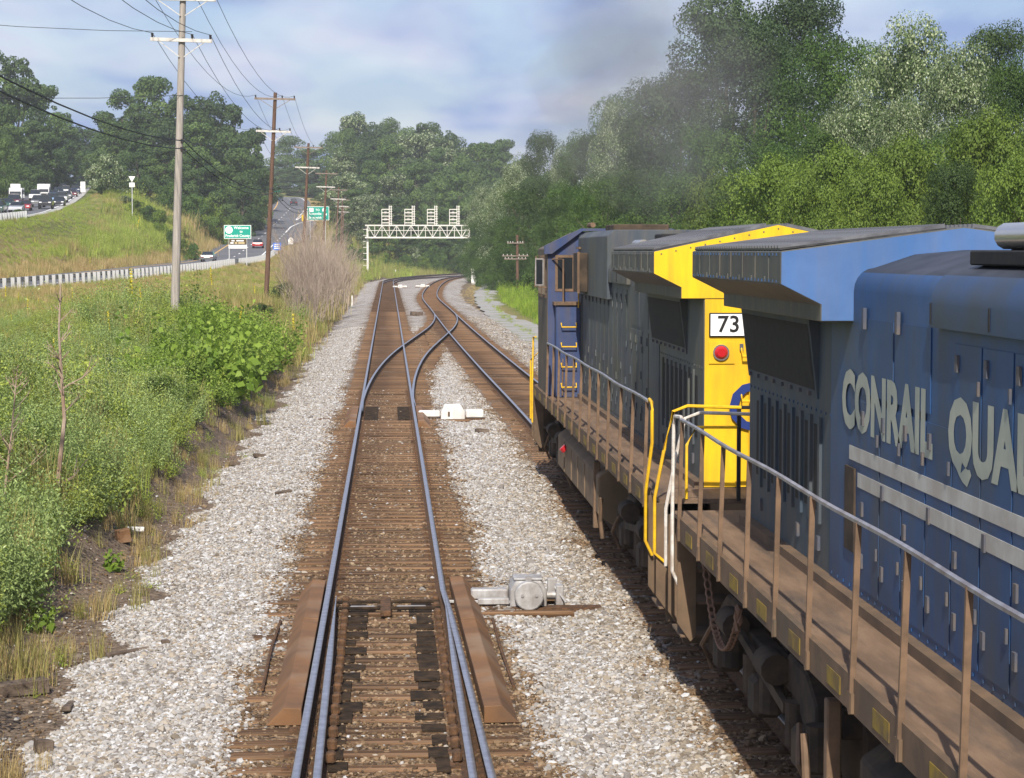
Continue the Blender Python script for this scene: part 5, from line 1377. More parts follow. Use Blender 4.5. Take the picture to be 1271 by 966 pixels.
def make_car(kind, col, lab, x, y, z, heading, group, slope=0.0):
    c = CARS[kind]; W = c['W'] / 2; key = 'car_' + col
    t_ = tag(empty('car' if kind != 'pickup' else 'pickup_truck', (x, y, z), heading), lab, 'car' if kind in ('sedan', 'suv', 'van') else 'pickup truck', group)
    t_.rotation_euler = (slope, 0, heading)
    ck = (kind, col)
    if ck not in wheel_me:
        b = MB()
        bp_ = c['body']; n = len(bp_); rows = []
        for xx, sc_ in ((-W, 0.94), (-W * 0.93, 1.0), (W * 0.93, 1.0), (W, 0.94)):
            rows.append([(xx, p_[0] * (1 if abs(xx) < W else 0.985), p_[1] if abs(xx) < W else 0.35 + (p_[1] - 0.35) * sc_) for p_ in bp_])
        vs_ = sum(rows, []); fs = []
        for i in range(3):
            for j in range(n): fs.append((i*n + j, i*n + (j+1) % n, (i+1)*n + (j+1) % n, (i+1)*n + j))
        fs.append(tuple(range(n))); fs.append(tuple(3*n + j for j in range(n)))
        b.add(vs_, fs)
        body = b.mesh('body', key, bevel=0.03)
        r_ = c['roof']; Wi, Wt = W * 0.93, W * 0.72
        vs_ = []
        for sx in (-1, 1): vs_ += [(sx * (Wi if k in (0, 3) else Wt), p_[0], p_[1]) for k, p_ in enumerate(r_)]
        cab_ = MB().add(vs_, [(0, 1, 5, 4), (1, 2, 6, 5), (2, 3, 7, 6), (0, 3, 2, 1), (4, 5, 6, 7)]); cab_.mi = [1, 0, 1, 1, 1]
        cabm = cab_.mesh('cabin', [key, 'glass'])
        wh = MB().tube([(-0.11, 0, 0), (0.11, 0, 0)], 0.33, 12); rim = MB().tube([(-0.115, 0, 0), (0.115, 0, 0)], 0.19, 10)
        li = MB().box(-0.18, 0.18, -0.03, 0.03, -0.07, 0.07)
        wheel_me[ck] = (body, cabm, wh.mesh('wheel', 'tyre'), rim.mesh('rim', 'chrome'), li.mesh('headlight', 'sign_white'), li.mesh('tail_light', 'tail_red'))
    body, cabm, wh, rim, hl, tl = wheel_me[ck]
    bo = link('body', body, t_); link('cabin', cabm, t_)
    for sx in (-1, 1):
        for yy_ in (-c['L'] * 0.31, c['L'] * 0.30):
            w = link('wheel', wh, t_); w.location = (sx * (W - 0.09), yy_, 0.33); r2_ = link('rim', rim, w)
        o = link('headlight', hl, t_); o.location = (sx * (W - 0.32), -c['L'] / 2 + 0.03, c['body'][1][1] + 0.02)
        o = link('tail_light', tl, t_); o.location = (sx * (W - 0.28), c['L'] / 2 - 0.01, c['body'][-2][1] + 0.05)
    return t_
def on(line, y, off):
    k = int(np.argmin(abs(line[:, 1] - y))); T = line[min(k + 1, len(line) - 1)] - line[k - 1]; T /= np.linalg.norm(T)
    return line[k] + np.array([T[1], -T[0], 0]) * off, math.atan2(-T[0], T[1]), math.asin(T[2])
QG = 'cars queued on the ramp'
queue = [  # facing us; (distance, lane offset, kind, colour, label)
 (252, -2.6, 'sedan', 'white', 'white sedan at the head of the ramp queue, by the guardrail'),
 (258, 1.2, 'sedan', 'lightblue', 'pale blue sedan at the head of the ramp queue beside the white sedan'),
 (268, 0.6, 'suv', 'green', 'dark green car second in the ramp queue behind the pale blue sedan'),
 (282, -0.9, 'pickup', 'grey', 'grey pickup in the ramp queue between the silver sedan and white car'),
 (298, -4.2, 'van', 'tan', 'tan van in the ramp queue at the wooded edge'),
 (318, -1.4, 'van', 'maroon', 'maroon van in the ramp queue just ahead of the truck tractor'),
 (271, -4.5, 'sedan', 'darkblue', 'dark blue sedan near the head of the ramp queue'),
 (279, 1.9, 'sedan', 'silver', 'silver sedan in the ramp queue just ahead of the red sedan'),
 (288, -3.2, 'suv', 'white', 'white car in the ramp queue two places behind the dark blue sedan'),
 (291, 2.0, 'sedan', 'red', 'red sedan in the ramp queue ahead of the white truck'),
 (302, 4.2, 'pickup', 'black', 'black pickup truck near the right edge of the ramp queue'),
 (306, -1.4, 'sedan', 'green', 'dark green car beside the white truck in the ramp queue'),
 (313, 2.4, 'suv', 'grey', 'grey sport utility car in the ramp queue right behind the black pickup'),
 (322, 5.0, 'sedan', 'black', 'black sedan at the right edge of the ramp queue'),
 (334, 3.4, 'suv', 'lightblue', 'light blue car in the ramp queue beside the box truck'),
 (345, 4.4, 'suv', 'silver', 'silver sport utility car in the ramp queue past the box truck'),
 (358, 2.6, 'van', 'black', 'black van in the ramp queue past the box truck'),
 (361, -0.6, 'van', 'white', 'white van in the ramp queue behind the box truck'),
 (374, 4.2, 'sedan', 'grey', 'grey sedan in the upper ramp queue'),
 (388, 2.2, 'van', 'darkblue', 'dark blue van in the upper ramp queue'),
 (392, 4.6, 'sedan', 'maroon', 'maroon sedan at the right edge of the upper ramp queue'),
 (408, 3.0, 'pickup', 'white', 'white pickup truck in the upper ramp queue'),
 (424, 4.4, 'suv', 'darkblue', 'dark blue sport utility car high in the ramp queue'),
 (438, 1.6, 'pickup', 'silver', 'silver pickup truck high in the ramp queue'),
 (456, 4.2, 'van', 'grey', 'grey van high in the ramp queue'),
 (474, 2.4, 'suv', 'tan', 'tan sport utility car high in the ramp queue'),
 (492, 4.2, 'suv', 'black', 'black sport utility car near the far end of the queue'),
 (512, 2.6, 'pickup', 'darkblue', 'dark blue pickup near the far end of the queue'),
 (530, 4.0, 'van', 'red', 'red van near the far end of the queue'),
 (552, 3.0, 'van', 'silver', 'silver van at the far end of the queue')]
for y, off, kind, col, lab in queue:
    p_, h, sl_ = on(RAMPF, y, off)
    make_car(kind, col, lab, p_[0], p_[1], p_[2] + 0.01, h, QG, sl_)
def truck_v(y, off, lab, box_col, long_):
    p_, h, sl_ = on(RAMPF, y, off)
    t_ = tag(empty('truck', tuple(p_), h), lab, 'truck'); t_.rotation_euler = (sl_, 0, h); t_.scale = (0.88, 0.88, 0.88)
    MB().prism([(-3.3, 0.55), (-3.3, 1.5), (-3.1, 2.5), (-2.7, 2.75), (-1.2, 2.75), (-1.2, 0.55)], -1.12, 1.12, axis='x').build('cab', 'car_white', t_, bevel=0.05)
    MB().add([(-1.0, -3.32, 1.55), (1.0, -3.32, 1.55), (0.98, -3.10, 2.42), (-0.98, -3.10, 2.42)], [(0, 1, 2, 3)]).build('windshield', 'glass', t_)
    MB().box(-0.7, 0.7, -3.34, -3.30, 0.75, 1.3).build('grille_panel', 'grey_grille' if 'grey_grille' in MATS else 'grille', t_)
    MB().box(-1.2, 1.2, -1.0, 4.4 + long_, 0.75, 2.65 if long_ else 3.05).build('cargo_box', box_col, t_, bevel=0.03)
    if long_: MB().box(-0.9, 0.9, -2.6, -1.4, 2.75, 3.45).build('wind_deflector', 'car_white', t_, bevel=0.1)
    for sx in (-1, 1):
        for yy_ in (-2.5, 2.6):
            w = MB().tube([(sx * 0.85, yy_, 0.48), (sx * 1.12, yy_, 0.48)], 0.48, 14).build('wheel', 'tyre', t_)
        MB().box(sx * 0.9 - 0.16, sx * 0.9 + 0.16, -3.36, -3.3, 0.85, 1.05).build('headlight', 'sign_white', t_)
        MB().box(sx * 1.28 - 0.1, sx * 1.28 + 0.1, -3.0, -2.95, 1.6, 2.3).build('mirror', 'black', t_)
truck_v(342, -2.6, 'white truck tractor with roof deflector standing in the ramp queue', 'car_silver', 0.01)
truck_v(366, 0.6, 'white box truck with plain tall body in the ramp queue', 'car_white', 0)
# cars driving away up the lower road
for y, off, kind, col, lab in ((356, 1.9, 'sedan', 'red', 'red sedan driving up the lower road beside the utility pole'), (560, 0.6, 'suv', 'black', 'black car far up the lower road'),
                               (292, -1.0, 'sedan', 'grey', 'dark car on the lower road hidden behind the welcome sign')):
    p_, h, sl_ = on(ROADF, y, off); make_car(kind, col, lab, p_[0], p_[1], p_[2] + 0.02, h + math.pi, 'cars on the lower road', -sl_)
p_, h, sl_ = on(ROADF, 592, -3.2); make_car('sedan', 'darkblue', 'dark blue car coming over the crest of the lower road', p_[0], p_[1], p_[2] + 0.02, h, 'cars on the lower road', sl_)

# ---------------------------------------------------------------- small debris on the ballast
def debris(px, py, L, W, H, rz, m, name, lab, cat):
    Y = 4.9 * FPX / (py - 312)
    q = at(px, py, Y); z = float(max(ballast_z(np.array(q.x), np.array(q.y)), gz(q.x, q.y)))
    Y = (4.45 - z) * FPX / (py - 312); q = at(px, py, Y); z = float(max(ballast_z(np.array(q.x), np.array(q.y)), gz(q.x, q.y)))
    rs = np.random.default_rng(int(px * 7 + py))
    m_ = MB().box(-L/2, L/2, -W/2, W/2, 0, H); m_.v = [(a + rs.normal(0, .02 * W), b + rs.normal(0, .05 * W), c + rs.normal(0, .05 * H)) for a, b, c in m_.v]
    o = m_.build(name, m, None, bevel=min(0.01, H * 0.2), loc=(q.x, q.y, z + 0.01)); o.rotation_euler = (rs.normal(0, .08), rs.normal(0, .06), rz)
    tag(o, lab, cat); return o
debris(160, 815, 0.62, 0.06, 0.05, 0.75, 'old_wood', 'wood_scrap', 'thin dark strip of wood lying slantwise on the pale ballast', 'wood scrap')
debris(86, 880, 0.10, 0.52, 0.05, 0.05, 'old_wood', 'wood_scrap', 'flat weathered board end lying near the bank edge of the ballast', 'wood scrap')
debris(54, 935, 0.16, 0.20, 0.12, 0.4, 'old_wood', 'wood_block', 'small dark wooden block on the ballast by the bank', 'wood block')
debris(168, 654, 0.30, 0.10, 0.08, 0.05, 'litter_white', 'litter', 'small white piece of litter at the foot of the weeds', 'litter')
debris(153, 658, 0.22, 0.25, 0.22, 0.3, 'rust_cover', 'rusty_block', 'rusty brown block beside the white litter', 'block')
debris(205, 805, 0.10, 0.08, 0.05, 0.3, 'old_wood', 'wood_chip', 'dark chip of wood on the ballast above the thin strip', 'wood scrap')
debris(290, 577, 0.28, 0.14, 0.08, 0.3, 'old_wood', 'wood_scrap', 'dark scrap of wood on the ballast by the bank bend, nearer the weeds', 'wood scrap')
debris(322, 569, 0.30, 0.12, 0.09, 0.1, 'old_wood', 'wood_scrap', 'dark scrap of wood on the ballast by the bank bend, nearer the track', 'wood scrap')
debris(352, 612, 0.35, 0.10, 0.05, 0.6, 'old_wood', 'wood_scrap', 'short splinter of old tie on the ballast shoulder', 'wood scrap')
debris(598, 538, 0.35, 0.15, 0.10, 0.1, 'old_wood', 'wood_scrap', 'brown scrap lying on the ballast between the tracks past the white switch box', 'wood scrap')
debris(517, 392, 0.9, 0.5, 0.3, 0.1, 'old_wood', 'wood_pile', 'dark lump of old wood between the far tracks before the crossing rails', 'wood scrap')
debris(28, 862, 0.55, 0.20, 0.16, 0.5, 'old_wood', 'tie_stump', 'dark rotten tie stump at the grassy edge of the ballast', 'wood block')
# ---------------------------------------------------------------- loose stones
def stone_mesh(k, mname):
    bm = bmesh.new(); bmesh.ops.create_icosphere(bm, subdivisions=1, radius=0.5)
    rs = np.random.default_rng(100 + k)
    sc_ = np.array([1.0, 0.55 + 0.4 * rs.random(), 0.45 + 0.3 * rs.random()])
    for v in bm.verts:
        f = 1 + rs.normal(0, 0.16); v.co = Vector((v.co.x * sc_[0] * f, v.co.y * sc_[1] * f, v.co.z * sc_[2] * f))
    me = bpy.data.meshes.new('stone'); bm.to_mesh(me); bm.free(); me.materials.append(MATS[mname]); return me
def stone_mat(name, stops):
    m = bpy.data.materials.new(name); m.use_nodes = True; n, l = m.node_tree.nodes, m.node_tree.links
    p = n['Principled BSDF']; p.inputs['Roughness'].default_value = 0.85; p.inputs['Specular IOR Level'].default_value = 0.3
    oi = n.new('ShaderNodeObjectInfo'); r = n.new('ShaderNodeValToRGB'); r.color_ramp.interpolation = 'LINEAR'
    el = r.color_ramp.elements
    el[0].position, el[0].color = stops[0][0], (*stops[0][1], 1); el[1].position, el[1].color = stops[-1][0], (*stops[-1][1], 1)
    for pz, c in stops[1:-1]:
        e = el.new(pz); e.color = (*c, 1)
    l.new(oi.outputs['Random'], r.inputs[0]); l.new(r.outputs[0], p.inputs['Base Color'])
    MATS[name] = m
stone_mat('stone_pale', [(0, (0.15, 0.13, 0.115)), (0.2, (0.235, 0.22, 0.205)), (0.45, (0.345, 0.335, 0.325)), (0.62, (0.315, 0.265, 0.205)), (0.8, (0.41, 0.405, 0.40)), (1.0, (0.50, 0.505, 0.52))])
stone_mat('stone_tan', [(0, (0.15, 0.12, 0.09)), (0.3, (0.19, 0.162, 0.13)), (0.6, (0.29, 0.24, 0.18)), (0.85, (0.36, 0.32, 0.27)), (1.0, (0.48, 0.455, 0.42))])
stone_mat('stone_brown', [(0, (0.06, 0.038, 0.022)), (0.4, (0.13, 0.083, 0.045)), (0.8, (0.21, 0.14, 0.080)), (1.0, (0.32, 0.24, 0.16))])
stones = [stone_mesh(k, 'stone_pale') for k in range(4)] + [stone_mesh(k + 4, 'stone_tan') for k in range(4)] + [stone_mesh(k + 8, 'stone_brown') for k in range(4)]
pts = []; idx = []; scl = []
def stones_in(n_, y0, y1, xf0, xf1, size):
    t = rng.random(n_); y = y0 * (y1 / y0) ** t             # denser close by
    x = xf0(y) + (xf1(y) - xf0(y)) * rng.random(n_)
    z = ballast_z(x, y); keep = z > ground(x, y) - 0.03
    s = stain_at(x, y)
    tan = smooth(0.5, 2.0, x - 1.4) * 0.65
    rr = rng.random(n_)
    k = np.where(rr < s * 0.975, 8, np.where(rng.random(n_) < tan + 0.15, 4, 0)) + rng.integers(0, 4, n_)
    sz = size * np.exp(rng.normal(0, 0.34, n_)) * np.where(k >= 8, 0.85, 1.0)
    # under a tie or a rail: drop
    for P_, I_, S_ in ((np.stack([x, y, z + sz * 0.12], 1)[keep], k[keep], sz[keep]),):
        pts.append(P_); idx.append(I_); scl.append(S_)
stones_in(150000, 14.5, 130, lambda y: xA(y) - 4.1, lambda y: xA(y) - 1.42, 0.041)
stones_in(120000, 14.5, 130, lambda y: xA(y) + 1.40, lambda y: xB(y) - 1.35, 0.041)
stones_in(42000, 14.5, 70, lambda y: xA(y) - 1.45, lambda y: xA(y) + 1.45, 0.042)
stones_in(12000, 14.5, 60, lambda y: xB(y) - 1.5, lambda y: xB(y) + 1.5, 0.05)
stones_in(12000, 40, 150, lambda y: xB(y) + 1.4, lambda y: xB(y) + 3.6, 0.062)
n_ = 5200                                                    # strays on the dirt strip
y = 16 * (60 / 16) ** rng.random(n_); x = -3.4 - 1.8 * rng.random(n_)
pts.append(np.stack([x, y, ground(x, y) + 0.01], 1)); idx.append(np.where(rng.random(n_) < 0.7, rng.integers(8, 12, n_), rng.integers(0, 8, n_))); scl.append(0.030 * np.exp(rng.normal(0, 0.45, n_)))
P_ = np.concatenate(pts); I_ = np.concatenate(idx); S_ = np.concatenate(scl)
n_ = len(P_)
scatter('ballast_stones', P_, rng.uniform(-0.5, 0.5, (n_, 3)) * np.array([1, 1, 12.5]), np.repeat(S_[:, None], 3, 1), I_, stones,
        'loose pale and rust-stained ballast stones around the tracks', 'gravel')

# ---------------------------------------------------------------- leaves
def leaves(C, Nrm, size, aspect=0.55, droop=0.0, rs=None):
    """diamond leaves at C facing Nrm"""
    rs = rs or rng; n = len(C)
    Nrm = Nrm / (np.linalg.norm(Nrm, axis=1)[:, None] + 1e-9)
    a = rs.normal(size=(n, 3)); t = a - (a * Nrm).sum(1)[:, None] * Nrm; t /= np.linalg.norm(t, axis=1)[:, None] + 1e-9
    t[:, 2] -= droop; t /= np.linalg.norm(t, axis=1)[:, None]
    b = np.cross(Nrm, t); s = np.asarray(size).reshape(-1, 1) * np.ones((n, 1))
    V = np.stack([C - t * s * 0.5, C + b * s * aspect * 0.5 - t * s * 0.05 + Nrm * s * 0.08, C + t * s * 0.5, C - b * s * aspect * 0.5 - t * s * 0.05 + Nrm * s * 0.08], 1).reshape(-1, 3)
    Q = np.arange(4 * n).reshape(n, 4)
    return V, Q
def crown_mesh(name, seed, mname, H, R, n_clump, n_leaf, size, low=0.12, shape='round', clump=0.26, pale=0.0):
    """crown about the z axis between low*H and H: many leaf clumps in an uneven envelope"""
    rs = np.random.default_rng(seed)
    ph = rs.uniform(0, 6.28, 6)
    cs, rad = [], []
    while len(cs) < n_clump:
        t = rs.random(); th = rs.uniform(0, 6.28)
        if shape == 'round': env = math.sin(math.pi * (0.10 + 0.86 * t) ** 0.85) ** 0.65
        elif shape == 'tall': env = (1 - t) ** 0.55 * (0.55 + 0.45 * min(1, t * 5))
        else: env = (1 - t ** 2.2) ** 0.6
        env *= 0.80 + 0.24 * math.sin(2 * th + ph[0] + 4 * t) + 0.18 * math.sin(3 * th + ph[1] - 5 * t)
        r = env * R * (rs.random() ** 0.33) * (1.18 if rs.random() < 0.15 else 1.0)
        z = H * (low + (0.97 - low) * t)
        cs.append((r * math.cos(th), r * math.sin(th), z)); rad.append(R * clump * (rs.uniform(0.45, 1.35) if rs.random() < 0.8 else 0.35))
    cs = np.array(cs); rad = np.array(rad)
    w = rad ** 2; w /= w.sum()
    k = rs.choice(n_clump, n_leaf, p=w)
    d = rs.normal(size=(n_leaf, 3)); d[:, 2] = d[:, 2] * 0.8 + 0.25; d /= np.linalg.norm(d, axis=1)[:, None]
    rr = rad[k] * (0.66 + 0.42 * rs.random(n_leaf) ** 0.6)
    C = cs[k] + d * rr[:, None] * np.array([1, 1, 0.72])
    C[:, 2] = np.maximum(C[:, 2], 0.05)
    f = 5.2 / R                                       # open gaps between the sprays
    g = np.sin(C[:, 0]*2.1*f + ph[2] + 1.3*np.sin(C[:, 2]*1.7*f)) * np.sin(C[:, 1]*2.3*f + ph[3] + 1.1*np.sin(C[:, 0]*1.5*f)) + np.sin(C[:, 2]*2.6*f + ph[4] + np.sin(C[:, 1]*1.9*f)) * 0.6
    kp = (g > (-0.55 if size < 0.3 else -1.0)) | (rs.random(n_leaf) < 0.15)
    C, d, k = C[kp], d[kp], k[kp]; n_leaf = len(C)
    nr = d * 0.85 + rs.normal(size=(n_leaf, 3)) * 0.45 + np.array([0, 0, 0.35])
    V, Q = leaves(C, nr, size * rs.uniform(0.65, 1.35, n_leaf), 0.62, 0.25, rs)
    cv = rs.random(n_clump)
    lf = np.clip(0.58 * cv[k] + 0.42 * rs.random(n_leaf), 0, 0.8 if not pale else 1)
    if pale: lf = np.where(rs.random(n_leaf) < pale * (0.3 + 1.4 * cv[k]), 0.85 + 0.15 * rs.random(n_leaf), lf * 0.78)
    me = np_mesh(name, V, Q, mname, np.repeat(lf, 4))
    return me, cs
def trunk_mesh(name, seed, H, R, r0, cs, mname='bark', nl=7):
    rs = np.random.default_rng(seed); mb = MB()
    top = H * 0.72
    ax = [Vector((rs.normal(0, 0.012) * H * t, rs.normal(0, 0.012) * H * t, top * t)) for t in np.linspace(0, 1, 6)]
    ax[0] = Vector((0, 0, -0.4))
    mb.tube(ax, r0, 8, r1=r0 * 0.3)
    for i in range(nl):
        c = Vector(cs[rs.integers(len(cs))]); z = min(c.z * rs.uniform(0.35, 0.7), top * 0.92)
        k = min(4, int(z / top * 5)); b = ax[k].lerp(ax[k + 1], min(1, max(0, z / top * 5 - k))) if k < 5 else ax[5]
        mb.tube([b, b.lerp(c, 0.5) + Vector((0, 0, 0.06 * H * rs.random())), c], r0 * 0.36, 5, r1=r0 * 0.08)
    return mb.mesh(name, mname, smooth_=True)
KIND = {}
def tree_kind(key, seed, mname, H, R, nc, nl, size, r0, **k):
    cm, cs = crown_mesh('crown', seed, mname, H, R, nc, nl, size, **k)
    KIND[key] = (cm, trunk_mesh('trunk', seed, H, R, r0, cs), H, R)
# near trees, leaves one can almost see
tree_kind('n_dark', 11, 'leaf_dark', 16, 5.2, 105, 52000, 0.165, 0.26, low=0.05, clump=0.29)
tree_kind('n_blue', 12, 'leaf_blue', 18, 5.0, 105, 52000, 0.18, 0.28, low=0.06, clump=0.30)
tree_kind('n_mid', 13, 'leaf_mid', 14, 4.6, 100, 50000, 0.155, 0.24, low=0.04, clump=0.29)
tree_kind('n_silver', 14, 'leaf_silver', 12, 4.6, 95, 50000, 0.145, 0.22, low=0.05, pale=0.30, clump=0.29)
tree_kind('n_bright', 15, 'leaf_bright', 8, 4.2, 80, 46000, 0.135, 0.16, low=0.02, shape='dome', clump=0.27)
# far trees
tree_kind('f_dark', 21, 'leaf_far_dark', 20, 6.6, 75, 14000, 0.50, 0.32, low=0.03)
tree_kind('f_blue', 22, 'leaf_blue', 22, 6.6, 75, 14000, 0.52, 0.34, low=0.03)
tree_kind('f_mid', 23, 'leaf_far', 18, 6.2, 75, 14000, 0.48, 0.3, low=0.03)
tree_kind('f_silver', 24, 'leaf_silver', 16, 6.0, 90, 12000, 0.48, 0.28, low=0.03, pale=0.30)
tree_kind('f_round', 25, 'leaf_far', 20, 7.4, 60, 14000, 0.50, 0.34, low=0.06, clump=0.32)
tree_kind('bush_mid', 31, 'leaf_mid', 3.2, 2.4, 50, 9000, 0.17, 0.07, low=0.02, shape='dome')
tree_kind('bush_bright', 32, 'leaf_bright', 3.0, 2.6, 50, 9000, 0.17, 0.07, low=0.02, shape='dome')
tree_kind('bush_vine', 36, 'leaf_vine', 2.0, 2.4, 80, 24000, 0.095, 0.05, low=0.02, shape='dome', clump=0.2)
tree_kind('bush_dark', 33, 'leaf_dark', 3.0, 2.2, 46, 9000, 0.15, 0.07, low=0.02, shape='dome')
tree_kind('bush_silver', 34, 'leaf_silver', 3.4, 2.7, 50, 9000, 0.20, 0.07, low=0.02, shape='dome', pale=0.35)
def plant(key, x, y, H, W, label, group, cat='tree', name='tree', z=None):
    cm, tm, h0, r0 = KIND[key]
    if z is None: z = gz(x, y)
    t_ = tag(empty(name, (x, y, z - 0.05), rng.uniform(0, 6.28)), label, cat, group)
    t_.scale = (W / (2 * r0), W / (2 * r0), H / h0)
    link('crown', cm, t_); link('trunk', tm, t_)
    return t_
LAB = {'n_dark': 'tall dark green leafy tree', 'n_blue': 'tall bluish dark green tree', 'n_mid': 'mid green leafy tree', 'n_silver': 'silvery pale-leaved tree', 'n_bright': 'bright green low tree',
       'f_dark': 'dark green tree', 'f_blue': 'bluish dark green tree', 'f_mid': 'mid green tree', 'f_silver': 'silvery green tree', 'f_round': 'round-crowned green tree',
       'bush_mid': 'mid green bush', 'bush_bright': 'bright green bush', 'bush_dark': 'dark green bush', 'bush_silver': 'silvery green bush'}
def tp(key, px, ytop, Y, Wpx, where, cat='tree', name='tree'):
    """tree by crown-top pixel and distance; stands on the ground there"""
    q = at(px, ytop, Y); zb = gz(q.x, Y)
    H = max(1.0, q.z - zb); W = Wpx * Y / FPX
    if name == 'bush': H = min(H, W * 0.95)
    plant(key, q.x, Y, H, W, LAB[key] + ' ' + where, LAB[key] + ' ' + where, cat, name)
# right-hand wall of trees above and beyond the locomotives
R1 = 'in the thicket behind the'
for key, px, yt, Y, w in [
    ('n_blue', 905, -12, 150, 190), ('n_blue', 985, -20, 160, 190), ('n_dark', 850, 75, 150, 150), ('n_dark', 820, 95, 165, 130), ('n_mid', 1040, 35, 128, 170), ('n_blue', 940, 30, 138, 170),
    ('n_silver', 1130, 28, 105, 190), ('n_silver', 1190, 60, 98, 170), ('n_silver', 1055, 110, 112, 120), ('n_dark', 1245, 22, 112, 150), ('n_mid', 1262, 60, 92, 130), ('n_dark', 1100, 70, 118, 140),
    ('n_mid', 770, 108, 190, 110), ('n_silver', 765, 130, 185, 80), ('n_dark', 735, 160, 200, 90), ('n_mid', 880, 150, 130, 120), ('n_blue', 800, 170, 160, 100), ('n_dark', 870, 190, 140, 90),
    ('n_mid', 1010, 150, 112, 130), ('n_dark', 1205, 140, 86, 140), ('n_silver', 1110, 130, 96, 120), ('n_mid', 960, 170, 120, 110),
    ('n_mid', 715, 165, 215, 70), ('n_silver', 700, 185, 225, 60), ('n_dark', 676, 160, 270, 75), ('n_mid', 690, 205, 240, 60)]:
    tp(key, px, yt, Y, w, R1 + (' lead cab' if px < 770 else ' long grey hood' if px < 890 else ' yellow end' if px < 1000 else ' radiator wings' if px < 1120 else ' blue locomotive'))
R2 = 'at the thicket edge, low behind the'
for key, px, yt, Y, w in [('n_bright', 960, 195, 92, 170), ('n_bright', 1040, 180, 85, 180), ('n_bright', 1125, 170, 80, 190), ('n_bright', 1230, 140, 74, 200), ('n_mid', 1165, 160, 84, 150),
                          ('n_bright', 1265, 190, 68, 150), ('n_bright', 890, 215, 105, 130), ('n_mid', 835, 205, 118, 120), ('n_dark', 790, 205, 130, 110), ('n_mid', 750, 210, 150, 100),
                          ('n_bright', 1085, 205, 76, 150), ('n_bright', 1000, 215, 82, 130), ('n_mid', 925, 205, 98, 130), ('n_dark', 1190, 195, 72, 120)]:
    tp(key, px, yt, Y, w, R2 + (' lead cab' if px < 800 else ' long grey hood' if px < 890 else ' yellow end' if px < 990 else ' radiator wings' if px < 1100 else ' blue locomotive'))
R3 = 'beside the grass strip right of the tracks'
for key, px, yt, Y, w in [('n_mid', 650, 230, 225, 80), ('n_dark', 670, 215, 215, 80), ('n_mid', 700, 225, 190, 90), ('n_mid', 632, 265, 240, 55), ('n_dark', 612, 280, 262, 50), ('n_silver', 640, 205, 262, 75),
                          ('n_silver', 622, 228, 285, 60), ('n_mid', 602, 268, 300, 44), ('n_silver', 650, 195, 300, 80), ('n_dark', 690, 240, 178, 70), ('n_mid', 728, 235, 165, 80), ('n_silver', 603, 232, 332, 66), ('n_mid', 597, 272, 326, 50), ('n_mid', 590, 296, 322, 34)]:
    tp(key, px, yt, Y, w, R3)
for key, px, yt, Y, w in [('bush_mid', 603, 318, 285, 34), ('bush_dark', 620, 325, 255, 36), ('bush_mid', 640, 320, 235, 40), ('bush_mid', 662, 325, 205, 42), ('bush_bright', 690, 330, 180, 46), ('bush_mid', 600, 300, 318, 36)]:
    tp(key, px, yt, Y, w, 'at the foot of the trees right of the tracks', 'bush', 'bush')
# wooded hill straight ahead
B1 = 'on the wooded hill behind the signal bridge'
rows = [(640, 440, 640, 24, [205, 200, 196, 192]), (590, 430, 650, 26, None), (545, 425, 620, 27, None), (505, 430, 610, 28, None), (470, 452, 600, 30, None)]
sky_line = hermite([330, 360, 400, 430, 470, 510, 550, 600, 640, 680], [215, 200, 172, 150, 148, 157, 160, 168, 180, 190])
fk = ['f_dark', 'f_mid', 'f_round', 'f_blue', 'f_silver', 'f_mid', 'f_dark', 'f_silver']
for r_i, (Y, p0, p1, step, _) in enumerate(rows):
    px = p0
    while px <= p1:
        top = float(sky_line(px)) + [0, 14, 34, 62, 98][r_i] + rng.normal(0, 6)
        key = fk[int(rng.integers(len(fk)))] if r_i < 4 else ['f_mid', 'f_silver', 'f_dark'][int(rng.integers(3))]
        tp(key, px, top, Y + rng.normal(0, 9), rng.uniform(52, 76) * (1 - 0.05 * r_i), B1)
        px += step * rng.uniform(0.85, 1.2)
for key, px, yt, Y, w in [('f_round', 360, 172, 760, 60), ('f_mid', 385, 185, 720, 60), ('f_dark', 345, 200, 720, 55), ('f_blue', 395, 208, 690, 60), ('f_round', 420, 168, 700, 66), ('f_dark', 372, 212, 700, 55), ('f_mid', 410, 215, 640, 56)]:
    tp(key, px, yt, Y, w, 'on the hill at the end of the climbing road')
# belt between the road and the curve
B2 = 'on the slope between the climbing road and the signal bridge'
for px, yt, Y, w, key in [(440, 235, 470, 44, 'f_mid'), (425, 250, 480, 40, 'f_dark'), (455, 250, 455, 44, 'f_silver'), (470, 262, 440, 40, 'f_mid'), (410, 232, 560, 50, 'f_dark'), (432, 215, 560, 54, 'f_mid'),
                          (498, 285, 445, 40, 'f_dark'), (520, 290, 452, 40, 'f_mid'), (545, 288, 450, 42, 'f_dark'), (570, 285, 450, 40, 'f_mid'), (592, 280, 440, 40, 'f_dark')]:
    tp(key, px, yt, Y, w, B2)
for px, yt, Y, w, key in [(448, 300, 400, 26, 'bush_mid'), (438, 292, 395, 26, 'bush_mid'), (462, 318, 425, 26, 'bush_bright'), (480, 322, 430, 30, 'bush_mid'), (503, 318, 434, 32, 'bush_mid'), (525, 320, 436, 32, 'bush_bright'), (548, 316, 437, 32, 'bush_mid'),
                          (568, 318, 437, 32, 'bush_dark'), (585, 315, 432, 30, 'bush_mid'), (515, 308, 445, 30, 'bush_silver'), (425, 275, 430, 30, 'bush_mid'), (470, 300, 440, 30, 'bush_bright'), (540, 302, 446, 34, 'bush_mid'), (420, 262, 470, 30, 'bush_dark')]:
    tp(key, px, yt, Y, w, 'on the green slope behind the signal bridge', 'bush', 'bush')
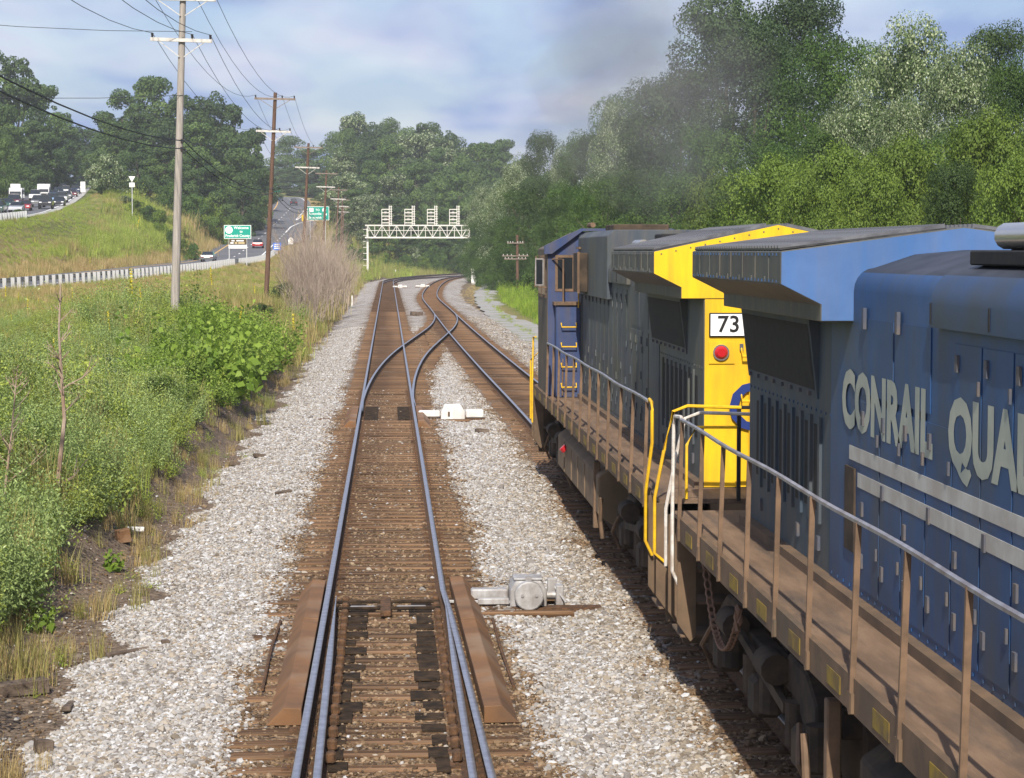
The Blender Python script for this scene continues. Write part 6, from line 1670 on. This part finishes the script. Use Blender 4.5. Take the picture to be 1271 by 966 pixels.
# wood between ramp and road
L1 = 'in the wood between the ramp and the climbing road'
for px, yt, Y, w, key in [(150, 112, 460, 80, 'f_dark'), (190, 95, 450, 96, 'f_mid'), (225, 118, 440, 80, 'f_dark'), (258, 112, 450, 86, 'f_blue'), (290, 130, 450, 80, 'f_dark'), (308, 165, 460, 64, 'f_mid'),
                          (140, 150, 430, 70, 'f_mid'), (175, 140, 425, 76, 'f_dark'), (212, 150, 415, 76, 'f_blue'), (245, 152, 412, 76, 'f_mid'), (282, 165, 415, 70, 'f_dark'), (312, 195, 430, 54, 'f_dark'),
                          (170, 175, 400, 60, 'f_dark'), (205, 182, 392, 64, 'f_mid'), (240, 190, 388, 62, 'f_dark'), (272, 205, 390, 60, 'f_mid'), (300, 220, 405, 48, 'f_dark'), (318, 228, 450, 36, 'f_mid'), (322, 205, 520, 40, 'f_blue')]:
    tp(key, px, yt, Y, w, L1)
for px, yt, Y, w, key in [(185, 218, 372, 42, 'bush_dark'), (212, 228, 366, 44, 'bush_mid'), (240, 235, 366, 44, 'bush_mid'), (268, 243, 372, 40, 'bush_bright'), (292, 248, 385, 34, 'bush_mid'), (255, 222, 380, 44, 'bush_bright')]:
    tp(key, px, yt, Y, w, 'at the foot of the wood beside the climbing road', 'bush', 'bush')
for px, yt, Y, w, key in [(128, 238, 330, 30, 'bush_mid'), (142, 242, 328, 26, 'bush_bright'), (155, 244, 326, 32, 'bush_silver'), (170, 250, 322, 28, 'bush_bright'), (184, 256, 320, 32, 'bush_mid'), (200, 262, 316, 30, 'bush_bright'), (214, 272, 312, 28, 'bush_mid'), (228, 282, 308, 26, 'bush_bright'), (240, 292, 304, 22, 'bush_mid'), (24, 275, 250, 26, 'bush_mid')]:
    tp(key, px, yt, Y, w, 'on the slope below the yield sign', 'bush', 'bush')
tp('bush_silver', 133, 195, 330, 58, 'standing alone on the crest beside the ramp', 'bush', 'bush')
# wood on the far left behind the queue
L2 = 'in the wood behind the queue of cars'
for px, yt, Y, w, key in [(-20, 60, 430, 90, 'f_mid'), (22, 72, 430, 84, 'f_dark'), (50, 105, 450, 76, 'f_mid'), (78, 140, 480, 64, 'f_dark'), (100, 155, 520, 60, 'f_blue'), (5, 130, 395, 70, 'f_mid'), (40, 150, 420, 66, 'f_dark'),
                          (70, 165, 455, 60, 'f_blue'), (112, 160, 600, 60, 'f_dark'), (-10, 160, 360, 60, 'f_mid'), (6, 172, 345, 46, 'f_round'), (92, 175, 560, 50, 'f_dark'), (120, 182, 640, 44, 'f_blue'), (30, 175, 420, 50, 'f_dark'),
                          (58, 178, 480, 48, 'f_dark'), (125, 165, 520, 46, 'f_dark'), (-45, 90, 380, 90, 'f_dark')]:
    tp(key, px, yt, Y, w, L2)
# shrubs on the near bank
def shrub(key, px, py, Y, H, W, label, name='shrub', cat='shrub'):
    q = at(px, py, Y); plant(key, q.x, Y, H, W, label, None, cat, name)
shrub('bush_dark', 358, 372, 138, 1.9, 2.9, 'dark green shrub at the foot of the brown utility pole')
shrub('bush_dark', 322, 392, 112, 1.2, 2.0, 'low dark shrub in the dry grass below the brown utility pole')
VG = 'bright leafy shrubs spilling down the bank'
for px, Y, x, H, W, key in [(300, 66, -4.9, 1.2, 2.6, 'bush_vine'), (270, 62, -5.4, 1.3, 2.6, 'bush_vine'), (318, 74, -4.9, 1.2, 2.6, 'bush_vine'), (0, 80, -5.3, 1.3, 2.8, 'bush_vine'), (0, 72, -5.9, 1.2, 2.8, 'bush_vine'), (0, 86, -6.0, 1.2, 2.8, 'bush_vine'),
                            (0, 68, -6.8, 1.0, 2.6, 'bush_vine'), (0, 78, -6.8, 1.0, 2.8, 'bush_vine'), (0, 92, -5.8, 1.0, 2.6, 'bush_vine'), (0, 52, -5.5, 1.0, 2.2, 'bush_bright'), (0, 57, -5.3, 1.1, 2.3, 'bush_bright'), (0, 50, -6.9, 0.8, 2.2, 'bush_silver'), (0, 57, -7.4, 0.8, 2.2, 'bush_silver'), (0, 46, -7.6, 0.8, 2.0, 'bush_bright'), (0, 62, -8.4, 0.8, 2.4, 'bush_silver'), (0, 44, -6.0, 0.7, 1.8, 'bush_bright'), (0, 54, -9.4, 0.8, 2.2, 'bush_bright'), (0, 38, -6.6, 0.6, 1.6, 'bush_silver')]:
    if key == 'bush_vine': H *= 0.72; W *= 0.85
    plant(key, x, Y, H, W, {'bush_vine': 'bright green vine-like shrub on the bank below the grey utility pole', 'bush_bright': 'mid green shrub among the weeds on the bank above the ballast', 'bush_silver': 'pale-leaved shrub on the middle of the bank'}[key], {'bush_vine': VG}.get(key, 'shrubs on the bank, ' + key), 'shrub', 'shrub')

# ---------------------------------------------------------------- bare brush and dead saplings
def twig_mesh(seed, H, R, stems, depth=3, r=0.03, fan=0.35, mname='twig', kids=5):
    rs = np.random.default_rng(seed); mb = MB()
    def grow(p, d, L, r_, k):
        n_ = 3; pts = [p]; q = p.copy(); dd = d.copy()
        for i in range(n_):
            dd = (dd + Vector(rs.normal(0, 0.10, 3)) + Vector((0, 0, 0.05))).normalized(); q = q + dd * L / n_; pts.append(q.copy())
        mb.tube(pts, r_, 3 if k < depth else 5, r1=r_ * 0.4, cap=False)
        if k > 0:
            for _ in range(kids):
                t = rs.uniform(0.25, 1.0) * n_; i = min(n_ - 1, int(t)); b = pts[i].lerp(pts[i + 1], t - i)
                nd = (dd + Vector(rs.normal(0, fan, 3))).normalized(); nd.z = abs(nd.z) * 0.9 + 0.1
                grow(b, nd.normalized(), L * rs.uniform(0.4, 0.65), r_ * 0.5, k - 1)
    for s_ in range(stems):
        th = rs.uniform(0, 6.28); rr = R * 0.6 * rs.random() ** 0.5
        p = Vector((rr * math.cos(th), rr * math.sin(th), -0.1)); d = Vector((math.cos(th) * 0.30 * rs.random(), math.sin(th) * 0.30 * rs.random(), 1)).normalized()
        grow(p, d, H * rs.uniform(0.55, 0.85), r, depth)
    return mb.mesh('twigs', mname)
tw = [twig_mesh(51, 4.6, 2.2, 26, 3, 0.028, 0.33, kids=4), twig_mesh(52, 4.2, 2.0, 24, 3, 0.026, 0.36, kids=4)]
for i, (x, y, s) in enumerate([(-4.9, 130, 0.8), (-4.6, 140, 0.95), (-5.6, 143, 0.9), (-4.4, 150, 1.0), (-5.6, 153, 1.05), (-4.3, 163, 1.0), (-5.8, 166, 1.05), (-4.3, 178, 0.95), (-5.6, 182, 1.0), (-3.9, 190, 0.8), (-4.9, 120, 0.6)]):
    o = link('bare_brush', tw[i % 2]); o.location = (x, y, gz(x, y)); o.rotation_euler = (0, 0, i * 1.7); o.scale = (s, s, s * 1.15)
    tag(o, 'leafless grey-brown brush growing between the poles and the track', 'brush', 'bare brush beside the track')
def sapling(seed, H, bends, low, r):
    rs = np.random.default_rng(seed); mb = MB()
    ax = [Vector((bx, by, H * t)) for t, bx, by in bends]
    mb.tube(ax, r, 7, r1=r * 0.22)
    def on_axis(t):
        for (t0, *_), (t1, *_), a_, b_ in zip(bends[:-1], bends[1:], ax[:-1], ax[1:]):
            if t0 <= t <= t1: return a_.lerp(b_, (t - t0) / (t1 - t0))
        return ax[-1]
    def twig(p, d, L, r_, k):
        pts_ = [p]; q_ = p.copy(); d = d.normalized()
        for i in range(4):
            d = (d + Vector(rs.normal(0, 0.13, 3)) + Vector((0, 0, 0.07))).normalized(); q_ = q_ + d * L / 4; pts_.append(q_.copy())
        mb.tube(pts_, r_, 4, r1=r_ * 0.3, cap=False)
        if k:
            for _ in range(4):
                j = int(rs.integers(1, 4)); twig(pts_[j], d + Vector(rs.normal(0, 0.6, 3)), L * rs.uniform(0.35, 0.6), r_ * 0.5, k - 1)
    for (t, dx_, L) in low: twig(on_axis(t), Vector((dx_, rs.normal(0, .3), 0.45)), L, r * 0.32, 1)
    for i in range(17):
        t = rs.uniform(0.42, 0.98); th = rs.uniform(0, 6.28)
        twig(on_axis(t), Vector((math.cos(th), math.sin(th), 0.75)), rs.uniform(0.35, 0.8) * (1.25 - t), r * 0.22, 1)
    return mb.mesh('sapling', 'bark_pale')
s1 = sapling(3, 3.7, [(-0.1, -0.06, 0), (0.0, 0, 0), (0.22, 0.08, 0), (0.42, 0.16, 0.05), (0.6, 0.13, 0), (0.8, 0.10, 0), (1.0, 0.14, 0)], [(0.13, 1.0, 0.75), (0.55, 0.8, 0.8)], 0.052)
q = at(68, 612, 33.5); o = link('dead_sapling', s1); o.location = (q.x, 33.5, gz(q.x, 33.5))
tag(o, 'bare dead sapling with pale trunk and a low side branch among the weeds', 'sapling')
s2 = sapling(5, 2.4, [(-0.1, -0.03, 0), (0.0, 0, 0), (0.35, 0.08, 0), (0.6, 0.16, 0), (1.0, 0.26, 0)], [(0.3, 0.9, 0.9)], 0.034)
q = at(2, 640, 31.0); o = link('dead_sapling', s2); o.location = (q.x, 31.0, gz(q.x, 31.0))
tag(o, 'thin bare dead sapling leaning beside the larger dead one', 'sapling')

# ---------------------------------------------------------------- weeds and grasses
def stems_mesh(seed, mname, n_st, H, spread, n_lf, lsize, aspect=0.35, top=0.0):
    rs = np.random.default_rng(seed); C, Nn, S, A = [], [], [], []
    for i in range(n_st):
        bx, by = rs.normal(0, spread, 2); h = H * rs.uniform(0.6, 1.1); lx, ly = rs.normal(0, 0.28, 2) * h
        cv = rs.random()
        for j in range(n_lf):
            t = (j + rs.random()) / n_lf; th = j * 2.4 + rs.random()
            w_ = lsize * (1.15 - 0.75 * t)
            C.append((bx + lx * t + math.cos(th) * w_ * 0.6 + rs.normal(0, 0.03), by + ly * t + math.sin(th) * w_ * 0.6 + rs.normal(0, 0.03), 0.06 + h * t + rs.normal(0, 0.02)))
            Nn.append((math.cos(th) * 0.75 + rs.normal(0, .3), math.sin(th) * 0.75 + rs.normal(0, .3), 0.55)); S.append(w_); A.append(min(1, 0.25 * cv + 0.45 * rs.random() + 0.3 * t * (1 if rs.random() < 0.6 else 0)))
    V, Q = leaves(np.array(C), np.array(Nn), np.array(S), aspect, 0.1, rs)
    return np_mesh('weed', V, Q, mname, np.repeat(np.clip(A, 0, 1), 4))
def grass_mesh(seed, mname, n_b, H, spread, width, lean=0.35):
    rs = np.random.default_rng(seed); V, Q, A = [], [], []
    for i in range(n_b):
        b = np.array([*rs.normal(0, spread, 2), 0]); h = H * rs.uniform(0.5, 1.15); th = rs.uniform(0, 6.28); ln = rs.uniform(0, lean) * h
        d = np.array([math.cos(th), math.sin(th), 0]); s = np.array([-math.sin(th + 0.6), math.cos(th + 0.6), 0]) * width
        k = len(V); V += [b - s, b + s, b + d * ln * 0.35 + [0, 0, h * 0.6] + s * 0.7, b + d * ln * 0.35 + [0, 0, h * 0.6] - s * 0.7, b + d * ln + [0, 0, h] + s * 0.12, b + d * ln + [0, 0, h] - s * 0.12]
        Q += [(k, k + 1, k + 2, k + 3), (k + 3, k + 2, k + 4, k + 5)]; a = rs.random(); A += [a] * 6
    return np_mesh('grass', np.array(V), np.array(Q), mname, A)
def spike_mesh(seed):
    rs = np.random.default_rng(seed); C, Nn, S, A = [], [], [], []
    for j in range(60):
        t = rs.random(); th = rs.uniform(0, 6.28); C.append((math.cos(th) * .03, math.sin(th) * .03, 0.75 + 0.8 * t)); Nn.append((math.cos(th), math.sin(th), .5)); S.append(.075); A.append(rs.random())
    V, Q = leaves(np.array(C), np.array(Nn), np.array(S), 0.9, 0, rs)
    return np_mesh('weed', V, Q, 'flower_yellow', np.repeat(A, 4))
def rough(n_, x0, x1, y0, y1):
    return rng.uniform(x0, x1, n_), y0 + (y1 - y0) * rng.random(n_)
def put_field(name, X, Y, keep, kinds, sc_, meshes, label, cat, jit=0.25):
    X, Y, kinds, sc_ = X[keep], Y[keep], kinds[keep], sc_[keep]
    n_ = len(X); Z = ground(X, Y) - 0.03
    s = sc_ * np.exp(rng.normal(0, jit, n_))
    scatter(name, np.stack([X, Y, Z], 1), np.stack([rng.normal(0, .08, n_), rng.normal(0, .08, n_), rng.uniform(0, 6.28, n_)], 1), np.stack([s, s, s * rng.uniform(0.8, 1.2, n_)], 1), kinds, meshes, label, cat)
weeds = [stems_mesh(71, 'weed_blue', 11, 0.60, 0.17, 46, 0.055, 0.42), stems_mesh(72, 'weed_blue', 10, 0.72, 0.18, 50, 0.056), stems_mesh(73, 'weed_green', 11, 0.45, 0.2, 36, 0.058),
         stems_mesh(74, 'weed_green', 10, 0.6, 0.2, 40, 0.062, 0.5), stems_mesh(75, 'weed_vine', 13, 0.5, 0.24, 30, 0.085, 0.7), grass_mesh(76, 'grass_green', 46, 0.6, 0.14, 0.008),
         grass_mesh(77, 'grass_mix', 46, 0.75, 0.15, 0.007), grass_mesh(78, 'grass_dry', 40, 0.6, 0.12, 0.006), spike_mesh(79)]
# near bank: patches of each kind
n_ = 27000
Y = 16 * (130 / 16) ** rng.random(n_); X = -3.6 - rng.random(n_) ** 1.25 * np.clip(Y * 0.20, 5, 22)
ul = -1.6 - X
edge = ul + 0.5 * wob(X * 0.3, Y, 1.7) + 0.35 * smooth(30, 45, Y)
pz = wob(X, Y, 3.2) + rng.normal(0, 0.45, n_)
vine = (Y > 56) & (Y < 98) & (X > -7.6) & (X < -4.3)
hay = smooth(84, 110, Y) * smooth(-3, -6, X) + 0.35 * smooth(-10, -16, X)
r_ = rng.random(n_)
kinds = np.where(pz < -0.55, rng.choice([0, 1], n_), np.where(pz < 0.1, rng.choice([2, 3, 2, 5], n_), np.where(pz < 0.8, rng.choice([3, 2, 3, 0, 5, 6], n_), rng.choice([0, 1, 6, 5], n_))))
kinds = np.where((Y < 42) & (rng.random(n_) < 0.35), rng.choice([0, 1, 0, 3], n_), kinds)
kinds = np.where((wob(X + 3.1, Y * 0.8, 1.4) > 0.75) & (rng.random(n_) < 0.7), rng.choice([6, 7], n_), kinds)
kinds = np.where(vine & (rng.random(n_) < 0.85), 4, kinds)
kinds = np.where((r_ < hay) & ~vine, rng.choice([6, 7, 6, 5], n_), kinds)
kinds = np.where((rng.random(n_) < 0.005) & (X < -9), 8, kinds)
front = (ul < 3.2 + 0.25 * smooth(40, 30, Y))
kinds = np.where(front & (rng.random(n_) < 0.6), rng.choice([7, 6], n_), kinds)
sc_ = np.where(kinds == 8, 0.7, np.where(front, 0.55, 1.0)) * (1 + 0.25 * smooth(50, 110, Y)) * (1 - 0.5 * smooth(-10, -14, X)) * np.where((kinds >= 5) & (kinds <= 7), 0.72, 1.0) * np.clip(1.0 + 0.38 * wob(X + 1.7, Y, 1.5), 0.5, 1.7)
keep = (edge > 2.85 + 0.4 * smooth(40, 30, Y)) & (~front | (rng.random(n_) < 0.16))
put_field('bank_weeds', X, Y, keep, kinds, sc_, weeds, 'dense green and dry weeds covering the bank left of the tracks', 'weeds')
# dry tufts on the edge of the ballast
n_ = 620
Y = 16 * (190 / 16) ** rng.random(n_); X = xA(Y) - 1.6 - (1.6 + 1.5 * rng.random(n_) ** 0.8)
keep = (wob(X, Y, 1.9) + rng.normal(0, 0.3, n_)) > 0.15
put_field('dry_tufts', X, Y, keep, rng.choice([0, 1, 2], n_, p=[0.55, 0.3, 0.15]), np.full(n_, 0.5), [weeds[7], weeds[6], stems_mesh(80, 'weed_green', 5, 0.4, 0.12, 14, 0.09)],
          'sparse dry grass tufts along the dirt edge of the ballast', 'dry grass')
# plateau and verge grass further off
hayk = [grass_mesh(81, 'grass_dry', 60, 0.8, 0.35, 0.014), grass_mesh(82, 'grass_mix', 60, 0.85, 0.35, 0.014), grass_mesh(83, 'grass_green', 60, 0.7, 0.35, 0.016), stems_mesh(84, 'weed_green', 10, 0.8, 0.35, 20, 0.16), spike_mesh(85)]
n_ = 9000
Y = rng.uniform(85, 330, n_); X = -4.0 - rng.random(n_) * np.clip(6 + 20 * smooth(60, 130, Y), 0, 24)
D, _ = near_line(X, Y, ROADD); keep = (D > 6.3) & (X > -30)
pz = wob(X, Y, 5) + rng.normal(0, .5, n_)
kk = np.where(pz < -0.6, rng.choice([2, 3], n_), np.where(pz < 0.2, 1, rng.choice([0, 1, 0], n_))); kk = np.where(rng.random(n_) < 0.004, 4, kk)
put_field('verge_grass', X, Y, keep, kk, np.where(X < -9.5, 0.42, 0.85), hayk, 'tall dry verge grass between the lower road and the track', 'dry grass')
# slope between road and ramp
n_ = 11000
Y = rng.uniform(170, 400, n_); X = rng.uniform(-50, -28, n_)
D1, _ = near_line(X, Y, ROADD); D2, _ = near_line(X, Y, RAMPD); keep = (D1 > 6.0) & (D2 > 6.6)
pz = wob(X * 1.0 + 0.4 * ground(X, Y), Y * 0.35, 3.4) + rng.normal(0, .35, n_)
kk = np.where(D1 < 8.5, rng.choice([0, 0, 1], n_), np.where(pz < 0.15, rng.choice([2, 3, 2], n_), np.where(pz < 0.8, rng.choice([1, 2, 2], n_), rng.choice([0, 1, 2], n_)))); kk = np.where((rng.random(n_) < 0.006) & (D1 < 14), 4, kk)
put_field('slope_grass', X, Y, keep, kk, np.where(D2 < 12, 0.4, np.where(D1 < 9.5, 0.9, 1.05)), hayk, 'patchy green and straw grass on the slope below the ramp', 'grass')
# far slopes left of climbing road and under the bridge
n_ = 5200
Y = rng.uniform(330, 520, n_); X = rng.uniform(-44, 30, n_)
D1, _ = near_line(X, Y, ROADD); D2, _ = near_line(X, Y, RAMPD); keep = (D1 > 6.0) & (D2 > 7) & ((X < xA(Y) - 4.2) | (X > xB(Y) + 5)) & ~((X > -20) & (X < -15) & (Y > 340) & (Y < 480))
kk = np.where(D1 < 12, rng.choice([0, 1, 0], n_), rng.choice([2, 3, 1], n_))
put_field('far_grass', X, Y, keep, kk, np.full(n_, 1.7), hayk, 'rough grass on the far slopes by the climbing road', 'grass')
# bright grass strip on the right
gk = [grass_mesh(91, 'grass_bright', 60, 0.75, 0.3, 0.016), grass_mesh(92, 'grass_green', 60, 0.7, 0.3, 0.014), stems_mesh(93, 'weed_vine', 10, 0.8, 0.3, 18, 0.16), grass_mesh(94, 'grass_dry', 40, 0.35, 0.25, 0.012)]
n_ = 7000
Y = rng.uniform(40, 300, n_); c_ = np.interp(Y, yp, xp); X = c_ + rng.uniform(-3.2, 9.0, n_)
o_ = X - c_
keep = (o_ > 1.5) | ((o_ < -1.3) & (o_ > -3.2) & (X > xB(Y) + 2.6) & (rng.random(n_) < 0.5)) | ((np.abs(o_) < 0.25) & (rng.random(n_) < 0.5))
kk = np.where(o_ > 1.5, rng.choice([0, 0, 1, 2], n_), np.where(o_ < -1, 3, 1)); 
put_field('roadside_grass', X, Y, keep, kk, np.where(o_ > 2.2, 1.0, np.where(o_ > 1.2, 0.55, 0.3)), gk, 'bright green grass strip between the service path and the trees', 'grass')
# two yellowish leafy plants and pale broad-leaved weeds at the foot of the bank
yl = stems_mesh(95, 'weed_vine', 5, 0.42, 0.08, 12, 0.16, 0.6)
for px, py, Yv, s, lab in ((57, 748, 27.2, 1.0, 'yellow-green leafy plant alone at the dirt edge of the bank'), (136, 690, 32.0, 0.9, 'upright yellow-green plant by the rusty block'), (50, 660, 31.0, 1.2, 'broad-leaved plant in front of the weeds on the bank')):
    q = at(px, py, Yv); o = link('leafy_plant', yl); o.location = (q.x, Yv, max(gz(q.x, Yv), float(ballast_z(np.array(q.x), np.array(Yv)))) - 0.02); o.scale = (s, s, s); o.rotation_euler = (0, 0, px)
    tag(o, lab, 'plant')

# ---------------------------------------------------------------- exhaust smoke and air
sm = bpy.data.materials.new('smoke_mat'); sm.use_nodes = True
n, l = sm.node_tree.nodes, sm.node_tree.links; n.remove(n['Principled BSDF'])
vo = n.new('ShaderNodeVolumePrincipled'); vo.inputs['Color'].default_value = (0.32, 0.31, 0.33, 1); vo.inputs['Density'].default_value = 0.031
l.new(vo.outputs[0], n['Material Output'].inputs['Volume'])
MATS['smoke_mat'] = sm
sroot = tag(empty('exhaust_smoke', (4.6, 33, 5)), 'thin grey diesel exhaust drifting above the locomotives', 'smoke')
sroot['kind'] = 'stuff'
rs = np.random.default_rng(5)
def blob(c, r):
    bm = bmesh.new(); bmesh.ops.create_icosphere(bm, subdivisions=3, radius=1.0)
    for v in bm.verts:
        nn = mnoise.noise(v.co * 1.3 + Vector(c)) * 0.35; v.co = v.co * (1 + nn); v.co = Vector((v.co.x * r[0], v.co.y * r[1], v.co.z * r[2]))
    me = bpy.data.meshes.new('puff'); bm.to_mesh(me); bm.free(); me.materials.append(sm)
    o = link('smoke_puff', me, sroot); o.location = Vector(c) - sroot.location; o['kind'] = 'stuff'
for px, py, Yv, r in [(860, 215, 34, 0.55), (845, 185, 37, 0.8), (815, 150, 41, 1.0), (790, 120, 46, 1.3), (770, 80, 50, 1.6), (740, 100, 56, 1.8), (760, 30, 54, 1.9), (800, 60, 48, 1.5), (745, 45, 60, 1.6), (835, 235, 36, 0.8), (705, 115, 66, 1.5), (830, 120, 40, 1.1), (850, 60, 44, 1.5), (700, 170, 66, 2.0), (780, 200, 44, 1.2), (740, 160, 52, 1.5), (880, 160, 38, 1.1), (800, 0, 52, 1.8), (870, 90, 42, 1.4), (850, 200, 40, 1.1), (900, 110, 40, 1.2), (810, 220, 42, 1.1)]:
    q = at(px, py, Yv); blob((q.x, q.y, q.z), (r, r * 1.5, r * 0.85))

hz = bpy.data.materials.new('haze_mat'); hz.use_nodes = True
n, l = hz.node_tree.nodes, hz.node_tree.links; n.remove(n['Principled BSDF'])
vo = n.new('ShaderNodeVolumePrincipled'); vo.inputs['Color'].default_value = (0.86, 0.91, 1.0, 1); vo.inputs['Density'].default_value = 0.00020; vo.inputs['Anisotropy'].default_value = 0.0
l.new(vo.outputs[0], n['Material Output'].inputs['Volume'])
hb = bpy.data.meshes.new('haze'); bm = bmesh.new(); bmesh.ops.create_cube(bm, size=1.0); bm.to_mesh(hb); bm.free(); hb.materials.append(hz)
o = link('haze', hb); o.scale = (1300, 1840, 75); o.location = (0, 750, 33)
tag(o, 'pale summer haze over the whole valley', 'haze', kind='stuff')
